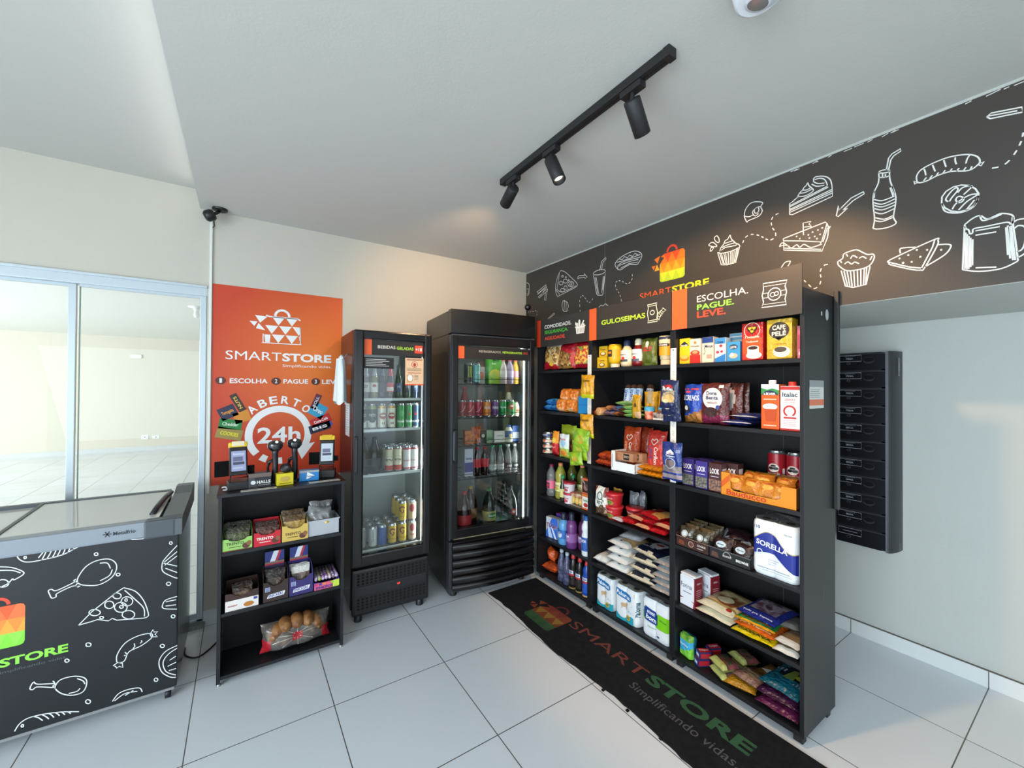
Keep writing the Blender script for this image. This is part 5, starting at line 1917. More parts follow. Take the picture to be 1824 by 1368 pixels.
carton('juice_carton', 'green one-litre juice carton on the top shelf of the wide fridge', 'drink carton', inside(FR2, .402, .145, 1.478), .108, .205, .07, P('#5cae46', .35), juice, rz=R(-6))
PETB = [(.027, 0), (.030, .006), (.030, .10), (.024, .125), (.013, .150), (.012, .165)]
for k, (x, cm_, bd, lc, lab) in enumerate(((.472, '#d6425a', '#b9a9a0', '#d8d0c8', 'small clear bottle with red-pink cap by the green carton'),
                                           (.530, '#c83a50', '#8a7f9a', '#b8a8c8', 'small purple-tinted bottle with red cap'),
                                           (.580, '#d84a62', '#c89a3a', '#d89aa0', 'amber drink bottle with a pink label at the right glass edge'))):
    bottle('drink_bottle', lab, 'drink bottle', inside(FR2, x, .155, 1.478), [(a, z * 1.1) for a, z in PETB], P(bd, .2, 0, .5), P(cm_, .4), [(.014, .176), (.014, .194), (.001, .196)],
           (.05, .10, .0308, P(lc, .4)), group='small bottles on the top shelf of the wide fridge')
sodas = [(.137, '#9c2630', '', 'dark red can cut by the left door frame'), (.200, '#b22834', '', 'bright red cola can in front'), (.262, '#a82a44', '', 'crimson soda can beside the orange one'),
         (.329, '#e0842a', 'FANTA', 'orange soda can with white lettering'), (.396, '#6a3a7a', 'FAN', 'purple grape soda can'), (.461, '#1f8a44', 'Sprite', 'green lemon soda can with white lettering'),
         (.530, '#1f8242', '', 'green guarana can with a red roundel')]
for i, (x, c, t, lab) in enumerate(sodas):
    def dd(mb, F, t=t, i=i):
        if t:
            mb.txt(t, 0, .068, .046, P('#f0f0ee'), F, .001, h=.020, center=True)
        elif i == 6:
            mb.ell(0, .075, .020, .022, P('#c8302c'), F, .001)
            mb.ell(0, .078, .014, .008, P('#f0ece0'), F, .0014)
        else:
            mb.line(crom([(-.020, .04), (0, .05), (.018, .085)]), .004, P('#e6c8c8'), F, .001)
    can('soda_can', lab, inside(FR2, x, .14, 1.232), P(c, .3, .2), h=.125, deco=dd, group='soda cans on the second shelf of the wide fridge', rz=R(-15))
for k, (x, y, z) in enumerate(((.579, .14, 1.232), (.575, .26, 1.232))):
    h = .115 if k == 0 else .20
    bottle('yogurt_drink', ['short cream bottle with a brown label on the second shelf', 'taller cream bottle standing behind the short one'][k], 'drink bottle', inside(FR2, x, y, z),
           [(.025, 0), (.028, .006), (.028, h * .65), (.018, h * .85), (.016, h * .92)], P('#d9cfb4', .4), P('#3a2c20', .4), [(.0175, h * .9), (.0175, h), (.001, h + .001)], (h * .2, h * .55, .0288, P('#e6d8b0', .4)),
           deco=lambda mb, F, h=h: mb.ell(0, h * .38, .012, .012, P('#7a4a20'), F, .001))
bottle('drink_bottle', 'pink bottle standing behind the red cola cans', 'drink bottle', inside(FR2, .215, .30, 1.232), [(a, z * 1.25) for a, z in PETB], P('#b04a56', .25, 0, .5), P('#c83a44', .4),
       [(.014, .205), (.014, .222), (.001, .224)], (.05, .11, .0308, P('#d88a8a', .4)))
# third shelf
carton('frozen_snack_box', 'red and orange snack pack on the third shelf, leftmost', 'food box', inside(FR2, .188, .13, 1.035), .062, .10, .05, P('#c2402c', .45, mix='#e08a3a', mscale=40), rz=R(-10))
bag('snack_bag', 'orange wrapped pack beside the red one on the third shelf', 'snack bag', inside(FR2, .250, .15, 1.035), .075, .125, .04, foil('#cf6a28', '#a8301e'), rz=R(-4), seed=5)
carton('food_box', 'black box with a pale round mark on the third shelf', 'food box', inside(FR2, .308, .15, 1.035), .045, .09, .06, P('#2c2a26', .4), lambda mb: mb.ell(0, .055, .013, .013, P('#d8d0b8'), plane, .001), rz=R(-6))
carton('food_box', 'pale green box on the third shelf of the wide fridge', 'food box', inside(FR2, .362, .15, 1.035), .050, .095, .06, P('#9ab48c', .4), lambda mb: mb.rect(-.02, .02, .02, .04, P('#5a8a5a'), plane, .001), rz=R(-6))
carton('cream_box', 'white low box with grey lettering on the third shelf', 'food box', inside(FR2, .440, .14, 1.035), .088, .085, .06, P('#dcdad2', .4), lambda mb: mb.txt('creme', 0, .05, .05, P('#6a7a8a'), plane, .001, center=True), rz=R(-6))
bottle('milk_bottle', 'white bottle with a blue label and yellow patch on the third shelf', 'drink bottle', inside(FR2, .520, .15, 1.035), [(.030, 0), (.032, .006), (.032, .085), (.016, .115)], P('#e8e4d2', .4), P('#3a58a8', .4),
       [(.0175, .112), (.0175, .128), (.001, .129)], (.035, .085, .0325, P('#3a5aa6', .4)), deco=lambda mb, F: mb.ell(0, .05, .014, .014, P('#e8d070'), F, .001))
carton('food_box', 'blue and white box at the right end of the third shelf', 'food box', inside(FR2, .583, .15, 1.035), .055, .12, .07, P('#3c5ea0', .4), lambda mb: mb.rect(-.028, .028, .02, .07, P('#c8d0dc'), plane, .001), rz=R(-6))
# fourth shelf
carton('milk_carton', 'white and violet carton at the left of the fourth shelf', 'drink carton', inside(FR2, .196, .15, .80), .065, .20, .06, P('#cfcfdc', .35),
       lambda mb: [mb.rect(-.032, .032, .03, .10, P('#4a3c8a'), plane, .001), mb.txt('leite', 0, .13, .045, P('#4a3c8a'), plane, .0012, center=True)], rz=R(-6))
for k, (x, lab) in enumerate(((.262, 'cola bottle with red label next to the violet carton'), (.325, 'cola bottle with red label next to the clear bottles'))):
    bottle('cola_bottle', lab, 'drink bottle', inside(FR2, x, .155, .80), [(.026, 0), (.030, .008), (.030, .09), (.027, .10), (.030, .125), (.014, .175), (.0125, .195)], P('#24100c', .12, 0, .6), P('#b8242c', .4),
           [(.0145, .19), (.0145, .207), (.001, .209)], (.062, .125, .0306, P('#c4202c', .4)), group='cola bottles on the fourth shelf of the wide fridge')
for k, (x, cm_, lab) in enumerate(((.388, '#3aa870', 'clear water bottle with a green cap beside the cola'), (.452, '#3aa870', 'clear water bottle with a green cap, further from the cola'),
                                   (.518, '#d8dcdc', 'clear bottle with a pale cap and dark label'), (.577, '#d8dcdc', 'clear bottle with a pale cap against the right wall'))):
    bottle('water_bottle', lab, 'drink bottle', inside(FR2, x, .155, .80), [(.027, 0), (.031, .006), (.030, .05), (.031, .10), (.028, .145), (.013, .19), (.012, .205)], CLR, P(cm_, .4),
           [(.0145, .20), (.0145, .217), (.001, .218)], (.035, .075, .0316, P('#c8ccc8' if k < 2 else '#34363a', .4)), group='clear bottles on the fourth shelf of the wide fridge',
           deco=vtxt('CRYSTAL' if k < 2 else 'H2O', '#3a4a5a' if k < 2 else '#e8e8e8', .055, .04))
# floor of the wide fridge
PET2 = [(.046, 0), (.052, .012), (.050, .07), (.052, .16), (.044, .215), (.018, .275), (.014, .29)]
for k, (x, y, c, lc, tx, cp_, lab) in enumerate(((.150, .12, '#2a1012', '#b02430', '', '#b8242c', 'large cola bottle with red label at the left door edge'),
                                            (.250, .25, '#2c1410', '#8a5a2a', '', '#c8a030', 'large brown bottle at the back of the fridge floor'),
                                            (.352, .13, '#20241c', '#b9a86a', 'Guaraná', '#2a7a3a', 'large dark bottle with a gold label on the fridge floor'),
                                            (.528, .13, '#1c2422', '#2a302e', '', '#1f1f22', 'large dark bottle with red oval mark on the fridge floor'),
                                            (.545, .27, '#18201c', '#242a28', '', '#1f1f22', 'large dark bottle against the right wall of the fridge'))):
    def dd(mb, F, k=k, tx=tx):
        if tx:
            mb.txt(tx, 0, .115, .07, P('#f0ece0'), F, .001, center=True)
            mb.ell(0, .115, .042, .020, P('#3a7a44'), F, .0006)
        if k == 3:
            mb.ell(0, .12, .026, .022, P('#c8382c'), F, .001)
            mb.ell(0, .12, .014, .010, P('#e8e0d8'), F, .0014)
    bottle('soft_drink_bottle', lab, 'drink bottle', inside(FR2, x, y, .397), PET2, P(c, .12, 0, .6), P(cp_, .4), [(.0165, .285), (.0165, .305), (.001, .307)], (.075, .145, .0525, P(lc, .4)),
           group='large bottles on the floor of the wide fridge', deco=dd)
bag('frozen_bag', 'crumpled grey and white packet lying between the large bottles', 'food bag', inside(FR2, .44, .10, .397), .13, .22, .05, foil('#8f9496', '#3a4a60', 18), lying=True, rz=R(25), seed=9)
bag('frozen_bag', 'green and grey packet lying at the front of the fridge floor', 'food bag', inside(FR2, .42, .075, .445), .11, .17, .04, foil('#6a7a76', '#3c7a3c', 18), lying=True, rz=R(-35), seed=12)

# ---------------------------------------------------------------- on and in the checkout shelf
PLY = -1.862


def open_box(name, label, x0, x1, y, d, z, hf, hb, mat, deco, contents, cat='candy box'):
    """counter display box: low cut front, higher sides and back, bars inside"""
    w = x1 - x0
    r = thing(name, label, cat, ((x0 + x1) / 2, y, z + .0012))
    mb = MB()
    t = .0015
    h2 = w / 2
    # sides with slanted top
    for s_ in (-1, 1):
        xx = s_ * h2
        a, b = (xx, xx + t) if s_ < 0 else (xx - t, xx)
        v = [(q, yy, zz) for q in (a, b) for yy, zz in ((0, 0), (0, hf), (d * .35, hb), (d, hb), (d, 0))]
        mb.add(v, [(0, 1, 2, 3, 4), (9, 8, 7, 6, 5)] + [(i, 5 + i, 5 + (i + 1) % 5, (i + 1) % 5) for i in range(5)], mat)
    n = 8
    pf = [(-h2, 0), (h2, 0), (h2, hf)] + [(h2 * .62 * math.cos(R(a)), hf * .98 - hf * .22 * math.sin(R(a))) for a in range(0, 181, 20)] + [(-h2, hf)]
    mb.poly(pf, mat, plane, .0004)
    mb.poly(pf, P('#8a7a6a', .7), lambda x, z, o: (-x, .0004 + o, z), .0)
    mb.box(-h2, h2, d - t, d, 0, hb, mat)
    mb.box(-h2, h2, 0, d, 0, t, mat)
    deco(mb)
    mb.build('box', r)
    contents(r, w, d)
    return r


def bars(col, dark, n, h, tilt=12, wide=.9):
    def f(r, w, d):
        rnd = random.Random(n)
        for k in range(n):
            y = .012 + (d - .03) * k / n
            M = Matrix.Translation((rnd.uniform(-.004, .004), y, .004)) @ Matrix.Rotation(R(-tilt + rnd.uniform(-4, 4)), 4, 'X')
            mb = MB(M)
            pillow(mb, w * wide, h + rnd.uniform(-.004, .006), .014, lambda u, v: col if abs(v) < .55 else dark, dark, nx=6, nz=8, seed=k, crimp=.12)
            mb.build('wrapped_bar', r)
    return f


def trento(bg_, tcol, two=None):
    def f(mb):
        w = .118
        mb.txt('TRENTO', -w * .40, .030, w * .62, P(tcol), plane, .001, h=.014)
        mb.rect(-w * .30, w * .12, .018, .021, P(tcol), plane, .001)
        mb.ell(w * .30, .020, w * .14, .014, P('#5a3220'), plane, .001)
        mb.ell(w * .40, .030, w * .09, .012, P('#8a5a34'), plane, .0014)
        if two:
            mb.rect(-.062, .062, 0, .006, P(two), plane, .0008)
    return f


open_box('candy_box', 'pale green counter box of dark wrapped wafer bars', -3.134, -3.012, PLY, .15, .638, .062, .095, P('#94c062', .45), trento('', '#3c3a1e', '#5a3220'), bars(foil('#4a4c20'), foil('#2a2c14'), 7, .10))
open_box('candy_box', 'red counter box of wafer bars with torn front edge', -3.006, -2.888, PLY, .15, .638, .070, .10, P('#c4182c', .45), trento('', '#f0e6dc'), bars(foil('#6a3420'), foil('#4a2418'), 6, .085))
open_box('candy_box', 'mustard yellow counter box of gold wrapped wafer bars', -2.882, -2.760, PLY, .15, .638, .082, .105, P('#cfae55', .45), trento('', '#4a2c14'), bars(foil('#b08a3c'), foil('#5a4020'), 7, .12))
bx = thing('plastic_bin', 'clear plastic bin at the right end of the upper checkout shelf', 'plastic bin', (-2.681, PLY + .008, .6392))
mb = MB()
CP = clear('milky_plastic', (.86, .88, .92), rough=.2, base=.45)
for (a, b, c_, d_, e, f_) in ((-.078, .078, 0, .002, 0, .082), (-.078, .078, .148, .15, 0, .082), (-.078, -.076, 0, .15, 0, .082), (.076, .078, 0, .15, 0, .082), (-.078, .078, 0, .15, 0, .002),
                              (-.082, .082, -.003, .001, .078, .084), (-.082, .082, .149, .153, .078, .084), (-.082, -.077, 0, .15, .078, .084), (.077, .082, 0, .15, .078, .084)):
    mb.box(a, b, c_, d_, e, f_, CP)
mb.build('tub', bx)
WRAP = clear('cellophane', (.80, .80, .80), rough=.12, fres=1.7, base=.22)
for k, (x, y, z, a, w, h) in enumerate(((-2.72, -1.80, .655, 12, .12, .13), (-2.665, -1.815, .650, -14, .11, .12), (-2.69, -1.76, .665, 3, .12, .14), (-2.755, -1.775, .715, 60, .08, .09))):
    r = thing('cookie_bag', ['clear cellophane bag of cookies leaning left in the plastic bin', 'clear cellophane bag with gold tie at the front right of the bin', 'tall clear cellophane bag at the back of the bin',
                             'clear bag tail hanging over the left bin edge'][k], 'cookie bag', (x, y, z), (0, R(a), 0), 'cellophane bags in the bin')
    mb = MB()
    pillow(mb, w, h, .05, lambda u, v: WRAP, WRAP, seed=k + 3, wr=.2)
    mb.build('wrapper', r)
    if k < 3:
        mb = MB()
        for q in range(3):
            mb.lathe([(.001, .012), (.018, .010), (.022, 0), (.018, -.010), (.001, -.012)][::-1], P('#9a5a34', .7, mix='#6a3a20', mscale=80), -.02 + .02 * q, (-1) ** q * .008, 12)
        c = mb.build('cookies', r)
        c.location = (0, 0, .045)
    if k == 1:
        MB().lathe([(.001, .062), (.014, .060), (.018, .05), (.010, .046)][::-1], P('#e6c25a', .3, .6), .012, -.026, 10).build('gold_tie', r)


def wbox(mb):
    mb.rect(-.069, .069, .0, .05, P('#e4dcd6', .45), plane, .0008)
    mb.txt('bonsabor', -.058, .020, .040, P('#a83a34'), plane, .0014, h=.009)
    mb.ell(.028, .018, .022, .012, P('#b9742c'), plane, .0014)
    mb.rect(.048, .064, .034, .046, P('#3a4a8a'), plane, .0014)


open_box('candy_box', 'white and brown box of dark snack bars on the middle checkout shelf', -3.121, -2.982, PLY + .005, .14, .345, .085, .10, P('#3a221a', .45), wbox, bars(foil('#8a6a50', '#4a3020'), foil('#3a2418'), 5, .09, 25, .6))


def snick(base_, lower, torn):
    def f(mb):
        mb.poly([(-.04, .018), (.036, .022), (.042, .042), (-.034, .036)], WHITE, plane, .0008)
        mb.txt('SNICKERS', -.034, .021, .068, P('#2a2c8a'), plane, .0014, h=.015, rot=.05)
        mb.rect(-.048, -.026, .052, .074, P('#a8b0c4', .5), plane, .0008)
        for q in range(3):
            mb.rect(-.046, -.028, .055 + q * .006, .058 + q * .006, P('#3a4a8a'), plane, .0014)
        # raised header card at the back
        mb.box(-.045, .045, .118, .121, .08, .215, P(base_, .45))
        B = lambda x, z, o: (x, .118 - o, z)
        mb.rect(-.045, .045, .165, .215, P('#2c3478', .45), B, .0006)
        mb.poly([(-.022, .160), (.002, .160), (.020, .215), (-.004, .215)], P('#d8dce8'), B, .001)
        mb.poly([(.002, .160), (.014, .160), (.032, .215), (.020, .215)], P('#b8303c'), B, .001)
        mb.rect(-.045, .045, .150, .160, P('#7a6a60'), B, .001)
        mb.rect(-.045, .045, .143, .150, P('#b0283a'), B, .001)
    return f


open_box('candy_box', 'brown display box of chocolate bars with a raised back card', -2.962, -2.850, PLY + .004, .125, .345, .10, .14, P('#33221f', .45), snick('#3a2a4a', 0, 0), bars(foil('#4a3428'), foil('#2a1c18'), 5, .13, 20, .8))
open_box('candy_box', 'violet display box of chocolate bars with a raised back card', -2.845, -2.733, PLY + .004, .125, .345, .10, .14, P('#352a68', .45), snick('#322a6a', 0, 0), bars(foil('#8a7468', '#3a2c28'), foil('#d8d4cc'), 5, .13, 20, .8))


def mentos(r, w, d):
    cols = ['#6a4a8a', '#a8b83a', '#7a3a7a', '#8a4a9a', '#c8a83a', '#5a3a6a', '#9a5aa8']
    for k in range(7):
        x = -w / 2 + .012 + k * (w - .024) / 6
        mb = MB()
        mb.tube([(x, .010, .052), (x, .05, .054), (x, d - .01, .060)], .0088, P(cols[k], .3, mix='#d8c8e0', mscale=60), n=10)
        mb.build('candy_roll', r)


def mdeco(mb):
    mb.rect(-.063, .063, .0, .036, P('#d8607a', .45), plane, .0008)
    mb.rect(.030, .063, .0, .036, P('#c8dc4a', .45), plane, .0012)
    mb.txt('mentos', -.055, .004, .085, P('#3a2c8a'), plane, .0018, h=.016)
    for q, c in enumerate(('#c83a7a', '#3a3a9a', '#e08a5a', '#e8607a', '#8ac83a')):
        mb.rect(-.06 + q * .020, -.046 + q * .020, .023, .034, P(c), plane, .0014)


open_box('candy_box', 'colourful low display box of candy rolls at the right of the middle shelf', -2.727, -2.600, PLY + .002, .16, .345, .040, .046, P('#5a3a8a', .45), mdeco, mentos)

# bag of bread rolls on the bottom board
r = thing('bread_bag', 'clear red-printed bag of bread rolls on the bottom checkout board', 'bread bag', (-2.805, -1.765, .047))
bmat = P('#96683a', .55, mix='#6e4424', mscale=30)
rnd = random.Random(8)
mb = MB(Matrix.Translation((0, 0, .075)) @ Matrix.Rotation(R(-8), 4, 'Y'))
for k in range(12):
    a = 2 * math.pi * k / 12
    cx, cz = .105 * math.cos(a), .052 * math.sin(a)
    mm = MB(Matrix.Translation((cx, -.02 * math.sin(a) - .03, .096 + cz)) @ Matrix.Rotation(a, 4, 'Y') @ Matrix.Rotation(R(90), 4, 'X'))
    mm.lathe([(.001, -.06), (.022, -.048), (.034, -.02), (.036, .0), (.034, .02), (.022, .048), (.001, .06)], bmat, n=12)
    mm.build('bread_roll', r)
mb = MB(Matrix.Translation((0, -.03, .012)))
CRINK = clear('bread_film', (.88, .84, .78), rough=.10, fres=1.5, base=.10)
redp = P('#a8202a', .3, 0, .5, .5, 40)
Fb = pillow(mb, .335, .150, .14, lambda u, v: redp if (abs(u) > .80 and v < 0) or (abs(u) < .12 and abs(v) < .18) else CRINK, CRINK, nx=26, nz=18, seed=21, wr=.10)
wt = P('#d8d2c8', .35)
for k in range(9):
    a = R(15 + 330 * k / 9)
    mb.line([(.02 * math.cos(a), .078 + .012 * math.sin(a)), (.12 * math.cos(a), .078 + .050 * math.sin(a))], .003, wt, Fb, .001)
mb.build('wrapper', r)


# payment terminals, scanners and small boxes on the checkout top
def terminal(x, y, rz, roll, labels, group):
    z = .925
    r = thing('payment_terminal', labels, 'payment terminal', (x, y, z), (0, 0, rz), group)
    k = P('#151518', .4)
    b = MB()
    b.box(-.045, .045, -.02, .07, 0, .042, k, .004)
    b.build('dock', r)
    w = MB()
    for s_ in (-1, 1):
        w.tube([(s_ * .035, .0, .04), (s_ * .037, -.012, .062), (s_ * .030, .02, .085), (s_ * .030, .03, .12)], .0028, P('#2a2a2e', .3, .5), n=6)
    w.tube([(-.037, -.012, .062), (.037, -.012, .062)], .0028, P('#2a2a2e', .3, .5), n=6)
    w.build('wire_stand', r)
    M = Matrix.Translation((0, 0, .072)) @ Matrix.Rotation(R(-16), 4, 'X')
    ph = MB(M)
    ph.box(-.039, .039, -.012, .012, 0, .145, k, .006)
    body = ph.build('terminal_body', r)
    s = MB(M)
    Fs = lambda a, c, o: (a, -.0122 - o, c)
    s.rect(-.031, .031, .020, .122, P('#8a8fb0' if roll else '#a9b4bc', .25, emit=.35), Fs, .0004)
    for q, (za, zb, c) in enumerate(((.100, .110, '#c0c4d8'), (.070, .092, '#6a6c86'), (.052, .066, '#4a4a5e'), (.032, .040, '#b8bccc'))):
        s.rect(-.024, .024 - .006 * (q % 2), za, zb, P(c, .3), Fs, .0008)
    s.build('screen', body)
    hd = MB(M)
    hd.box(-.041, .041, -.018, .020, .142, .168, P('#e6bf22', .35), .006)
    hd.box(-.028, .028, -.020, -.010, .146, .172, P('#e8d9b8' if roll else '#d8ae18', .45), .004)
    hd.build('printer_head', r)
    return r


t1 = terminal(-3.072, -1.79, R(6), True, 'payment terminal with yellow printer head and paper on the left of the counter', 'payment terminals on the checkout')
t2 = terminal(-2.648, -1.72, R(-14), False, 'payment terminal with yellow printer head by the slim fridge', 'payment terminals on the checkout')
for k, (t, xs) in enumerate(((t1, ((-.10, -.040, .050, .128), (.040, .070, .055, .095))), (t2, ((-.095, -.036, .055, .125), (.038, .060, .07, .10))))):
    for q, (a, b, c_, d_) in enumerate(xs):
        m = MB()
        m.box(a, b, .012, .018, c_ + .02, d_ + .02, P('#0c0c0d', .8, 0, .1), .001)
        m.build('side_plate', t)


def scanner(x, y, rz, lab):
    z = .925
    r = thing('barcode_scanner', lab, 'barcode scanner', (x, y, z), (0, 0, rz), 'barcode scanners on the checkout')
    k = P('#1a1a1d', .35)
    b = MB()
    b.lathe([(.040, 0), (.040, .004), (.030, .010), (.012, .014)], k, 0, .02, 24)
    b.build('base', r)
    s = MB()
    s.tube([(-.026, .02, .012), (-.028, .022, .09), (-.024, .016, .12), (-.008, .004, .13)], [.006, .006, .010, .008], k, n=10)
    s.build('stand_arm', r)
    h = MB()
    h.tube([(0, .012, .012), (.002, .006, .06), (.003, 0, .11), (.0, -.004, .165), (0, -.010, .195)], [.016, .016, .0135, .0145, .018], P('#222226', .3), n=14)
    h.build('handle', r)
    M = Matrix.Translation((0, -.012, .200)) @ Matrix.Rotation(R(-24), 4, 'X')
    hd = MB(M)
    hd.lathe([(.014, -.022), (.024, -.016), (.036, .0), (.038, .014), (.034, .026), (.018, .034), (.001, .036)], P('#1b1b1f', .12, 0, .6, coat=1), n=26)
    hd.build('scanner_head', r)
    w = MB(M)
    w.ell(0, .012, .026, .012, P('#0b0b10', .05, .3, coat=1), lambda a, c, o: (a, -.0375 - o, c), .001)
    w.ell(0, .017, .007, .006, P('#ffffff', .2, emit=2.5), lambda a, c, o: (a, -.038 - o, c), .0015)
    w.build('scan_window', r)


scanner(-2.912, -1.765, R(8), 'black handheld scanner on its stand, beside the black lozenge box')
scanner(-2.815, -1.725, R(-4), 'black handheld scanner on its stand, behind the yellow candy box')


def halls(mb):
    mb.rect(-.050, .050, .055, .075, P('#6a5a54', .4), plane, .0008)
    mb.poly([(-.050, .008), (-.012, .008), (-.026, .055), (-.050, .055)], P('#3c3c40'), plane, .0008)
    mb.txt('HALLS', -.014, .022, .060, P('#eceae6'), plane, .0014, h=.016)
    mb.ell(-.030, .030, .011, .010, P('#d8d8da'), plane, .0014)
    mb.rect(-.008, .044, .014, .016, P('#b8b8b8'), plane, .0014)


carton('candy_box', 'black box of lozenges between the left terminal and scanner', 'candy box', (-2.980, -1.815, .925), .100, .075, .06, P('#1c1c1f', .4), halls, rz=R(2))
carton('candy_box', 'bright yellow candy box at the front of the counter', 'candy box', (-2.866, -1.818, .925), .078, .062, .055, P('#dccb1e', .4),
       lambda mb: [mb.ell(0, .033, .024, .014, P('#c8a84a'), plane, .001), mb.rect(-.028, .028, .008, .012, P('#8a7a1e'), plane, .001)], rz=R(6))
carton('candy_box', 'blue chewing gum box near the right terminal', 'candy box', (-2.746, -1.775, .925), .098, .058, .05, P('#1f7fc4', .35),
       lambda mb: [mb.poly([(-.014, .010), (-.010, .050), (.028, .028)], WHITE, plane, .001), mb.txt('Trident', -.012, .022, .034, P('#1a4a8a'), plane, .0016), mb.rect(-.049, .049, .046, .058, P('#9aa0a4', .4), plane, .0009)], rz=R(-3))
# crumpled black cloth on the yellow box
mb = MB()
rnd = random.Random(3)
v, f = [], []
for j in range(9):
    for i in range(16):
        a, t = 2 * math.pi * i / 16, math.pi * j / 8
        rr = .026 * (1 + .30 * math.sin(3 * a + j) + rnd.uniform(-.12, .12))
        v.append((rr * math.sin(t) * math.cos(a), rr * math.sin(t) * math.sin(a), .026 * (1 - math.cos(t)) * 1.0))
for j in range(8):
    for i in range(16):
        a, b = j * 16 + i, j * 16 + (i + 1) % 16
        f.append((a, b, b + 16, a + 16))
mb.add(v, [tuple(reversed(q)) for q in f], P('#1a1816', .35, 0, .5, .5, 60), True)
single(mb, 'cable_bundle', 'crumpled black bundle lying on the yellow candy box', 'cable bundle', (-2.860, -1.790, .986))
tag(MB().tube(crom([(-3.135, -1.80, .931), (-3.12, -1.82, .936), (-3.125, -1.79, .944), (-3.14, -1.77, .938), (-3.12, -1.75, .931), (-3.10, -1.74, .931)], k=4), .004, P('#a9a9ac', .4), n=8).build('coiled_cable'),
    'grey coiled cable at the left end of the checkout top', 'cable')

# things on the left side of the slim fridge
a_ = R(-2.5)
r = thing('plastic_bags', 'bunch of thin white carrier bags hanging on the side of the slim fridge', 'carrier bags', inside(FR1, -.008, .15, 1.625))
r.rotation_euler = (0, 0, a_)
mb = MB(Matrix.Rotation(R(90), 4, 'Z') @ Matrix.Rotation(R(180), 4, 'Z') @ Matrix.Translation((0, -.044, -.275)))
pm = P('#dfe5e4', .45, 0, .4, .5, 30)
v, f = [], []
NX, NZ = 18, 16
for j in range(NZ + 1):
    t = j / NZ
    wv = (.15 if t < .72 else .15 * (1 - (t - .72) / .28 * .62)) * (1 + .03 * math.sin(7 * t))
    for i in range(NX * 2):
        a = 2 * math.pi * i / (NX * 2)
        fold = 1 + .16 * math.sin(7 * a + 2 * t) + .10 * math.sin(11 * a)
        v.append((wv * .5 * math.cos(a), .034 * fold * math.sin(a) * (1 - .3 * t), t * .275 + .012 * math.sin(3 * a) * (1 - t)))
for j in range(NZ):
    for i in range(NX * 2):
        a, b = j * NX * 2 + i, j * NX * 2 + (i + 1) % (NX * 2)
        f.append((a, b, b + NX * 2, a + NX * 2))
mb.add(v, f, pm, True)
mb.tube([(-.018, 0, .262), (-.030, .004, .285), (-.040, .0, .268)], .012, pm, n=8)
mb.tube([(.012, 0, .265), (.022, .004, .290), (.034, .0, .272)], .012, pm, n=8)
mb.build('bags', r)
MB(Matrix.Rotation(0, 4, 'X')).tube([(.006, 0, .03), (-.010, 0, .028), (-.022, 0, .012), (-.030, 0, .018)], .003, SILV, n=8).build('hook', r)
mb = MB()
F = lambda x, z, o: (-.0015 - o, -x, z)
mb.box(-.0015, -.0005, -.07, .07, -.105, .105, P('#dfe6e6', .5))
for q in range(12):
    mb.rect(-.055, .04 - .02 * (q % 3), .085 - q * .015, .088 - q * .015, P('#7a8486'), F, .0006)
o = single(mb, 'paper_notice', 'white printed paper notice on the side of the slim fridge below the bags', 'notice', inside(FR1, 0, .20, 1.24), (0, 0, a_))
# ---------------------------------------------------------------- goods on the long shelves
def S(y, row, d=.03, dz=0.0):
    return (XF + d, y, SZ[row] + dz + .0012)


def T(mb, F, t, x, z, w, c, h=None, o=.0014, bold=1, rot=0):
    mb.txt(t, x, z, w, P(c, .45), F, o, h=h, center=True, bold=bold, rot=rot)


# --- first unit, top board: party snack bags
for nm, y, w, h, c2, sd, lab in (('pasta_bag', -1.900, .192, .185, ('#c8a45a', '#8a5a2a', '#e0c890'), 1, 'clear pasta bag with red foot at the left end of the top board'),
                                 ('pasta_bag', -2.065, .180, .185, ('#a87a3c', '#6a4424', '#d0b070'), 2, 'red topped bag of brown pasta in the middle of its row'),
                                 ('pasta_bag', -2.235, .165, .185, ('#e8b84a', '#c8452c', '#7a9a4a'), 3, 'red and yellow bag of coloured pasta beside the divider')):
    red = foil('#b01c28')
    cont = P(c2[0], .4, mix=(c2[1], c2[2]), mscale=55, hard=True, bump=.5)
    if sd == 1:
        col = lambda u, v, red=red, cont=cont: red if v < -.55 - .25 * u else (P('#cfc8bc', .3) if v > .75 else cont)
    elif sd == 2:
        col = lambda u, v, red=red, cont=cont: red if (v > .25 - .3 * u or u > .7) else cont
    else:
        col = lambda u, v, red=red, cont=cont: red if (v > .6 or v < -.8 or abs(u) > .85) else (P('#e8b030', .35) if abs(u) > .65 else cont)
    bag(nm, lab, 'pasta bag', S(y, 0, .045), w, h, .075, col, back=red, rz=RZ, seed=sd, rx=R(-8),
        deco=(lambda mb, F: [mb.ring(.03, .125, .022, .004, P('#e8e4dc'), F), mb.ell(.02, .03, .02, .012, P('#e8b030'), F, .001)]) if sd == 1 else None)

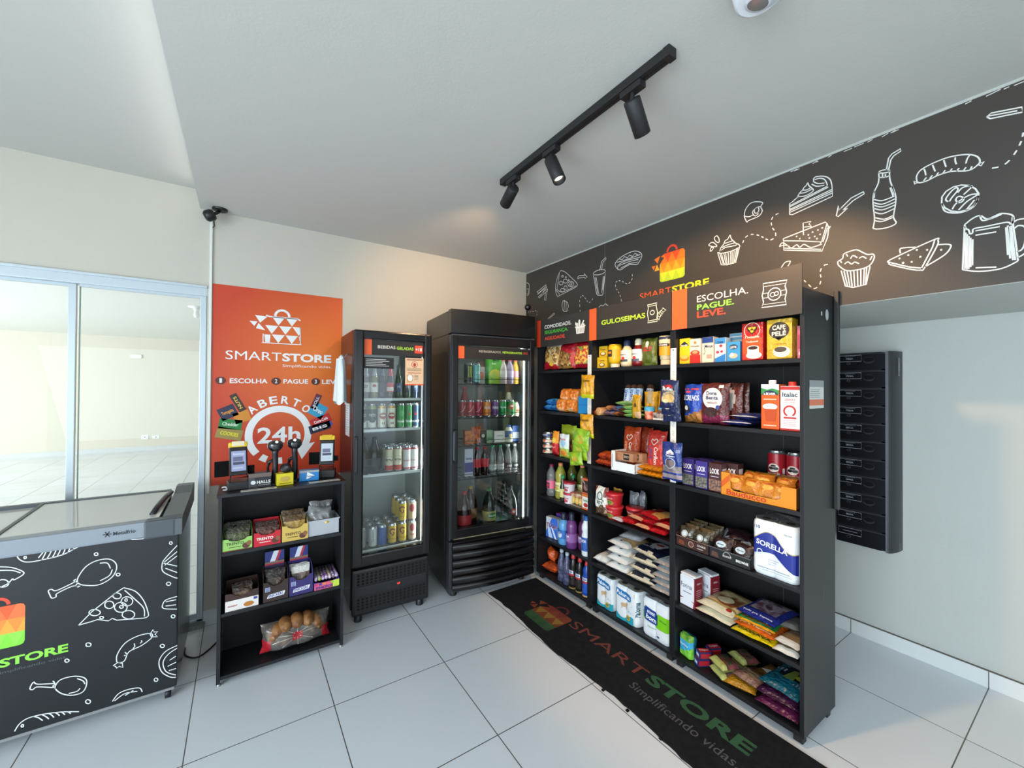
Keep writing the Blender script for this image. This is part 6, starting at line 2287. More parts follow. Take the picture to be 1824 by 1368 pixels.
# --- first unit, second board
blu = foil('#1c4fa8', '#48a8e0', 22)
for k, (y, dz, a, lab) in enumerate(((-1.862, 0, 14, 'blue and cyan cookie pack at the far left of the second board'), (-1.925, 0, -12, 'blue cookie pack leaning on the orange bread packs'),
                                     (-1.875, .042, 6, 'blue cookie pack lying on top of two others'))):
    bag('cookie_pack', lab, 'cookie pack', S(y, 1, .03, dz), .085, .14, .052, blu, rz=RZ + R(a), lying=True, seed=40 + k, group='blue cookie packs on the second board')
brd = foil('#e08a2c', '#c86a1c', 14)
for k, (y, dz, lab) in enumerate(((-2.030, 0, 'orange bread pack, lower left of its block of four'), (-2.132, 0, 'orange bread pack, lower right of its block of four'),
                                  (-2.055, .080, 'orange bread pack, upper left of its block of four'), (-2.160, .078, 'orange bread pack, upper right of its block of four'))):
    bag('bread_pack', lab, 'bread pack', S(y, 1, .05 + .012 * (k > 1), dz), .100, .098 if k < 2 else .088, .085, lambda u, v: P('#d9a06a', .5, bump=.3) if (v < -.3 and abs(u - .2) < .5) else brd, back=brd, rz=RZ,
        seed=50 + k, n=5, deco=lambda mb, F: T(mb, F, 'Visconti', -.008, .062, .055, '#c8302a', bold=1, rot=.2), group='orange bread packs on the second board')
carton('napkin_pack', 'flat cyan box half hidden by the hanging yellow snack bags', 'food box', S(-2.262, 1, .02), .100, .118, .05, P('#1b86c4', .4), lambda mb: mb.rect(-.05, .05, .058, .061, P('#0e5a8a'), plane, .0008), rz=RZ)

# --- first unit, third board
for k in range(4):
    def dd(mb, F, k=k):
        if k < 3:
            mb.rect(-.10, .10, .006, .022, P('#d8c8b8', .4), F, .0006, nx=20)
            mb.ell(0, .018, .016, .009, P('#c85a3a'), F, .001)
        else:
            T(mb, F, 'COQUEIRO', 0, .020, .06, '#d8dce8')
    can('tuna_tin', 'tin number %s of the stack of small tins, counted upward'.replace('tin number %s', ('salmon coloured bottom tin', 'salmon coloured tin above the bottom one', 'salmon coloured tin below the blue one', 'dark blue top tin')[k]), S(-1.842, 2, .06, .0405 * k), P('#d8946a' if k < 3 else '#1f3a7a', .35, .3),
        h=.0395, r=.044, deco=dd, group='stacked tins on the third board', rz=RZ, cat='food tin')
bag('sauce_pouch', 'red and orange standing sauce pouch next to the stacked tins', 'sauce pouch', S(-1.945, 2, .05), .070, .175, .05, lambda u, v: foil('#c01f24') if v < -.05 else foil('#e8952a'), back=foil('#c01f24'), rz=RZ, seed=60, taper=.5,
    deco=lambda mb, F: [T(mb, F, 'POMAROLA', 0, .06, .045, '#f4ece0'), mb.ell(0, .11, .016, .02, P('#e8c040'), F)])
bag('chip_bag', 'yellow and green chip bag standing behind the seasoning sachet', 'snack bag', S(-1.985, 2, .14), .170, .22, .06, lambda u, v: foil('#a8b82a') if v > .1 * u else foil('#3a2a22', '#c8a03a', 30), back=foil('#7a8a20'), rz=RZ, seed=61)
bag('popcorn_sachet', 'white blue and green popcorn sachet standing at the front', 'popcorn sachet', S(-2.055, 2, .035), .105, .165, .035,
    lambda u, v: foil('#e4ecef') if v > .1 else foil('#cfe0d0') if v > -.25 else foil('#9ac24a'), back=foil('#d8e4e0'), rz=RZ, seed=62,
    deco=lambda mb, F: [T(mb, F, 'Pipoca', 0, .128, .055, '#c83a3a'), mb.ell(0, .10, .03, .022, P('#9cc8dc'), F), mb.ell(.005, .030, .040, .026, P('#e8a83a'), F), mb.ell(.0, .032, .026, .016, P('#d8782a'), F, .0014)])
bag('snack_pouch', 'olive brown pouch behind the green hanging bags', 'snack bag', S(-2.150, 2, .10), .09, .165, .05, foil('#8a7a2c', '#5a5420'), rz=RZ, seed=63)
bag('lime_sachet', 'small lime green sachet lying at the front edge of the third board', 'sachet', S(-2.165, 2, -.004), .085, .10, .028, foil('#a8cc2a', '#6a9a1e'), rz=RZ + R(8), lying=True, seed=64)

# --- first unit, fourth board: oil, vinegar, eggs
OILP = [(.036, 0), (.040, .010), (.038, .05), (.040, .09), (.034, .12), (.040, .155), (.038, .185), (.022, .222), (.015, .240)]
CAPO = [(.017, .238), (.017, .258), (.001, .260)]
OIL = P('#a09a3c', .12, 0, .6)
bottle('vinegar_bottle', 'clear vinegar bottle with dark red cap at the left end of its row', 'vinegar bottle', S(-1.868, 3, .07), [(a * .95, z * .9) for a, z in OILP], clear('bottle_clear', (.88, .90, .90), rough=.05, base=.14), P('#8a2a4a', .4),
       [(.016, .214), (.016, .234), (.001, .236)], (.055, .115, .0385, P('#d86a8a', .4)), rz=RZ, deco=lambda mb, F: [mb.rect(-.02, .018, .06, .10, P('#2c2a30'), F, nx=4), mb.ell(0, .08, .012, .014, P('#c83a4a'), F, .001)])
for k, (y, d, lab) in enumerate(((-1.968, .075, 'yellow cooking oil bottle with orange cap at the front of the row'), (-1.995, .165, 'cooking oil bottle behind the green-capped sauces'), (-2.105, .165, 'cooking oil bottle behind the egg pack'))):
    bottle('oil_bottle', lab, 'oil bottle', S(y, 3, d), OILP, OIL if k == 0 else P('#5a5a22', .12, 0, .6), P('#e08a5a', .4), CAPO, (.055, .120, .0405, P('#e6dfa0', .4)), rz=RZ, group='cooking oil bottles on the fourth board',
           deco=lambda mb, F: [T(mb, F, 'SOYA', 0, .095, .045, '#3a4a30'), mb.ell(0, .075, .022, .012, P('#c8b03a'), F)])
for k, (y, d, lab) in enumerate(((-2.040, .035, 'thin dark sauce bottle with green cap, in front'), (-2.072, .105, 'thin dark sauce bottle with green cap, behind the red tub'))):
    bottle('sauce_bottle', lab, 'sauce bottle', S(y, 3, d), [(.020, 0), (.022, .006), (.022, .10), (.011, .145), (.010, .165)], P('#1f2a1c', .15, 0, .6), P('#1f8a54', .4), [(.012, .163), (.013, .185), (.001, .187)],
           (.03, .09, .0225, P('#d8d08a', .4)), rz=RZ, group='thin sauce bottles on the fourth board')
for k, dz in enumerate((0, .076)):
    r = thing('pudding_tub', ('lower' if k == 0 else 'upper') + ' white and red tub of the pair beside the egg pack', 'food tub', S(-2.100, 3, .045, dz), (0, 0, RZ), 'stacked tubs on the fourth board')
    MB().lathe([(.034, 0), (.042, .062), (.0425, .066)], P('#e4dcdc', .4), n=24).build('tub', r)
    m = MB()
    m.lathe([(.0445, .062), (.0455, .073), (.043, .075), (.001, .075)], P('#c02c40', .35), n=24)
    m.build('lid', r)
    m = MB()
    T(m, cyl_map(.0385), 'iogurte', 0, .038, .05, '#b82c3c', o=.002)
    m.ell(0, .020, .02, .010, P('#c8485a'), cyl_map(.036), .002)
    m.build('printed_label', r)
r = thing('egg_pack', 'clear tray of yellowish eggs with a red band', 'egg pack', S(-2.178, 3, .02), (0, 0, RZ))
m = MB()
for i in range(3):
    for j in range(2):
        mm = MB(Matrix.Translation((-.038 + i * .038, .03 + j * .045, .006)))
        mm.lathe([(.001, 0), (.014, .005), (.0195, .022), (.016, .044), (.008, .056), (.001, .058)], P('#e2bc68', .5), n=16)
        mm.build('egg', r)
m.box(-.060, .060, .002, .095, .0, .003, clear('egg_tray', (.95, .93, .88), base=.35))
m.box(-.058, .058, .004, .092, .064, .088, P('#b8322c', .35, mix='#d8c8a0', mscale=30), .004)
m.build('pack_top', r)
for k, dz in enumerate((0, .105)):
    carton('cereal_box', ('lower orange rimmed box with a red bowl picture' if k == 0 else 'upper orange rimmed box with a dark picture') + ' beside the divider', 'food box', S(-2.290, 3, .02, dz), .075, .103, .05, P('#d8683a', .4),
           (lambda mb: [mb.rect(-.033, .033, .012, .092, P('#e8e4dc'), plane, .0008), T(mb, plane, 'Feijão', 0, .060, .045, '#2a8a5a'), mb.ell(0, .032, .02, .014, P('#b8302c'), plane, .0014), mb.rect(-.033, .033, .086, .100, P('#d8783a'), plane, .0014)]) if k == 0 else
           (lambda mb: [mb.rect(-.032, .032, .010, .090, P('#3a2420'), plane, .0008), mb.ell(.0, .045, .02, .022, P('#8a6a60'), plane, .0014), mb.line([(-.03, .09), (.03, .03)], .006, P('#c8b8b0'), plane, .0014)]),
           group='orange boxes on the fourth board', rz=RZ)


# --- first unit, fifth board: cleaning goods
def tix(mb):
    mb.poly([(-.058, .0), (.058, .0), (.058, .150), (.0, .150), (-.058, .04)], P('#3a6fd0', .4), plane, .0008)
    mb.poly([(-.03, .0), (.01, .0), (-.045, .15), (-.055, .15)], P('#bcd0f0'), plane, .0011)
    mb.poly([(.03, .0), (.05, .0), (-.01, .11), (-.018, .10)], P('#dfe8f8'), plane, .0011)
    mb.txt('TiXan', -.054, .072, .104, P('#d8e4f4'), plane, .0016, h=.038)
    mb.txt('TiXan', -.052, .074, .100, P('#7a1f2c'), plane, .0022, h=.034)


carton('detergent_box', 'blue and white washing powder box with red lettering', 'detergent box', S(-1.905, 4, .045), .118, .150, .05, P('#cfcac4', .45), tix, rz=RZ + R(8))
carton('detergent_box', 'magenta topped washing powder box behind the blue one', 'detergent box', S(-1.925, 4, .125), .125, .165, .05, P('#8a3a7a', .45), lambda mb: mb.rect(-.06, .06, .14, .16, P('#4a3a9a'), plane, .001), rz=RZ + R(4))
SOFT = [(.036, 0), (.041, .010), (.041, .06), (.036, .10), (.040, .135), (.032, .165), (.020, .175)]
for k, (y, d, c, lc, lab) in enumerate(((-2.035, .05, '#5a9ad0', '#2a6ab8', 'light blue fabric softener bottle with a dark cap'), (-2.120, .05, '#6a3a7a', '#8a5a9a', 'violet fabric softener bottle in front'),
                                        (-2.190, .10, '#5a2a5a', '#4a2a4a', 'dark violet fabric softener bottle behind the bleach'))):
    bottle('softener_bottle', lab, 'softener bottle', S(y, 4, d), [(a, z * (1, 1.1, 1.12)[k]) for a, z in SOFT], P(c, .2, 0, .5), P('#23283c', .4), [(.021, .172 * (1, 1.1, 1.12)[k]), (.022, .205 * (1, 1.1, 1.12)[k]), (.017, .225 * (1, 1.1, 1.12)[k]), (.001, .227 * (1, 1.1, 1.12)[k])],
           (.045, .105, .0416, P(lc, .4)), rz=RZ, group='softener bottles on the fifth board', deco=lambda mb, F, k=k: [mb.ell(0, .072, .022, .022, P('#c8d8e8' if k == 0 else '#9a7ab0'), F, .001), T(mb, F, 'Ypê', 0, .085, .03, '#f0f0f4' if k else '#2a4a8a', o=.002)])
bottle('bleach_bottle', 'white bleach bottle with blue cap and label against the divider', 'bleach bottle', S(-2.275, 4, .045), [(.030, 0), (.034, .01), (.034, .13), (.028, .155), (.034, .175), (.032, .20), (.016, .235)], P('#e6ecf0', .35), P('#2a6ab8', .4),
       [(.018, .232), (.018, .262), (.001, .264)], (.035, .125, .0345, P('#2f5fb0', .4)), rz=RZ, deco=lambda mb, F: [T(mb, F, 'QBOA', 0, .10, .045, '#f4f6fa', h=.022), mb.line([(-.02, .05), (-.02, .085), (.02, .085)], .004, P('#e8f0f8'), F)])

# --- first unit, bottom board
for k, (y, dz, d, a, lab) in enumerate(((-1.885, 0, .03, 8, 'orange snack bag lying at the front of the bottom board'), (-1.850, .075, .10, -20, 'orange snack bag resting on the one in front'))):
    bag('snack_bag', lab, 'snack bag', S(y, 5, d, dz), .145 if k == 0 else .10, .15 if k == 0 else .09, .075, foil('#d8561e', '#2a2420', 9) if k == 0 else foil('#d8561e'), rz=RZ + R(a), lying=(k == 0), seed=70 + k, group='orange snack bags on the bottom board')
for k, (y, d, lab) in enumerate(((-2.015, .05, 'clear bluish bottle beside the orange snack bag'), (-2.080, .045, 'clear bluish bottle beside the black cleaners'))):
    bottle('alcohol_bottle', lab, 'cleaner bottle', S(y, 5, d), [(.026, 0), (.029, .008), (.027, .05), (.030, .10), (.027, .14), (.014, .19), (.013, .205)], P('#6a6c8a', .12, 0, .6, mix='#3a3c58', mscale=40), P('#b8c0cc', .3), [(.0145, .202), (.0145, .222), (.001, .224)],
           None, rz=RZ, group='clear bluish bottles on the bottom board')


def veja(c1, c2):
    return lambda mb, F: [mb.rect(-.025, .025, .105, .128, P('#e4e8f0'), F, .0008, nx=5), T(mb, F, 'Veja', 0, .117, .040, '#2c4a9a'), mb.rect(-.03, .03, .092, .104, P('#b82c34'), F, .0008, nx=5),
                          mb.line([(.015, .085), (-.010, .045), (.012, .05)], .004, P(c2), F, .001)]


for k, (y, c, f2, cap_, lc, lab) in enumerate(((-2.145, '#1c1a1a', '#8a7a4a', '#c8343a', '#2a2626', 'black cleaner bottle with red cap, the left one'), (-2.212, '#1c1a1a', '#8a7a4a', '#c8343a', '#2a2626', 'black cleaner bottle with red cap, the one in the middle'),
                                               (-2.280, '#1f4aa8', '#c8a06a', '#d83a3a', '#2a5ac0', 'bright blue cleaner bottle with red cap against the divider'))):
    o = bottle('cleaner_bottle', lab, 'cleaner bottle', S(y, 5, .045), [(.027, 0), (.031, .008), (.031, .12), (.026, .15), (.029, .17), (.014, .205)], P(c, .25), P(cap_, .35), [(.015, .203), (.0165, .21), (.010, .238), (.001, .240)],
               (.03, .09, .0315, P(lc, .35)), rz=RZ, group='cleaner bottles on the bottom board', deco=veja('', f2))
    MB().lathe([(.0315, .002), (.0318, .012)], P(f2, .4), n=20).build('foot_band', o)

# --- second unit, top board
for k, (y, dz) in enumerate(((-2.407, 0), (-2.407, .072))):
    carton('seasoning_box', ('lower' if k == 0 else 'upper') + ' small yellow box of the pair beside the mustard', 'food box', S(y, 0, .045 + .01 * k, dz), .084 - .014 * k, .070, .04, P('#e2b822', .4),
           lambda mb: [T(mb, plane, 'Creme', 0, .048, .045, '#8a3a2a'), mb.ell(.0, .020, .026, .014, P('#8a5a2a'), plane, .001), mb.ell(.0, .022, .018, .009, P('#e8d8a0'), plane, .0015)], group='small yellow boxes on the top board', rz=RZ)
SQZ = [(.022, .0), (.036, .004), (.040, .02), (.040, .085), (.030, .105), (.020, .125), (.019, .128)]
bottle('mustard_bottle', 'yellow mustard squeeze bottle standing on its white cap', 'sauce bottle', S(-2.507, 0, .06), [(.028, .022), (.041, .034), (.044, .06), (.044, .125), (.038, .143), (.001, .147)], P('#e8b41a', .3), P('#e4dcc4', .4),
       [(.028, 0), (.029, .022), (.001, .023)], (.062, .112, .0448, P('#e8a81a', .35)), rz=RZ, deco=lambda mb, F: [mb.rect(-.030, .012, .066, .108, P('#3a3428'), F, .001, nx=5), mb.rect(-.028, .006, .085, .098, P('#e0882a'), F, .0015, nx=4)])
for k, (y, c, cc, lc, lab) in enumerate(((-2.603, '#e6cfa2', '#2c3452', '#e8dcc8', 'cream mayonnaise squeeze bottle with a navy cap'), (-2.688, '#7a1a1c', '#e8d8b8', '#efe6dc', 'dark red ketchup squeeze bottle with a cream cap'))):
    bottle('sauce_bottle', lab, 'sauce bottle', S(y, 0, .06), SQZ, P(c, .3), P(cc, .4), [(.021, .125), (.022, .150), (.016, .163), (.001, .165)], (.03, .10, .0405, P(lc, .4)), rz=RZ, group='squeeze sauces on the top board',
           deco=lambda mb, F, k=k: [T(mb, F, 'HELLMANNS', 0, .072, .045, '#2a2a4a'), mb.ell(0, .05, .012, .010, P('#c83a2a'), F), mb.rect(-.03, .03, .030, .044, P('#3a4444' if k == 0 else '#4a5a6a'), F, nx=5)])
bottle('sauce_bottle', 'sauce bottle with navy cap standing behind the ketchup', 'sauce bottle', S(-2.650, 0, .16), SQZ, P('#d8b870', .3), P('#2c3452', .4), [(.021, .125), (.022, .150), (.016, .163), (.001, .165)], None, rz=RZ)
bag('olive_pouch', 'green pouch of olives with a white figure and red lettering', 'olive pouch', S(-2.775, 0, .05), .108, .155, .05, P('#5a6420', .3, mix='#7a7a34', mscale=70, bump=.5, hard=True), back=foil('#5a6420'), rz=RZ, seed=80,
    deco=lambda mb, F: [mb.ell(.0, .115, .011, .022, P('#e4ddc8'), F), mb.rect(-.026, .026, .080, .088, P('#c02a2a'), F, nx=4), mb.rect(-.030, .030, .093, .103, P('#b82a24'), F, nx=4), mb.rect(-.03, .03, .0, .012, P('#8a9a4a'), F, nx=4)])
bottle('mayonnaise_bottle', 'inverted mayonnaise squeeze with a yellow label next to the price strip', 'sauce bottle', S(-2.885, 0, .05), [(.026, .026), (.033, .030), (.036, .08), (.040, .13), (.038, .158), (.001, .163)], P('#e4cfa0', .3), P('#d8c4a4', .4),
       [(.030, 0), (.030, .026), (.001, .027)], (.050, .125, .0385, P('#e8a020', .35)), rz=RZ, deco=lambda mb, F: [mb.rect(-.04, .04, .100, .116, P('#3a2c34'), F, nx=6), T(mb, F, 'Hellmanns', 0, .108, .055, '#f0e0d0', o=.002), mb.rect(-.05, .05, .138, .152, P('#2a3050'), F, .0015, nx=6)])

# --- second unit, second board
for k, (y, d) in enumerate(((-2.530, .13), (-2.578, .125), (-2.628, .12), (-2.690, .14))):
    r = thing('cookie_roll', ('standing white and brown cookie roll, first in the row of four', 'standing white and brown cookie roll, second in the row of four', 'standing white and brown cookie roll, third in the row of four',
                              'brown cookie roll standing half behind the gold pouches')[k], 'cookie roll', S(y, 1, d, .005), (R(-10), 0, RZ), 'standing cookie rolls on the second board')
    m = MB()
    m.lathe([(.018, 0), (.0225, .006), (.0225, .185), (.016, .197), (.001, .199)], foil('#5a3826'), n=18)
    F = cyl_map(.0225)
    m.rect(-.034, .034, .075, .17, P('#c3d6ea' if k < 3 else '#d8d0c8', .35), F, .0006, nx=8)
    T(m, F, 'Nesfit', 0, .125, .075, '#2a3a8a', h=.022, o=.0014, rot=R(90))
    m.ell(0, .045, .02, .02, P('#a8744a'), F, .001)
    m.build('wrapped_roll', r)
r = thing('cookie_roll', 'small orange roll lying at the left end of the board', 'cookie roll', S(-2.385, 1, .02), (0, 0, RZ))
MB(Matrix.Translation((0, .02, .018)) @ Matrix.Rotation(R(80), 4, 'Y')).lathe([(.012, -.03), (.017, -.026), (.017, .03), (.012, .034)], P('#e0521e', .35), n=16).build('wrapped_roll', r)
r = thing('cracker_roll', 'tan round-ended cracker roll pointing at the viewer', 'cracker roll', S(-2.418, 1, .0), (0, 0, RZ))
MB(Matrix.Translation((0, .0, .0265)) @ Matrix.Rotation(R(-90), 4, 'X')).lathe([(.001, 0), (.022, .001), (.026, .006), (.026, .13), (.020, .135)], P('#d3a06c', .5, mix='#b07a48', mscale=80), n=20).build('wrapped_roll', r)
ck = [(-2.462, 0, 14, '#a8622c', '#3a70b8'), (-2.500, 0, -6, '#b06a30', '#2a8ad8'), (-2.540, 0, 5, '#9a5828', '#c87a3a'), (-2.480, .032, 25, '#b8683a', '#d8a070'), (-2.525, .032, -10, '#8a4a28', '#5a90c8')]
for k, (y, dz, a, c1, c2) in enumerate(ck):
    bag('cookie_pack', ('brown and blue cookie pack at the left bottom of the heap', 'brown and bright blue cookie pack at the centre bottom of the heap', 'brown cookie pack at the right bottom of the heap',
                        'orange brown cookie pack crowning the heap on the left', 'brown cookie pack crowning the heap on the right')[k], 'cookie pack', S(y, 1, .02, dz), .045, .13, .032, foil(c1, c2, 25), rz=RZ + R(a), lying=True, seed=90 + k,
        group='brown cookie packs in a heap')
for k, dz in enumerate((0, .028)):
    bag('chocolate_cookie_pack', ('lower' if k == 0 else 'upper') + ' dark brown pack between cookie heap and green packs', 'cookie pack', S(-2.592, 1, .01, dz), .052, .14, .030, foil('#4a2a22', '#6a3a2c'), rz=RZ, lying=True, seed=97 + k,
        group='dark brown packs on the second board')
for k in range(4):
    bag('green_pack', ('bottom', 'second from bottom', 'second from top', 'top')[k] + ' light green pack in the stack of four', 'cookie pack', S(-2.645 + .008 * (k % 2) + (.035 if k == 3 else 0), 1, .005, .0235 * k), .066 if k < 3 else .09, .13, .026,
        foil('#8cc46a', '#b4dc94', 12), rz=RZ + R(-8 + 5 * k), lying=True, seed=100 + k, group='stack of light green packs')
gold = foil('#c99a18', '#a87a12', 10)
bag('gold_pouch', 'tall gold pouch at the front edge of the second board', 'snack bag', S(-2.716, 1, .012), .068, .135, .030, lambda u, v: gold if not (v < -.45 and u > -.2) else P('#c8a078', .4), back=gold, rz=RZ + R(-6), seed=104,
    deco=lambda mb, F: [mb.ell(0, .075, .010, .012, P('#4a3a18'), F)])
bag('gold_pouch', 'yellow pouch with a pale window above the yogurt cups', 'snack bag', S(-2.755, 1, .09, .0), .085, .155, .04, lambda u, v: P('#a89878', .3) if abs(u) < .5 and v > .1 else gold, back=gold, rz=RZ + R(8), seed=105)
bag('yellow_pouch', 'wide flat yellow pouch at the back of the second board', 'snack bag', S(-2.835, 1, .13), .135, .155, .04, foil('#dba31a'), rz=RZ, seed=106, deco=lambda mb, F: T(mb, F, 'PAÇOQUITA', .01, .08, .08, '#5a3a18'))
for k, y in enumerate((-2.779, -2.838)):
    r = thing('dessert_cup', ('blue topped dessert cup with red fruit print, in front' if k == 0 else 'blue topped dessert cup behind the brown tray'), 'dessert cup', S(y, 1, .045 + .045 * k), (0, 0, RZ), 'dessert cups on the second board')
    MB().lathe([(.023, 0), (.0275, .044), (.0275, .048)], P('#c8342c', .35, mix='#e8a078', mscale=50), n=20).build('cup', r)
    MB().lathe([(.0285, .047), (.0285, .068), (.026, .071), (.001, .072)], P('#4aa6c8', .35), n=20).build('lid', r)
carton('chocolate_tray', 'brown and white chocolate multipack under the hanging navy bags', 'chocolate pack', S(-2.862, 1, .02), .085, .040, .06, P('#4a2e28', .4, mix='#c8b8ac', mscale=35), lambda mb: mb.rect(-.04, .04, .0, .010, P('#d8d0c8'), plane, .001), rz=RZ)
bag('foil_sachet', 'small brown foil sachet on the chocolate multipack', 'sachet', S(-2.862, 1, .03, .0415), .05, .06, .018, foil('#8a6a5a', '#c8b0a0'), rz=RZ, lying=True, seed=110)
carton('white_box', 'small white box at the right end below the navy bags', 'food box', S(-2.925, 1, .015), .045, .024, .05, P('#e6e6e2', .4), rz=RZ)

# --- second unit, third board
rb = foil('#a02820', '#c8602c', 14)
for k, (y, dz, a) in enumerate(((-2.412, 0, 8), (-2.455, 0, -8), (-2.500, .0, 4), (-2.432, .042, 12), (-2.482, .042, -14))):
    bag('red_snack_pack', ('red snack pack at the left end of the heap', 'red snack pack at the bottom middle of the heap', 'red snack pack touching the white tray', 'upper left red snack pack of the heap', 'upper right red snack pack of the heap')[k],
        'snack bag', S(y, 2, .015, dz), .066, .14, .048, rb, rz=RZ + R(a), lying=True, seed=120 + k, group='red snack packs in a heap')


def coffee(t2, c):
    def f(mb):
        # heart mark and lettering printed sideways
        mb.line(crom([(-.010, .105), (.012, .118), (.020, .130), (.008, .140), (-.002, .130), (-.014, .138), (-.020, .124), (-.010, .105)]), .004, P('#f0ddd0'), plane, .001)
        mb.txt('Corilon', .004, .060, .080, P('#f2e4d8'), plane, .001, h=.022, center=True, rot=R(-90))
        mb.txt(t2, -.026, .068, .060, P(c), plane, .001, h=.016, center=True, rot=R(-90))
    return f


for k, (y, d, w, c, t2, tc_, lab) in enumerate(((-2.560, .15, .128, '#b8441c', 'cremoso', '#e8a070', 'orange red coffee pack standing behind the white tray'), (-2.625, .20, .10, '#8a3018', '', '#e8a070', 'dark orange coffee pack at the very back'),
                                                (-2.785, .10, .125, '#c2342a', 'LEITE', '#3a4a8a', 'red coffee pack with blue lettering next to the blue hanging bag'))):
    bag('coffee_pack', lab, 'coffee pack', S(y, 2, d), w, .25, .055, foil(c), rz=RZ + R(0), seed=130 + k, n=6, rx=R(-4), wr=.05,
        deco=(lambda mb, F, t2=t2, tc_=tc_: [mb.line(crom([(-.006, .165), (.012, .178), (.022, .192), (.008, .202), (-.002, .190), (-.014, .200), (-.022, .184), (-.006, .165)]), .004, P('#f0ddd0'), F, .001),
                                      mb.txt('Corilon', .010, .105, .100, P('#f2e4d8'), F, .001, h=.026, center=True, rot=R(-90)), mb.txt(t2, -.026, .12, .075, P(tc_), F, .001, h=.018, center=True, rot=R(-90))]) if t2 else None)
r = thing('display_tray', 'white cardboard tray holding tan snack boxes', 'display tray', S(-2.625, 2, .0), (0, 0, RZ))
m = MB()
wc = P('#e6e8e6', .5)
m.box(-.090, .090, 0, .003, 0, .055, wc)
m.box(-.090, -.087, 0, .15, 0, .118, wc)
m.box(-.090, -.060, -.002, .0, .0, .118, wc)
m.box(.087, .090, 0, .15, 0, .058, wc)
m.box(-.090, .090, .147, .15, 0, .06, wc)
m.box(-.090, .090, 0, .15, 0, .002, wc)
m.line([(-.082, .02), (-.082, .10)], .004, P('#8a8a7a'), plane, .0030)
m.build('tray', r)
for k, (x, y_, z_, a) in enumerate(((-2.606, .028, .060, 0), (-2.640, .075, .0605, -4), (-2.70, .075, .012, -12))):
    carton('snack_box', ('tan snack box with black label propped in the white tray', 'tan snack box lying at the back of the white tray', 'tan snack box beyond the right end of the white tray')[k], 'food box', S(x, 2, y_, z_), .14 if k < 2 else .10, .050, .040, P('#b98a68', .5, mix='#a87858', mscale=12),
           lambda mb: [mb.rect(-.002, .042, .008, .044, P('#2c241e'), plane, .001), T(mb, plane, 'SACI', .020, .027, .034, '#d8c8a8'), mb.ring(-.040, .022, .014, .003, P('#c86a2a'), plane, .001)], rz=RZ + R(a), group='tan snack boxes around the white tray')
yl = foil('#e0921c', '#c87812', 16)
for k in range(11):
    i, j = k % 6, k // 6
    bag('yellow_bar', 'orange yellow bar ' + ('in the front row, place ' if j == 0 else 'in the upper row, place ') + ('one', 'two', 'three', 'four', 'five', 'six')[i] + ' from the white tray', 'snack bar',
        S(-2.735 - .031 * i, 2, .002 + .012 * j, .0 + .030 * j), .030, .12, .030, yl, rz=RZ + R(-6 + 3 * i), lying=True, seed=140 + k, nx=8, nz=12, group='orange yellow bars piled at the front edge')

# --- second unit, fourth board
def quinoa(u, v):
    if v < -.35 + .12 * math.sin(4 * u):
        return P('#5a4030', .4, mix='#b89a78', mscale=80, hard=True)
    if abs(u) > .62 and v > .3:
        return foil('#7a3a2c')
    return foil('#e2e0d6')


bag('quinoa_bag', 'white bag with a big green letter Q and brown grain at its foot', 'grain bag', S(-2.424, 3, .035), .112, .180, .05, quinoa, back=foil('#e2e0d6'), rz=RZ, seed=150, taper=-.1,
    deco=lambda mb, F: [mb.ring(.004, .125, .020, .006, P('#2a5a4a'), F, ry=.024), mb.line([(.012, .108), (.032, .094)], .006, P('#2a5a4a'), F), T(mb, F, 'SETE', 0, .082, .05, '#2a5a4a')])
for k, (y, d, dz, c, lab) in enumerate(((-2.505, .06, 0, '#b01f26', 'lower red noodle cup of the stacked pair'), (-2.505, .06, .081, '#b01f26', 'upper red noodle cup of the stacked pair'), (-2.600, .14, 0, '#7a1a1e', 'red noodle cup behind the pair, its colour darkened for the shade'))):  # rear cup is a darker copy, shade put into its red
    r = thing('noodle_cup', lab, 'noodle cup', S(y, 3, d, dz), (0, 0, RZ), 'red cups on the fourth board')
    m = MB()
    m.lathe([(.040, 0), (.054, .070)], P(c, .35), n=24)
    F = lambda x, z, o: ((.040 + .2 * z + o) * math.sin(x / .047), -(.040 + .2 * z + o) * math.cos(x / .047), z)
    T(m, F, 'Panco', 0, .052, .045, '#e8a8a0')
    m.ell(0, .022, .028, .016, P('#a8823a', .4), F, .0012)
    m.ell(0, .024, .018, .009, P('#5a8a3a', .4), F, .0018)
    m.build('cup', r)
    MB().lathe([(.056, .068), (.057, .078), (.054, .080), (.001, .080)], P('#c02a30', .3), n=24).build('lid', r)
bag('small_yellow_bag', 'small yellow and red bag peeking over the red cups', 'snack bag', S(-2.470, 3, .13), .07, .165, .04, foil('#d8b83a', '#a82a2a', 18), rz=RZ, seed=153)
for k, (y, w, h) in enumerate(((-2.545, .075, .15), (-2.605, .06, .165))):
    bag('white_pouch', ('shorter white and black pouch behind the red cups', 'taller silver grey pouch behind the red cups')[k], 'pouch', S(y, 3, .20 + .01 * k), w, h, .04,
        foil('#8a8e92', '#3a3c40', 12), rz=RZ + R(-25 * k), seed=155 + k, group='pale pouches at the back of the fourth board')
redc = foil('#b81a22', '#8a1218', 8)
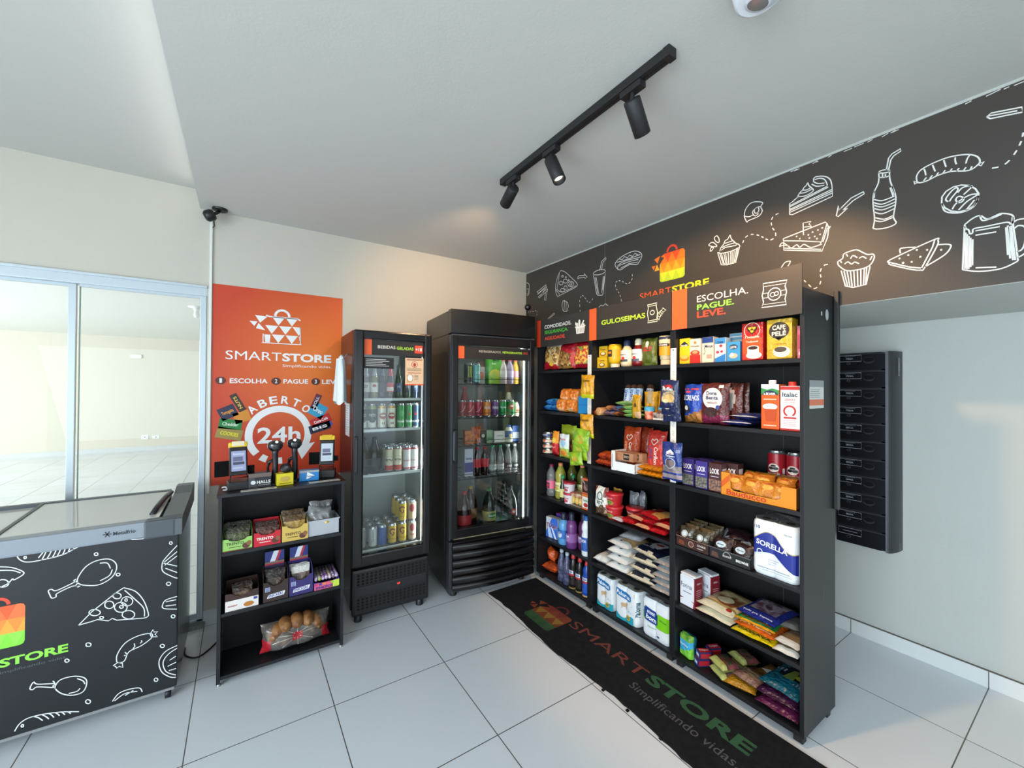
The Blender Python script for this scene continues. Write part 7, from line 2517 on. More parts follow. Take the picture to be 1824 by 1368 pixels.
for k, (y, dz, a, w, l) in enumerate(((-2.640, 0, 8, .105, .17), (-2.745, 0, -4, .105, .18), (-2.850, 0, 4, .105, .18), (-2.690, .033, -10, .115, .18), (-2.800, .034, 6, .120, .18), (-2.875, .036, -3, .110, .18), (-2.780, .070, -12, .15, .16))):
    bag('cracker_pack', ('flat red cracker pack at the bottom left of the pile', 'flat red cracker pack at the bottom centre of the pile', 'flat red cracker pack at the bottom right of the pile', 'red cracker pack on the second layer, left', 'red cracker pack on the second layer, centre',
                         'red cracker pack on the second layer, right', 'red cracker pack on top of the pile with a biscuit picture')[k], 'cracker pack', S(y, 3, .012 + .014 * (k > 2), dz), w, l, .036,
        (lambda u, v: P('#c89a5a', .45, mix='#a87038', mscale=60) if u > .1 and abs(v) < .75 else redc) if k == 6 else (lambda u, v: foil('#d8a078') if (v < -.8 and k % 2) else redc), back=redc, rz=RZ + R(a), lying=True, seed=160 + k, n=5,
        deco=(lambda mb, F: [mb.rect(-.055, -.015, .06, .10, P('#5a2420'), F, nx=4), mb.ell(-.035, .08, .010, .012, P('#e0c080'), F, .0015)]) if k == 6 else None, group='red cracker packs in a pile')
bag('candy_sachet', 'small red and silver sachet at the front of the fourth board', 'sachet', S(-2.575, 3, -.002), .09, .075, .03, lambda u, v: foil('#c8c8cc') if v < -.45 else foil('#b02430', '#e0a0a0', 30), back=foil('#b02430'), rz=RZ + R(-5), lying=True, seed=170)

# --- second unit, fifth board: sugar, rice and beans
wht = P('#e2e2de', .4, bump=.35, bscale=40)
bag('sugar_bag', 'single white sugar bag lying beside the taller white stack', 'sugar bag', S(-2.427, 4, .01), .11, .20, .052, lambda u, v: wht if v < .2 else P('#c8c4c8', .4), back=wht, rz=RZ + R(4), lying=True, seed=180, n=5)
for k in range(4):
    def cc(u, v, k=k):
        if k == 3 and u > -.1 and v > -.6:
            return P('#8a6438', .4, mix='#c8a878', mscale=12)
        return wht
    bag('sugar_bag', ('lowest', 'second', 'third', 'top brown-printed')[k] + ' white sugar bag of the stack of four', 'sugar bag', S(-2.565 + .01 * (k % 2), 4, .006 + .008 * k, .0455 * k), .165, .21, .049, cc, back=wht, rz=RZ + R((3, -4, 5, -3)[k]), lying=True, seed=181 + k, n=5,
        deco=lambda mb, F: mb.ell(0, .035, .010, .005, P('#3a3a4a'), F), group='stack of white sugar bags')
bag('sugar_bag', 'white sugar bag behind the stack of four, with grey print', 'sugar bag', S(-2.60, 4, .09, .184), .15, .18, .035, P('#cfcfd2', .4, bump=.35, mix='#9a9498', mscale=10), rz=RZ + R(12), lying=True, seed=186, n=5)
nav = foil('#141a2e')
for k in range(4):
    def cc(u, v, k=k):
        if v < -.86 + .06 * math.sin(5 * u):
            return P('#d8cfb8', .5, mix='#c0b498', mscale=150, bump=.3)
        if k == 3 and ((u - .1) ** 2 + (v - .1) ** 2) < .25:
            return P('#c8c8cc', .4)
        return nav
    bag('rice_bag', ('bottom', 'second', 'third', 'top white-badged')[k] + ' navy rice bag in its stack', 'rice bag', S(-2.745 - .004 * k, 4, .008 + .006 * k, .0505 * k), .185, .21, .054, cc, back=P('#c8c0aa', .5), rz=RZ + R((4, -5, 3, -7)[k]), lying=True, seed=190 + k, n=5,
        deco=lambda mb, F, k=k: [T(mb, F, 'PRATO FINO', -.02, .055, .09, '#d8dce8'), (mb.ell(.01, .12, .03, .012, P('#a82a2c'), F, .0016) if k == 3 else None)], group='stack of navy rice bags')
for k in range(5):
    bag('bean_bag', ('lowest', 'second', 'third', 'fourth', 'uppermost')[k] + ' speckled blue-white bean bag beside the divider', 'bean bag', S(-2.876, 4, .006 + .006 * k, .0345 * k), .122, .20, .037,
        lambda u, v: P('#a39a94', .35, mix='#c8c0b8', mscale=120, bump=.5, hard=True) if v < -.82 else P('#93b4c2', .35, bump=.4, mix='#cdd4d4', mscale=24), back=P('#9aa0a0', .4, mix='#8a7a70', mscale=60), rz=RZ + R((2, -3, 4, -2, 3)[k]), lying=True, seed=200 + k, n=5, group='stack of bean bags')


# --- toilet paper packs
def roll_pack(name, label, y, row, w, h, d, nl, deco, topc, x=.03, rz=0, zref=.232):
    r = thing(name, label, 'toilet paper', S(y, row, x), (0, 0, RZ + rz))
    rr = w / nl / 2

    def yf(xx):
        u = (xx + w / 2) / (2 * rr)
        t = (u - math.floor(u)) * 2 - 1 if u < nl else 1
        lobe = math.sqrt(max(0, 1 - t * t))
        base = rr * .55
        e = abs(xx) / (w / 2)
        corner = 0 if e < .75 else rr * 1.0 * (1 - math.sqrt(max(0, 1 - ((e - .75) / .25) ** 2)))
        return base * .30 * (1 - lobe) + corner
    m = MB()
    N = 40
    pr = [(-w / 2 + w * i / N) for i in range(N + 1)]
    ring = [(x_, yf(x_)) for x_ in pr] + [(x_, d - yf(x_)) for x_ in reversed(pr)]
    zs = [(0, .93), (.012, .99), (.03, 1), (h * .5, .985), (h - .03, 1), (h - .010, .985), (h, .92)]
    v = []
    for z, s_ in zs:
        v += [(a * s_, d / 2 + (b - d / 2) * s_, z) for a, b in ring]
    n = len(ring)
    f = [(j * n + i, j * n + (i + 1) % n, (j + 1) * n + (i + 1) % n, (j + 1) * n + i) for j in range(len(zs) - 1) for i in range(n)]
    m.add(v, f, P('#e6eaec', .38, bump=.35, bscale=25), True)
    m.add(v[-n:], [tuple(range(n))], P(topc, .35, bump=.5, bscale=20))
    m.add(v[:n], [tuple(reversed(range(n)))], P(topc, .35))
    zk = h / zref
    F = lambda x_, z, o: (x_, yf(x_) - o - .0014, z * zk)
    deco(m, F)
    # loose film on top
    for i in range(nl):
        cx = -w / 2 + rr * (2 * i + 1)
        for j in range(max(1, round(d / (2 * rr)))):
            cy = rr * (2 * j + 1)
            if cy > d - .02:
                continue
            m.ell(cx, cy, .020, .020, P('#4a4644', .5), top_map(h), .0016, 16)
            m.ring(cx, cy, .021, .004, P('#b8b2aa', .5), top_map(h), .0022)
            m.ring(cx, cy, rr * .86, .0035, P('#f0f2f2', .3), top_map(h), .0016)
    m.build('wrapped_rolls', r)
    c = MB()
    c.add([(-w * .42, d * .3, h + .001), (w * .42, d * .3, h + .001), (w * .44, d * .55, h + .008), (w * .1, d * .55, h + .012), (-w * .3, d * .6, h + .007)], [(0, 1, 2, 3, 4)], clear('film', (.85, .87, .9), rough=.15, base=.25))
    c.build('film_fold', r)


def paloma(mb, F, w=.165, t='Paloma'):
    B, Tq = P('#1f6fae', .4), P('#2a9cb0', .4)
    for i in range(14):
        a, b = -w * .44 + w * .78 * i / 14, -w * .44 + w * .78 * (i + 1) / 14
        fz = lambda q: .178 - .13 * q
        hh = .024 if 0 < i < 13 else .017
        mb.poly([(a, fz(a) - hh), (b, fz(b) - hh), (b, fz(b) + hh), (a, fz(a) + hh)], B, F, .0006)
    mb.txt(t, -w * .38, .172, w * .66, P('#f0f6fa'), F, .0016, h=.028, rot=-.13)
    n = 14
    pts = [(-w * .46 + w * .92 * i / n, .020 + .018 * math.sin(i * .45 + 2.2)) for i in range(n + 1)]
    for i in range(n):
        a, b = pts[i], pts[i + 1]
        mb.poly([(a[0], .004), (b[0], .004), (b[0], b[1] + .018), (a[0], a[1] + .018)], Tq, F, .0006)
    mb.ell(w * .20, .038, .017, .017, P('#c8b03a', .4), F, .0012)
    mb.txt('30', w * .20, .038, .020, P('#2a5a5a'), F, .0018, center=True)
    mb.ell(-.004, .110, .020, .013, P('#c8a884', .5), F, .0010)
    mb.ell(.014, .122, .010, .009, P('#c8a884', .5), F, .0012)
    mb.rect(-.020, -.014, .085, .105, P('#c8a884', .5), F, .001)
    mb.rect(.010, .016, .085, .105, P('#c8a884', .5), F, .001)
    rnd = random.Random(5)
    for q in range(14):
        x_, z_ = rnd.uniform(-w * .42, w * .42), rnd.uniform(.07, .155)
        if abs(x_) > .028:
            mb.ell(x_, z_, .003, .003, P('#7ab4cc', .5), F, .001, n=6, rings=1)


roll_pack('toilet_paper_pack', 'white and teal toilet paper pack, the left of two alike', -2.449, 5, .150, .196, .20, 2, lambda mb, F: paloma(mb, F, .150), '#cfccc8', .03)
roll_pack('toilet_paper_pack', 'white and teal toilet paper pack with printed side, next to green pack', -2.633, 5, .185, .204, .20, 2,
          lambda mb, F: [paloma(mb, lambda x_, z, o: F(x_ - .012, z, o), .150), mb.txt('Paloma', .080, .12, .10, P('#1f5a6a'), F, .001, h=.018, center=True, rot=R(90)), mb.rect(.060, .088, .19, .215, P('#c8b89a'), F, .001)], '#cfc4b8', .02)


def econo(mb, F):
    w = .192
    G = P('#7cc81e', .4)
    for i in range(12):
        x0 = -.088 + .0147 * i
        zt = .165 if x0 > .005 else .150 if x0 < -.06 else .12
        if x0 > -.008 or x0 < -.070:
            mb.rect(x0, x0 + .0148, .078 if x0 > 0 else .10, zt, G, F, .0007)
    for i in range(12):
        a, b = -.070 + .088 * i / 12, -.070 + .088 * (i + 1) / 12
        e0, e1 = (.012 if i in (0, 11) else .0), (.010 if i in (0, 11) else .0)
        mb.poly([(a, .100 - .15 * (a + .07) + e0), (b, .100 - .15 * (b + .07) + e0), (b, .185 - .22 * (b + .07) - e1), (a, .185 - .22 * (a + .07) - e1)], P('#1c3f86', .4), F, .0012)
    mb.txt('econo', -.050, .148, .050, P('#f0f4f8'), F, .0022, h=.018, rot=-.2)
    mb.txt('bom', -.058, .112, .066, P('#f0f4f8'), F, .0022, h=.030, rot=-.2)
    mb.txt('folha dupla', .030, .13, .045, P('#2a6a2a'), F, .0018, h=.012, rot=-.1)
    mb.txt('Neutro', -.045, .060, .05, P('#8ab89a'), F, .0014, bold=0)
    mb.ell(.022, .030, .010, .005, P('#2a3a7a'), F, .0014)


roll_pack('toilet_paper_pack', 'white and green toilet paper pack with a dark blue badge', -2.838, 5, .190, .212, .20, 2, econo, '#c8c8c8', .02)

# --- third unit, top board
B6 = [(-3.009, .058, .132, '#e8c41c', 'yellow box with a cake picture, first in the row of small cartons', lambda mb: [mb.poly([(-.026, .092), (.026, .092), (.018, .104), (.0, .116), (-.018, .104)], P('#22282e'), plane, .001), T(mb, plane, 'Itambé', 0, .096, .036, '#e8e4d8', o=.002),
       mb.ell(0, .028, .026, .016, P('#c87a1e'), plane, .001), mb.ell(0, .034, .020, .010, P('#e8b85a'), plane, .0015)]),
      (-3.069, .060, .125, '#e8dcc4', 'cream and red box with a dessert picture in the row of small cartons', lambda mb: [mb.rect(-.029, .029, .0, .042, P('#c8241e'), plane, .0008), mb.ell(0, .105, .008, .008, P('#e08a4a'), plane, .001), T(mb, plane, 'Piracanjuba', 0, .086, .046, '#6a3a2a'),
       mb.ell(0, .052, .026, .015, P('#b8401c'), plane, .0015), mb.ell(0, .056, .014, .008, P('#e89a6a'), plane, .002)]),
      (-3.136, .060, .127, '#e6d2b8', 'cream and navy box reading Moça in the row of small cartons', lambda mb: [mb.rect(-.029, .029, .098, .126, P('#1f3f82'), plane, .0008), T(mb, plane, 'Moça', .006, .080, .042, '#2a3a6a'), mb.line([(-.018, .075), (-.012, .055), (-.020, .040)], .003, P('#5a4a4a'), plane, .001),
       mb.rect(-.005, .022, .020, .040, P('#b89a84'), plane, .001)]),
      (-3.200, .054, .117, '#dfe8ee', 'blue and white box with red fruit in the row of small cartons', lambda mb: [mb.rect(-.026, .026, .088, .116, P('#3a8ac8'), plane, .0008), T(mb, plane, 'LÍDER', 0, .096, .036, '#1f3a6a', o=.002), mb.poly([(-.026, .0), (.026, .0), (.026, .04), (-.026, .018)], P('#2a7ac0'), plane, .0008),
       mb.ell(.004, .078, .008, .007, P('#b83a2a'), plane, .0015), mb.ell(-.012, .048, .008, .007, P('#c0303a'), plane, .0015), mb.ell(.008, .050, .007, .006, P('#c0303a'), plane, .0015)]),
      (-3.264, .062, .093, '#3f93c4', 'short light blue box with an egg picture in the row of small cartons', lambda mb: [mb.ell(0, .068, .020, .012, P('#1f3a5a'), plane, .001), T(mb, plane, 'LEITE', 0, .066, .03, '#e8e8e8', o=.002), mb.ell(0, .026, .020, .012, P('#d8b898'), plane, .001), mb.ell(-.006, .032, .008, .008, P('#f0e8e0'), plane, .0015)])]
for y, w, h, c, lab, dc in B6:
    carton('milk_box', lab, 'food carton', S(y, 0, .03), w, h, .045, P(c, .35), dc, rz=RZ)
carton('milk_box', 'pale blue and cream carton standing behind the short blue box', 'food carton', S(-3.235, 0, .11), .065, .142, .05, P('#dcd8c8', .4), lambda mb: [mb.rect(-.032, .032, .11, .14, P('#6aa4c4'), plane, .001), mb.rect(-.032, .032, .122, .128, P('#e8e4d8'), plane, .0014)], rz=RZ)


def heart(mb, cx, cz, s_, m, F=plane, o=.001):
    pts = []
    for i in range(24):
        t = 2 * math.pi * i / 24
        pts.append((cx + s_ * 16 * math.sin(t) ** 3 / 17, cz + s_ * (13 * math.cos(t) - 5 * math.cos(2 * t) - 2 * math.cos(3 * t) - math.cos(4 * t)) / 17))
    mb.poly(pts, m, F, o)


def tres(mb):
    mb.rect(-.041, .041, .005, .10, P('#d0501c', .4), plane, .0006)
    mb.rect(-.041, .041, .005, .03, P('#bc3018', .4), plane, .0009)
    mb.ring(0, .135, .034, .003, P('#e8c8a8'), plane, .0012)
    heart(mb, 0, .138, .024, P('#2c1a14'), plane, .0014)
    for x_, z_ in ((-.009, .144), (.009, .144), (0, .130)):
        heart(mb, x_, z_, .0085, P('#e8b01c'), plane, .002)
    T(mb, plane, '3 corações', 0, .104, .062, '#f0d8c0', o=.002)
    T(mb, plane, 'Tradicional', 0, .084, .052, '#f0e0c8', o=.002)
    mb.ell(.008, .022, .034, .016, P('#e4dccc'), plane, .0015)
    mb.rect(-.020, .030, .022, .055, P('#e8e2d6'), plane, .002)
    mb.ell(.005, .055, .026, .011, P('#e8e2d6'), plane, .0024)
    mb.ell(.005, .055, .021, .008, P('#2e1a10'), plane, .003)


carton('coffee_brick', 'red and orange brick of coffee with a three-heart badge', 'coffee brick', S(-3.353, 0, .02), .092, .170, .058, foil('#b81c1a'), tres, rz=RZ, b=.005)


def pele(mb):
    mb.ell(0, .122, .040, .036, P('#2e2822'), plane, .001, n=28)
    mb.poly([(-.016, .092), (.016, .092), (0, .078)], P('#2e2822'), plane, .001)
    mb.txt('CAFE', 0, .135, .052, P('#efe6cc'), plane, .002, h=.020, center=True)
    mb.txt('PELÉ', 0, .111, .056, P('#efe6cc'), plane, .002, h=.024, center=True)
    T(mb, plane, 'TRADICIONAL', .006, .064, .048, '#8a6a2a')
    mb.ell(.010, .030, .034, .024, P('#e6ddc4'), plane, .001)
    mb.ell(.006, .040, .024, .012, P('#4a4238'), plane, .0015)
    for q in range(3):
        mb.rect(-.042, -.030, .012 + q * .012, .018 + q * .012, P('#b8902a'), plane, .001)


carton('coffee_brick', 'golden brick of coffee with a dark round badge', 'coffee brick', S(-3.464, 0, .02), .100, .172, .058, foil('#d3a82a'), pele, rz=RZ, b=.005)
carton('pink_box', 'narrow pink box at the right end of the top board', 'food carton', S(-3.532, 0, .055), .028, .138, .08, P('#d8758a', .4), lambda mb: [mb.rect(-.010, .010, .04, .10, P('#b84a64'), plane, .001), mb.ell(0, .02, .008, .008, P('#f0d0d8'), plane, .001)], rz=RZ)

# --- third unit, second board
bag('cereal_bag', 'blue bag of curled snacks beside the hanging navy bags', 'snack bag', S(-3.052, 1, .05), .108, .195, .06, lambda u, v: P('#b8803c', .4, mix='#8a5424', mscale=60, bump=.5) if v < -.55 + .2 * u else foil('#1d3e9c', '#274fb4', 6), back=foil('#1d3e9c'), rz=RZ + R(-6), seed=220,
    deco=lambda mb, F: [mb.rect(-.040, .040, .166, .174, P('#c83a3a'), F, nx=4), T(mb, F, 'SUCRILHOS', 0, .125, .090, '#dfe6f2', h=.028), mb.ell(-.015, .155, .014, .006, P('#d84a5a'), F), mb.ell(-.022, .070, .020, .022, P('#2a2a30'), F), mb.ell(-.024, .074, .012, .013, P('#e8e8ea'), F, .0015)])


def dona(mb, F):
    pts = [((.052 + .003 * math.cos(12 * R(a))) * math.cos(R(a)), .125 + (.052 + .003 * math.cos(12 * R(a))) * math.sin(R(a)) * 1.0) for a in range(0, 360, 10)]
    mb.ell(0, .125, .050, .052, P('#dcd6d2'), F, .001, n=28, rings=3)
    mb.txt('Dona', -.004, .150, .052, P('#1f2a5a'), F, .002, h=.018, center=True)
    mb.txt('Benta', -.002, .128, .060, P('#1f2a5a'), F, .002, h=.018, center=True)
    mb.txt('CHOCOLATE', -.002, .103, .050, P('#8a3a3a'), F, .002, h=.008, center=True)
    mb.ell(-.008, .058, .034, .024, P('#3a1f1c'), F, .002)
    mb.ell(.028, .082, .010, .010, P('#3a4a8a'), F, .0025)
    mb.rect(.030, .052, .176, .190, P('#d8d4d4'), F, .001, nx=3)


bag('cake_mix_pouch', 'dark red chocolate cake mix pouch with a round white badge', 'cake mix pouch', S(-3.164, 1, .05), .150, .200, .05, lambda u, v: foil('#7a2444') if v < -.5 else foil('#55211e'), back=foil('#55211e'), rz=RZ, seed=221, crimp=.04, n=5, wr=.04, deco=dona)
for k in range(2):
    bag('cake_mix_pouch', ('brown cake mix pouch just behind the badge pouch', 'brown cake mix pouch tilted at the back of the row')[k], 'cake mix pouch', S(-3.215 - .012 * k, 1, .11 + .05 * k), .13, .20, .04, lambda u, v: P('#b0a8a0', .4) if (u * u + (v - .2) ** 2) < .3 else foil('#5a2a22'), back=foil('#55211e'),
        rz=RZ + R(-14 - 8 * k), seed=222 + k, group='brown cake mix pouches in the second row')
for k, (y, dz, a) in enumerate(((-3.285, 0, 4), (-3.315, .030, -8))):
    bag('powder_sachet', ('lower', 'upper')[k] + ' dark blue flat sachet lying before the milk cartons', 'sachet', S(y, 1, .004 + .008 * k, dz), .135, .16, .034, lambda u, v: foil('#c8ccd8') if v < -.93 else foil('#232a62', '#3a4484', 12), back=foil('#232a62'), rz=RZ + R(a), lying=True, seed=226 + k,
        group='dark blue sachets on the second board')


def lider(mb):
    mb.poly([(-.036, .150), (.036, .150), (.036, .196), (-.036, .196)], P('#cfe0e4', .4), plane, .0008)
    mb.poly([(-.036, .150), (.036, .150), (.036, .170), (.010, .178), (-.012, .172), (-.036, .180)], P('#3a8a4a', .4), plane, .0012)
    mb.poly([(-.034, .150), (.034, .150), (.022, .163), (0, .170), (-.022, .163)], P('#24304a'), plane, .0016)
    mb.txt('LÍDER', 0, .155, .048, P('#f0f0ee'), plane, .0024, h=.012, center=True)
    mb.rect(-.026, .026, .128, .132, P('#f0c8b0'), plane, .001)
    mb.ell(0, .098, .030, .014, P('#ece4dc'), plane, .001)
    mb.poly([(-.024, .088), (.028, .088), (.022, .035), (-.016, .035)], P('#b8481c', .4), plane, .0014)
    mb.rect(-.026, .026, .014, .018, P('#f0c8b0'), plane, .001)


def italac(mb):
    R_ = P('#b8302c', .4)
    mb.rect(-.0365, .0365, .172, .186, R_, plane, .0008)
    mb.rect(-.0365, .0365, .0, .008, R_, plane, .0008)
    mb.txt('Italac', 0, .152, .058, P('#2f4a58'), plane, .0012, h=.020, center=True)
    mb.txt('ZERO', 0, .130, .040, R_, plane, .0012, h=.008, center=True, bold=.5)
    mb.txt('LACTOSE', 0, .119, .038, R_, plane, .0012, h=.005, center=True, bold=0)
    mb.ring(-.001, .082, .021, .007, R_, plane, .0012, -60, 245)
    mb.rect(-.024, .024, .050, .057, R_, plane, .0014)
    for q in range(4):
        mb.rect(-.026, .024, .020 + q * .007, .022 + q * .007, P('#c89a98'), plane, .001)


carton('milk_carton', 'orange milk carton with white cap and green landscape top', 'milk carton', S(-3.426, 1, .025), .072, .196, .07, P('#dd5a1c', .35), lider, rz=RZ, cap=(P('#e8e8ea', .4), .015))
carton('milk_carton', 'white lactose-free milk carton with a red top and cap', 'milk carton', S(-3.504, 1, .025), .073, .188, .07, P('#ece9e8', .35), italac, rz=RZ, cap=(P('#c8342c', .4), .015))

# --- third unit, third board
for k, (y, d, c, lab) in enumerate(((-3.030, .03, '#3a2f78', 'violet energy carton, leftmost of its row'), (-3.110, .02, '#3f3384', 'violet energy carton with large lettering, in front'), (-3.075, .09, '#3a2f78', 'violet energy carton behind the front pair'),
                                    (-3.180, .02, '#4a2c2c', 'brown energy carton with large lettering, in front'), (-3.225, .085, '#3f2626', 'brown energy carton behind the front brown one'), (-3.150, .10, '#3a2f50', 'dark violet carton in the back row'))):
    def dd(mb, c=c):
        mb.rect(-.0305, .0305, .004, .058, P('#8a8a80' if c[1] == '3' else '#a87c6a', .4, mix='#3c3a38', mscale=90), plane, .0008)
        mb.txt('LOOK', 0, .098, .046, P('#efeff2'), plane, .0014, h=.026, center=True)
        mb.rect(-.020, .020, .070, .074, P('#b8b4c8'), plane, .0012)
        SD = side_map(.031)
        mb.rect(.010, .045, .085, .112, P('#c8c8cc', .4), SD, .0006)
    carton('energy_carton', lab, 'drink carton', S(y, 2, d), .062, .136, .055, P(c, .35), dd, rz=RZ, group='violet and brown cartons on the third board')
r = thing('display_tray', 'orange cardboard display tray full of orange wrapped snacks', 'display tray', S(-3.375, 2, .012), (0, 0, RZ))
oc = P('#dc8a1e', .45)
m = MB()
hw = .158
m.poly([(-hw, 0), (hw, 0), (hw, .088), (hw - .055, .088), (hw - .060, .035), (hw - .075, .026), (-hw + .06, .026), (-hw + .045, .035), (-hw + .040, .105), (-hw, .105)], oc, plane, .0006)
m.poly([(hw, 0), (-hw, 0), (-hw, .105), (-hw + .040, .105), (-hw + .045, .035), (-hw + .06, .026), (hw - .075, .026), (hw - .060, .035), (hw - .055, .088), (hw, .088)], P('#b89a78', .6), lambda x, z, o: (x, .0006 + o, z), .0)
m.box(-hw, -hw + .002, 0, .17, 0, .105, oc)
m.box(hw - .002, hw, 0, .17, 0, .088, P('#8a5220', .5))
m.box(-hw, hw, .168, .17, 0, .08, oc)
m.box(-hw, hw, 0, .17, 0, .002, oc)
m.txt('Bauducco', -.132, .004, .175, P('#c0341c'), plane, .0016, h=.026, bold=1)
m.poly([(-hw, .06), (-hw + .04, .10), (-hw + .04, .07), (-hw, .03)], P('#d05a1c'), plane, .0012)
m.build('tray', r)
ow = foil('#d08a28', '#b0601c', 20)
for k, (x, d, dz, a) in enumerate(((-3.265, .03, .045, 10), (-3.335, .028, .042, -8), (-3.410, .03, .040, 6), (-3.475, .035, .038, 20), (-3.290, .10, .060, -12), (-3.365, .105, .062, 14), (-3.440, .10, .058, -5), (-3.385, .06, .062, 24), (-3.42, .13, .060, -20))):
    bag('wafer_pack', ('orange wafer pack, front row of the tray by the lettering start', 'orange wafer pack, second in the front row of the tray', 'orange wafer pack, third in the front row of the tray', 'orange wafer pack tilted at the right tray corner', 'orange wafer pack at the back left of the tray',
                       'orange wafer pack at the back middle of the tray', 'orange wafer pack at the back right of the tray', 'orange wafer pack thrown across the top of the tray', 'darker orange wafer pack at the rear top of the tray')[k], 'snack bag',
        S(x, 2, d, max(.004, dz - .030)), .085, .080, .028, ow, rz=RZ + R(a), seed=240 + k, rx=R(-38), nx=10, nz=10, group='orange wafer packs in the display tray',
        deco=lambda mb, F: [mb.ell(0, .042, .022, .012, P('#e8a848'), F), T(mb, F, 'Wafer', 0, .06, .04, '#c03a1c')])


def pring(mb, F):
    mb.ell(0, .130, .024, .020, P('#ecdccc'), F, .001)
    mb.ell(-.010, .128, .012, .007, P('#1c1414'), F, .0016)
    mb.ell(.010, .128, .012, .007, P('#1c1414'), F, .0016)
    mb.ell(0, .140, .012, .005, P('#1c1414'), F, .0016)
    T(mb, F, 'PRINGLES', 0, .100, .052, '#f0e0d8', h=.014)
    mb.rect(.038, .050, .085, .130, P('#d8c8c8'), F, .001, nx=3)


for k, (y, d) in enumerate(((-3.370, .185), (-3.450, .185))):
    can('chip_tube', ('red chip tube with silver rim, left of the two behind the tray', 'red chip tube with silver rim, right of the two behind the tray')[k], S(y, 2, d + .035), P('#a01a26', .3, .1), h=.21, r=.038, deco=pring, group='chip tubes behind the display tray', rz=RZ, cat='chip tube')
carton('red_box', 'tall red box in the corner behind the display tray', 'food box', S(-3.520, 2, .14), .055, .20, .09, P('#b0323c', .4), lambda mb: [T(mb, plane, 'Gin', 0, .14, .04, '#f0d8d8', h=.03), mb.ell(0, .08, .018, .022, P('#c85a60'), plane, .001)], rz=RZ)


# --- third unit, fourth board
def tray(label, y, w, c, edge, deco, packs):
    r = thing('snack_tray', label, 'display tray', S(y, 3, .006), (0, 0, RZ))
    m = MB()
    mt = P(c, .45)
    h = w / 2
    m.box(-h, h, 0, .002, 0, .050, mt)
    m.box(-h, -h + .002, 0, .20, 0, .065, mt)
    m.box(h - .002, h, 0, .20, 0, .065, mt)
    m.box(-h, h, .198, .20, 0, .07, mt)
    m.box(-h, h, 0, .2, 0, .002, mt)
    m.line([(-h, .050), (h, .050)], .003, P(edge), plane, .0012)
    deco(m)
    m.build('tray', r)
    return r


tray('low brown cardboard tray of olive wrapped cookies', -3.069, .180, '#3a211c', '#8a6a5a', lambda m: [m.poly([(-.075, .012), (-.04, .010), (-.045, .030), (-.07, .034)], P('#7a3a20'), plane, .001), m.ring(-.005, .025, .013, .004, P('#b09080'), plane, .001), m.ell(-.005, .025, .008, .008, P('#6a4030'), plane, .001),
     m.txt('COOKIE', .028, .026, .045, P('#e0d4cc'), plane, .001, h=.010), m.rect(.028, .06, .014, .018, P('#b8a8a0'), plane, .001)], None)
tray('low black cardboard tray of dark brown cookie packs', -3.258, .196, '#1c1c1e', '#6a6a6a', lambda m: [m.poly([(-.088, .010), (-.05, .008), (-.055, .03), (-.08, .034)], P('#5a3a30'), plane, .001), m.txt('BELMONT', -.030, .022, .042, P('#d8d8d8'), plane, .001, h=.009), m.ring(-.010, .028, .018, .002, P('#c8c8c8'), plane, .001, 0, 180),
     m.txt('BROWNIE', .032, .018, .056, P('#f0f0f0'), plane, .001, h=.012)], None)
ol = foil('#2c2a22', '#4a4430', 14)
for k in range(8):
    i, j = k % 2, k // 2
    bag('cookie_packet', 'olive black cookie packet, ' + ('left' if i == 0 else 'right') + ' file, ' + ('front', 'second', 'third', 'rear')[j] + ' place in the brown tray', 'cookie packet', S(-3.020 - .085 * i, 3, .022 + .040 * j, .004 + .004 * j), .080, .088, .026, ol if j == 0 else foil('#6a5a3a', '#4a3c28', 10),
        rz=RZ, seed=260 + k, rx=R(-16), nx=8, nz=10, deco=(lambda mb, F: [mb.ell(-.004, .052, .017, .017, P('#d4d8d8'), F), mb.ring(-.004, .052, .013, .002, P('#5a6464'), F, .0014), mb.rect(.018, .030, .046, .060, P('#a8acac'), F)]) if j == 0 else None, group='cookie packets in the brown tray')
dk = foil('#241a1a', '#3a2424', 14)
for k, (y, d, dz, a, rx_) in enumerate(((-3.210, .020, .008, 4, -30), (-3.300, .020, .008, -6, -30), (-3.205, .085, .020, -10, -45), (-3.290, .085, .020, 8, -45), (-3.225, .13, .045, 20, -60), (-3.305, .13, .040, -15, -60), (-3.250, .10, .068, 12, -80))):
    bag('brownie_packet', ('dark packet with blue-white label, front left of the black tray', 'dark packet with blue-white label, front right of the black tray', 'dark packet, second row left of the black tray', 'dark packet, second row right of the black tray', 'dark maroon packet at the back left of the black tray',
                           'dark packet at the back right of the black tray', 'dark maroon packet lying on top of the others')[k], 'cookie packet', S(y, 3, d, dz), .088, .085, .030, dk if k < 4 else foil('#3a1c22', '#241418', 14), rz=RZ + R(a), seed=270 + k, rx=R(rx_), nx=8, nz=10,
        deco=(lambda mb, F: [mb.ell(-.004, .046, .024, .015, P('#c4d4dc'), F), T(mb, F, 'Brownie', -.004, .046, .03, '#2a3a4a', o=.002)]) if k < 4 else None, group='dark cookie packets around the black tray')
bag('white_packet', 'white-edged packet at the rear of the brown tray', 'cookie packet', S(-3.135, 3, .17, .03), .12, .07, .02, foil('#cfd2d4'), rz=RZ + R(-30), seed=280, rx=R(-60))


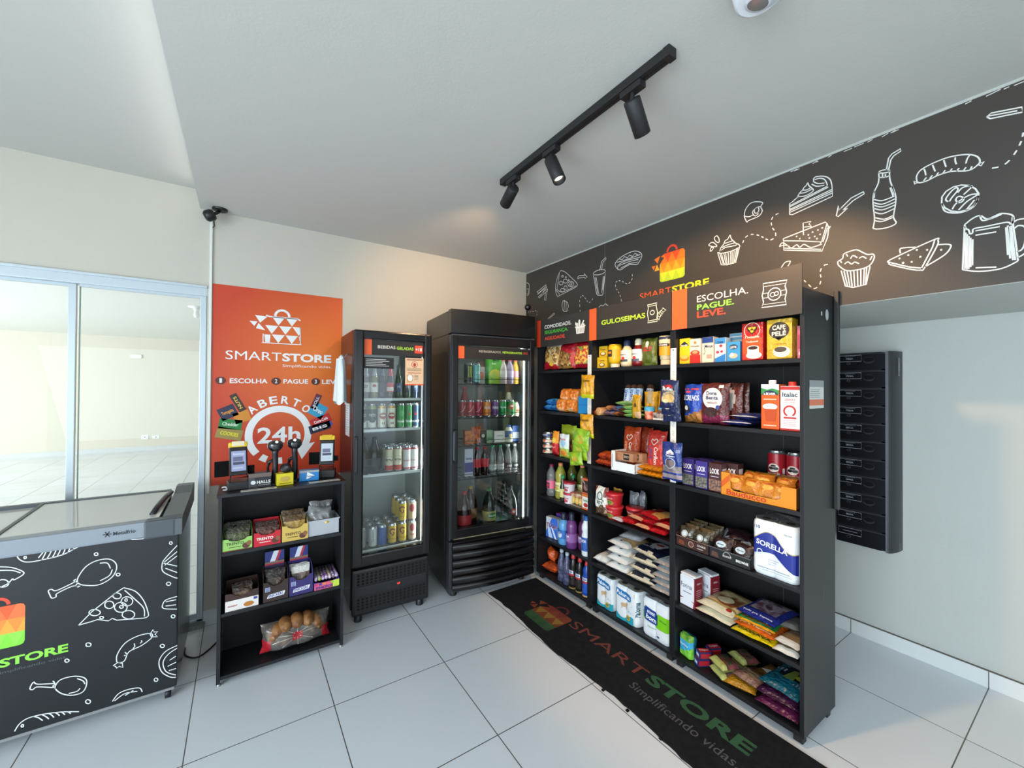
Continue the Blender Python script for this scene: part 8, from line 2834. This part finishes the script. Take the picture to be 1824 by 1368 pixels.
def sorella(mb, F):
    w = .212
    N = P('#22308a', .4)
    n = 24
    for i in range(n):
        x0, x1 = -w / 2 + .004 + (w - .008) * i / n, -w / 2 + .004 + (w - .008) * (i + 1) / n
        f0 = lambda x_: .178 + .022 * math.cos((x_ + .030) * 34) - (.45 * max(0, x_ - .01))
        g0 = lambda x_: .100 + .010 * math.sin((x_ + .08) * 30) - (.50 * max(0, x_ - .0))
        mb.poly([(x0, max(.02, g0(x0))), (x1, max(.02, g0(x1))), (x1, f0(x1)), (x0, f0(x0))], N, F, .0006)
        mb.poly([(x0, f0(x0)), (x1, f0(x1)), (x1, f0(x1) + .003), (x0, f0(x0) + .003)], P('#b09a5a', .4), F, .0008)
    mb.txt('SORELLA', -.088, .140, .150, P('#eef0f4'), F, .0016, h=.024, rot=-.12)
    mb.ring(-.070, .105, .013, .004, P('#e8ecf4'), F, .0016)
    mb.txt('110', -.098, .212, .030, P('#2a3a7a'), F, .0014, h=.014, bold=.5)
    mb.txt('folha dupla', .045, .205, .036, P('#5a648a'), F, .0014, h=.010, bold=0)
    for q in range(3):
        mb.rect(-.030, .020 - .01 * q, .078 - q * .010, .080 - q * .010, P('#9aa4b8'), F, .0012, nx=4)
    mb.rect(-.080, .07, .036, .039, P('#8a94ac'), F, .0012, nx=10)
    mb.rect(-.060, .08, .026, .028, P('#a8b0c0'), F, .0012, nx=10)


roll_pack('toilet_paper_pack', 'large white and royal blue toilet paper pack beside the end panel', -3.446, 3, .192, .238, .24, 2, lambda mb, F: sorella(mb, lambda x_, z, o: F(x_ * .84 + .004, z, o)), '#8c8984', .012, zref=.25)


# --- third unit, fifth board
def farina(y, d, w, lab, k):
    h = .165
    r = thing('flour_bag', lab, 'flour bag', S(y, 4, d), (0, 0, RZ + R(-4 - 6 * k)), 'paper flour bags on the fifth board')
    m = MB()
    red = P('#7e1a28', .5)
    wh = P('#dfe2e8', .5)
    m.box(-w / 2, w / 2, 0, .065, 0, h * .93, red, .004)
    m.poly([(-w / 2 + .003, .04), (w / 2 - .004, .035), (w / 2 - .003, h * .92), (-w / 2 + .003, h * .92)], wh, plane, .0008)
    m.poly([(-w / 2 + .003, .002), (w / 2 - .01, .002), (w / 2 - .006, .030), (0, .044), (-w / 2 + .003, .032)], wh, plane, .0010)
    m.txt('Farina', -.004, .105, w * .74, P('#3a3c5a'), plane, .0016, h=.024, center=True, bold=0)
    m.rect(-.025, .025, .070, .074, P('#6a6c8a'), plane, .0014)
    SD = side_map(w / 2)
    for q in range(5):
        m.rect(.012, .052, .05 + q * .010, .053 + q * .010, P('#c8a0a8'), SD, .0006)
    m.txt('TIPO 1', .032, .125, .034, P('#e0c8cc'), SD, .001, center=True)
    m.build('bag_body', r)
    t = MB()
    t.box(-w / 2, w / 2, .004, .060, h * .93, h, wh, .010)
    t.box(-w * .40, w * .42, -.004, .05, h * .90, h * .97, wh, .008)
    t.build('folded_top', r)


farina(-3.028, .03, .088, 'paper flour bag with white label at the left front', 0)
farina(-3.062, .125, .088, 'paper flour bag with dark red side standing behind', 1)


def flat(name, label, cat, y, row, d, dz, w, l, t, col, back, a, seed, group=None, deco=None, n=5):
    return bag(name, label, cat, S(y, row, d, dz), w, l, t, col, back=back, rz=RZ + R(a), lying=True, seed=seed, group=group, deco=deco, n=n)


paste = P('#d8d0b4', .4, bump=.4, bscale=60)
for k in range(2):
    flat('pasta_pack', ('lower' if k == 0 else 'upper green-printed') + ' flat pack of pale pasta right of the flour', 'pasta pack', -3.175 - .005 * k, 4, .006 + .004 * k, .036 * k, .185, .24, .042,
         (lambda u, v: paste if v < -.72 else (P('#3a5a2a', .4, mix='#c8a85a', mscale=14) if v < -.55 else P('#b09448', .4, mix=('#e0d0a0', '#7a4a2a'), mscale=10, bump=.3))) if k else paste, paste, -4, 290 + k, 'flat packs of pale pasta',
         (lambda mb, F: [mb.ell(.06, .03, .014, .010, P('#a82a20'), F), mb.ell(0, .10, .04, .03, P('#e0d4b0'), F, .001)]) if k else None)
tp = [('yellow bottom sachet in the pile of tapioca flour packs', 0, '#d8c414', '#b8a010', 'CASSAVA', '#2a2a20', .185), ('red and orange sachet second in the pile of tapioca packs', .030, '#d0641c', '#b82a1c', 'para Tapioca', '#f4e8b0', .175),
      ('green and yellow sachet third in the pile of tapioca packs', .054, '#e0a01c', '#2a8a3a', 'Tapioca', '#c82a1c', .170), ('blue top sachet of tapioca flour with light lettering', .082, '#232f86', '#5a3a5a', 'Tudo pra Tapioca', '#e4e8f4', .175)]
for k, (lab, dz, c, c2, t, tc_, w) in enumerate(tp):
    flat('flour_sachet', lab, 'flour pack', -3.362, 4, .004 + .007 * k, dz, w, .22, .030, (lambda u, v, c=c, c2=c2, k=k: foil(c2) if v > (-.45 if k in (0, 3) else -.86) and (k != 1) else foil(c)) if k != 3 else
         (lambda u, v: foil('#232f86') if v < -.45 or abs(u) > .75 else P('#4a2a3a', .35, mix=('#b0a0b0', '#6a3a4a'), mscale=22, bump=.3)), foil(c), (3, -2, 2, -4)[k], 300 + k, 'pile of tapioca flour packs',
         lambda mb, F, t=t, tc_=tc_, w=w: T(mb, F, t, 0, .022, w * .75, tc_, h=.012))
for k in range(2):
    flat('bean_sachet', ('lower' if k == 0 else 'upper') + ' brown and white bean sachet beside the end panel', 'bean pack', -3.492, 4, .006 + .01 * k, .034 * k, .094, .20, .030, lambda u, v: P('#d8d6ce', .4, bump=.3) if v < -.7 else P('#5a442c', .4, mix='#8a7454', mscale=16, bump=.3),
         P('#d8d6ce', .4), (3, -4)[k], 310 + k, 'brown and white bean sachets')
flat('grey_sachet', 'grey cellophane sachet behind the tapioca pile', 'sachet', -3.450, 4, .11, .06, .11, .12, .03, P('#8a8680', .3, mix='#6a6660', mscale=18, bump=.5), None, 10, 314)

# --- third unit, bottom board
bag('teal_box', 'light blue and green box at the left end of the bottom board', 'food box', S(-3.022, 5, .05), .078, .118, .055, lambda u, v: foil('#7cc440') if v < -.3 + .3 * u else (foil('#9ac43a', '#3a8a3a', 30) if v > .55 else foil('#45a8d4')), back=foil('#2a8a9a'), rz=RZ + R(-12), seed=320, n=12, crimp=.01, wr=.02,
    deco=lambda mb, F: T(mb, F, 'Doritos', 0, .07, .05, '#e0f0f4'))
for k, (y, d, dz, a) in enumerate(((-3.082, .015, 0, -30), (-3.095, .085, 0, -28), (-3.088, .020, .038, -32), (-3.10, .090, .038, -25))):
    carton('toothpaste_box', ('lower front', 'lower rear', 'upper front', 'upper rear')[k] + ' red and navy toothpaste box of the block of four', 'toothpaste box', S(y, 5, d + .01, dz), .038, .036, .15 if k % 2 == 0 and False else .062, P('#232a5c', .35),
           lambda mb: [mb.rect(-.017, .017, .004, .032, P('#3a4a9a'), plane, .0008), mb.rect(-.012, .012, .012, .024, P('#e0dce4'), plane, .0012), mb.rect(-.017, .017, .004, .060, P('#b82034', .35), top_map(.036), .0008),
                       mb.txt('Colgate', 0, .03, .045, P('#f0e4e8'), top_map(.036), .0014, center=True, rot=R(90)), mb.rect(.004, .058, .006, .030, P('#a82030', .35), side_map(.019), .0008)], rz=RZ + R(a), group='block of toothpaste boxes')
for k, (y, d, dz, a, lab) in enumerate(((-3.185, .02, 0, -26, 'lower yellow-edged noodle pack at the front'), (-3.185, .02, .042, -24, 'upper noodle pack with pink and green print at the front'), (-3.215, .14, .0, -20, 'noodle pack lying at the back near the end'), (-3.215, .14, .04, -22, 'dark noodle pack resting on the rear one'))):
    bag('noodle_pack', lab, 'noodle pack', S(y, 5, d, dz), .105, .10, .042, lambda u, v: P('#a8aa62', .35, bump=.4) if v < -.45 else (P('#3a3c28', .35, mix=('#7a3a40', '#3a4a2c'), mscale=26, bump=.4)), back=P('#8a9050', .4), rz=RZ + R(a), lying=True, seed=330 + k, n=6, group='noodle packs on the bottom board')
for k, (y, d, dz, a, lab) in enumerate(((-3.300, .015, 0, 14, 'golden yellow snack bag at the front edge of the bottom board'), (-3.315, .03, .038, -6, 'pinkish gold foil bag lying over the golden one'), (-3.350, .12, .02, -14, 'brown and gold bag with white swoosh at the back'))):
    bag('gold_bag', lab, 'snack bag', S(y, 5, d, dz), (.135, .12, .15)[k], (.13, .10, .15)[k], .040, (foil('#a8780f', '#8a5c14', 14), foil('#745450', '#96785c', 18), foil('#7a5420', '#a87a30', 8))[k], rz=RZ + R(a), lying=True, seed=340 + k,
        deco=(lambda mb, F: [mb.poly([(-.05, .06), (.01, .045), (.05, .02), (.03, .055), (-.02, .085)], P('#dcd8d4'), F, .001), T(mb, F, 'Elma', 0, .11, .05, '#3a2a1a')]) if k == 2 else None, group='golden bags on the bottom board')
for k in range(3):
    bag('teal_bag', ('lower magenta pet food bag under the teal ones', 'dark magenta pet food bag in the middle of the pile', 'large teal and navy pet food bag on top of the pile')[k], 'pet food bag', S(-3.455, 5, .008 + .008 * k, .042 * k), .168 - .002 * k, .23, .042,
        (lambda u, v: foil('#5c1a42', '#38142c', 12)) if k < 1 else (lambda u, v: foil('#40183a', '#22101e', 12)) if k < 2 else (lambda u, v: foil('#125264', '#1f6f84', 8) if (v < -.25 or u < -.6 or abs(u - .5 * v) > .7) else foil('#14202c')), back=foil('#5a2048'), rz=RZ + R((0, 3, -5)[k]), lying=True,
        seed=350 + k, n=5, group='pile of pet food bags', deco=(lambda mb, F: [mb.poly([(-.02, .08), (.02, .085), (.01, .17), (-.01, .16)], P('#7a8a3a'), F, .001), mb.ell(.03, .12, .015, .015, P('#a8b02a'), F, .001), mb.ell(.05, .15, .025, .012, P('#3a8ac0'), F, .001)] +
        [mb.rect(-.065 + q * .014, -.058 + q * .014, .12, .135 + .006 * q, P('#8a9aa4'), F, .001) for q in range(3)] + [mb.rect(.03 + q * .012, .035 + q * .012, .06, .07 + .008 * q, P('#a0aab4'), F, .001) for q in range(4)]) if k == 2 else None)


# --- hanging strips with clipped bags on the two dividers
def strip(y, z0, z1, lab, w=.034):
    m = MB()
    m.box(-w / 2, w / 2, 0, .0012, z0, z1, P('#e4e0d8', .45))
    rnd = random.Random(int(z0 * 100))
    n = int((z1 - z0) / .045)
    for q in range(n):
        z = z1 - .03 - q * .045
        m.line(crom([(-.006 + rnd.uniform(-.002, .002), z), (.006, z - .006), (-.004, z - .018), (.006, z - .024)]), .0016, P('#8a8680'), plane, .0006)
    m.ell(0, z1 - .010, .004, .004, P('#4a4844'), plane, .0008)
    single(m, 'hanging_strip', lab, 'clip strip', (XF - .012, y, 0), (0, 0, RZ))


strip(-2.352, .96, 1.668, 'long white clip strip hanging at the first divider with yellow and green bags')
strip(-2.972, .96, 1.664, 'long white clip strip hanging at the second divider with navy and blue bags')


def hang(nm, label, y, z, w, h, col, back, seed, deco=None, group=None, x=-.040, rn=0, d=.035):
    return bag(nm, label, 'snack bag', (XF + x, y, z), w, h, d, col, back=back, rz=RZ, seed=seed, deco=deco, group=group, rn=rn, wr=.22)


yb = foil('#dba312', '#c88a10', 8)
for k, (y, z, w, h) in enumerate(((-2.362, 1.383, .120, .150), (-2.362, 1.128, .122, .150))):
    hang('hanging_snack_bag', ('upper' if k == 0 else 'lower') + ' yellow snack bag clipped to the first strip', y, z, w, h, lambda u, v: P('#d8b890', .4, mix='#c88a30', mscale=25) if (abs(u) < .35 and -.35 < v < .35) else (foil('#c8c81a') if v < -.7 else yb), yb, 360 + k,
         lambda mb, F: [T(mb, F, 'SALGADINHO', 0, .112, .070, '#3a2a10', h=.012), mb.ell(.01, .06, .028, .02, P('#e8b040'), F)], 'yellow bags on the first strip', rn=R(2 - 4 * k))
lg = foil('#a4c41c', '#6aa42a', 9)
for k, (y, z, w, h, d_) in enumerate(((-2.335, 1.055, .150, .130, -.072), (-2.325, .985, .140, .120, -.068), (-2.330, .952, .125, .085, -.100))):
    hang('hanging_snack_bag', ('lime green chip bag directly below the lower yellow bag', 'lime green chip bag lower on the first strip', 'lime green chip bag at the strip end, lowest of three')[k], y, z, w, h, lambda u, v: P('#c89a3a', .4, mix='#a8c83a', mscale=35) if (u - .1) ** 2 + v * v < .2 else lg, lg, 364 + k,
         None, 'green bags on the first strip', x=d_, rn=R(6 - 8 * k), d=.030)
nv = foil('#141c44', '#2c3460', 10)
for k in range(3):
    hang('hanging_chip_bag', ('front navy chip bag with red logo on the second strip', 'middle navy chip bag on the second strip', 'lowest navy chip bag on the second strip')[k], -2.985 + .004 * k, 1.345 - .034 * k, .108, .148, lambda u, v: nv if abs(v) > .55 or abs(u) > .7 else P('#8a7a5a', .4, mix=('#2a3054', '#c8b488'), mscale=28, bump=.3), nv, 370 + k,
         (lambda mb, F: [mb.ell(0, .112, .026, .012, P('#a82028'), F), mb.rect(-.038, .038, .096, .108, P('#14182c'), F, .0014, nx=4), T(mb, F, 'Ruffles', 0, .102, .060, '#f0f0f0', o=.003), mb.ell(.01, .055, .028, .022, P('#c8a868'), F, .001), mb.ell(-.01, .04, .018, .010, P('#e0cc98'), F, .0015)]),
         'navy bags on the second strip', x=-.072 + .022 * k, rn=R(3 - 3 * k), d=.020)
bb = foil('#1c2f74', '#24408c', 8)
hang('hanging_rice_bag', 'dark blue bag with a white house mark at the end of the second strip', -2.990, .975, .118, .195, lambda u, v: P('#8a7f80', .4, mix='#6a6064', mscale=60, bump=.4) if -.55 < v < -.18 else (P('#9a8a8c', .4) if -.85 < v < -.65 else bb), bb, 376,
     lambda mb, F: [mb.poly([(-.022, .135), (.022, .135), (.022, .146), (0, .160), (-.022, .146)], P('#e4e6ee'), F, .001), mb.ell(0, .143, .010, .006, P('#b8282c'), F, .002), T(mb, F, 'Tempero', 0, .125, .052, '#e4e6ee'), mb.ell(0, .090, .024, .018, P('#6a5a5c'), F, .001), mb.ring(0, .090, .026, .003, P('#b8bcc8'), F, .002),
                    mb.rect(.034, .052, .145, .162, P('#7a84a8'), F, .001)], d=.04, x=-.045)
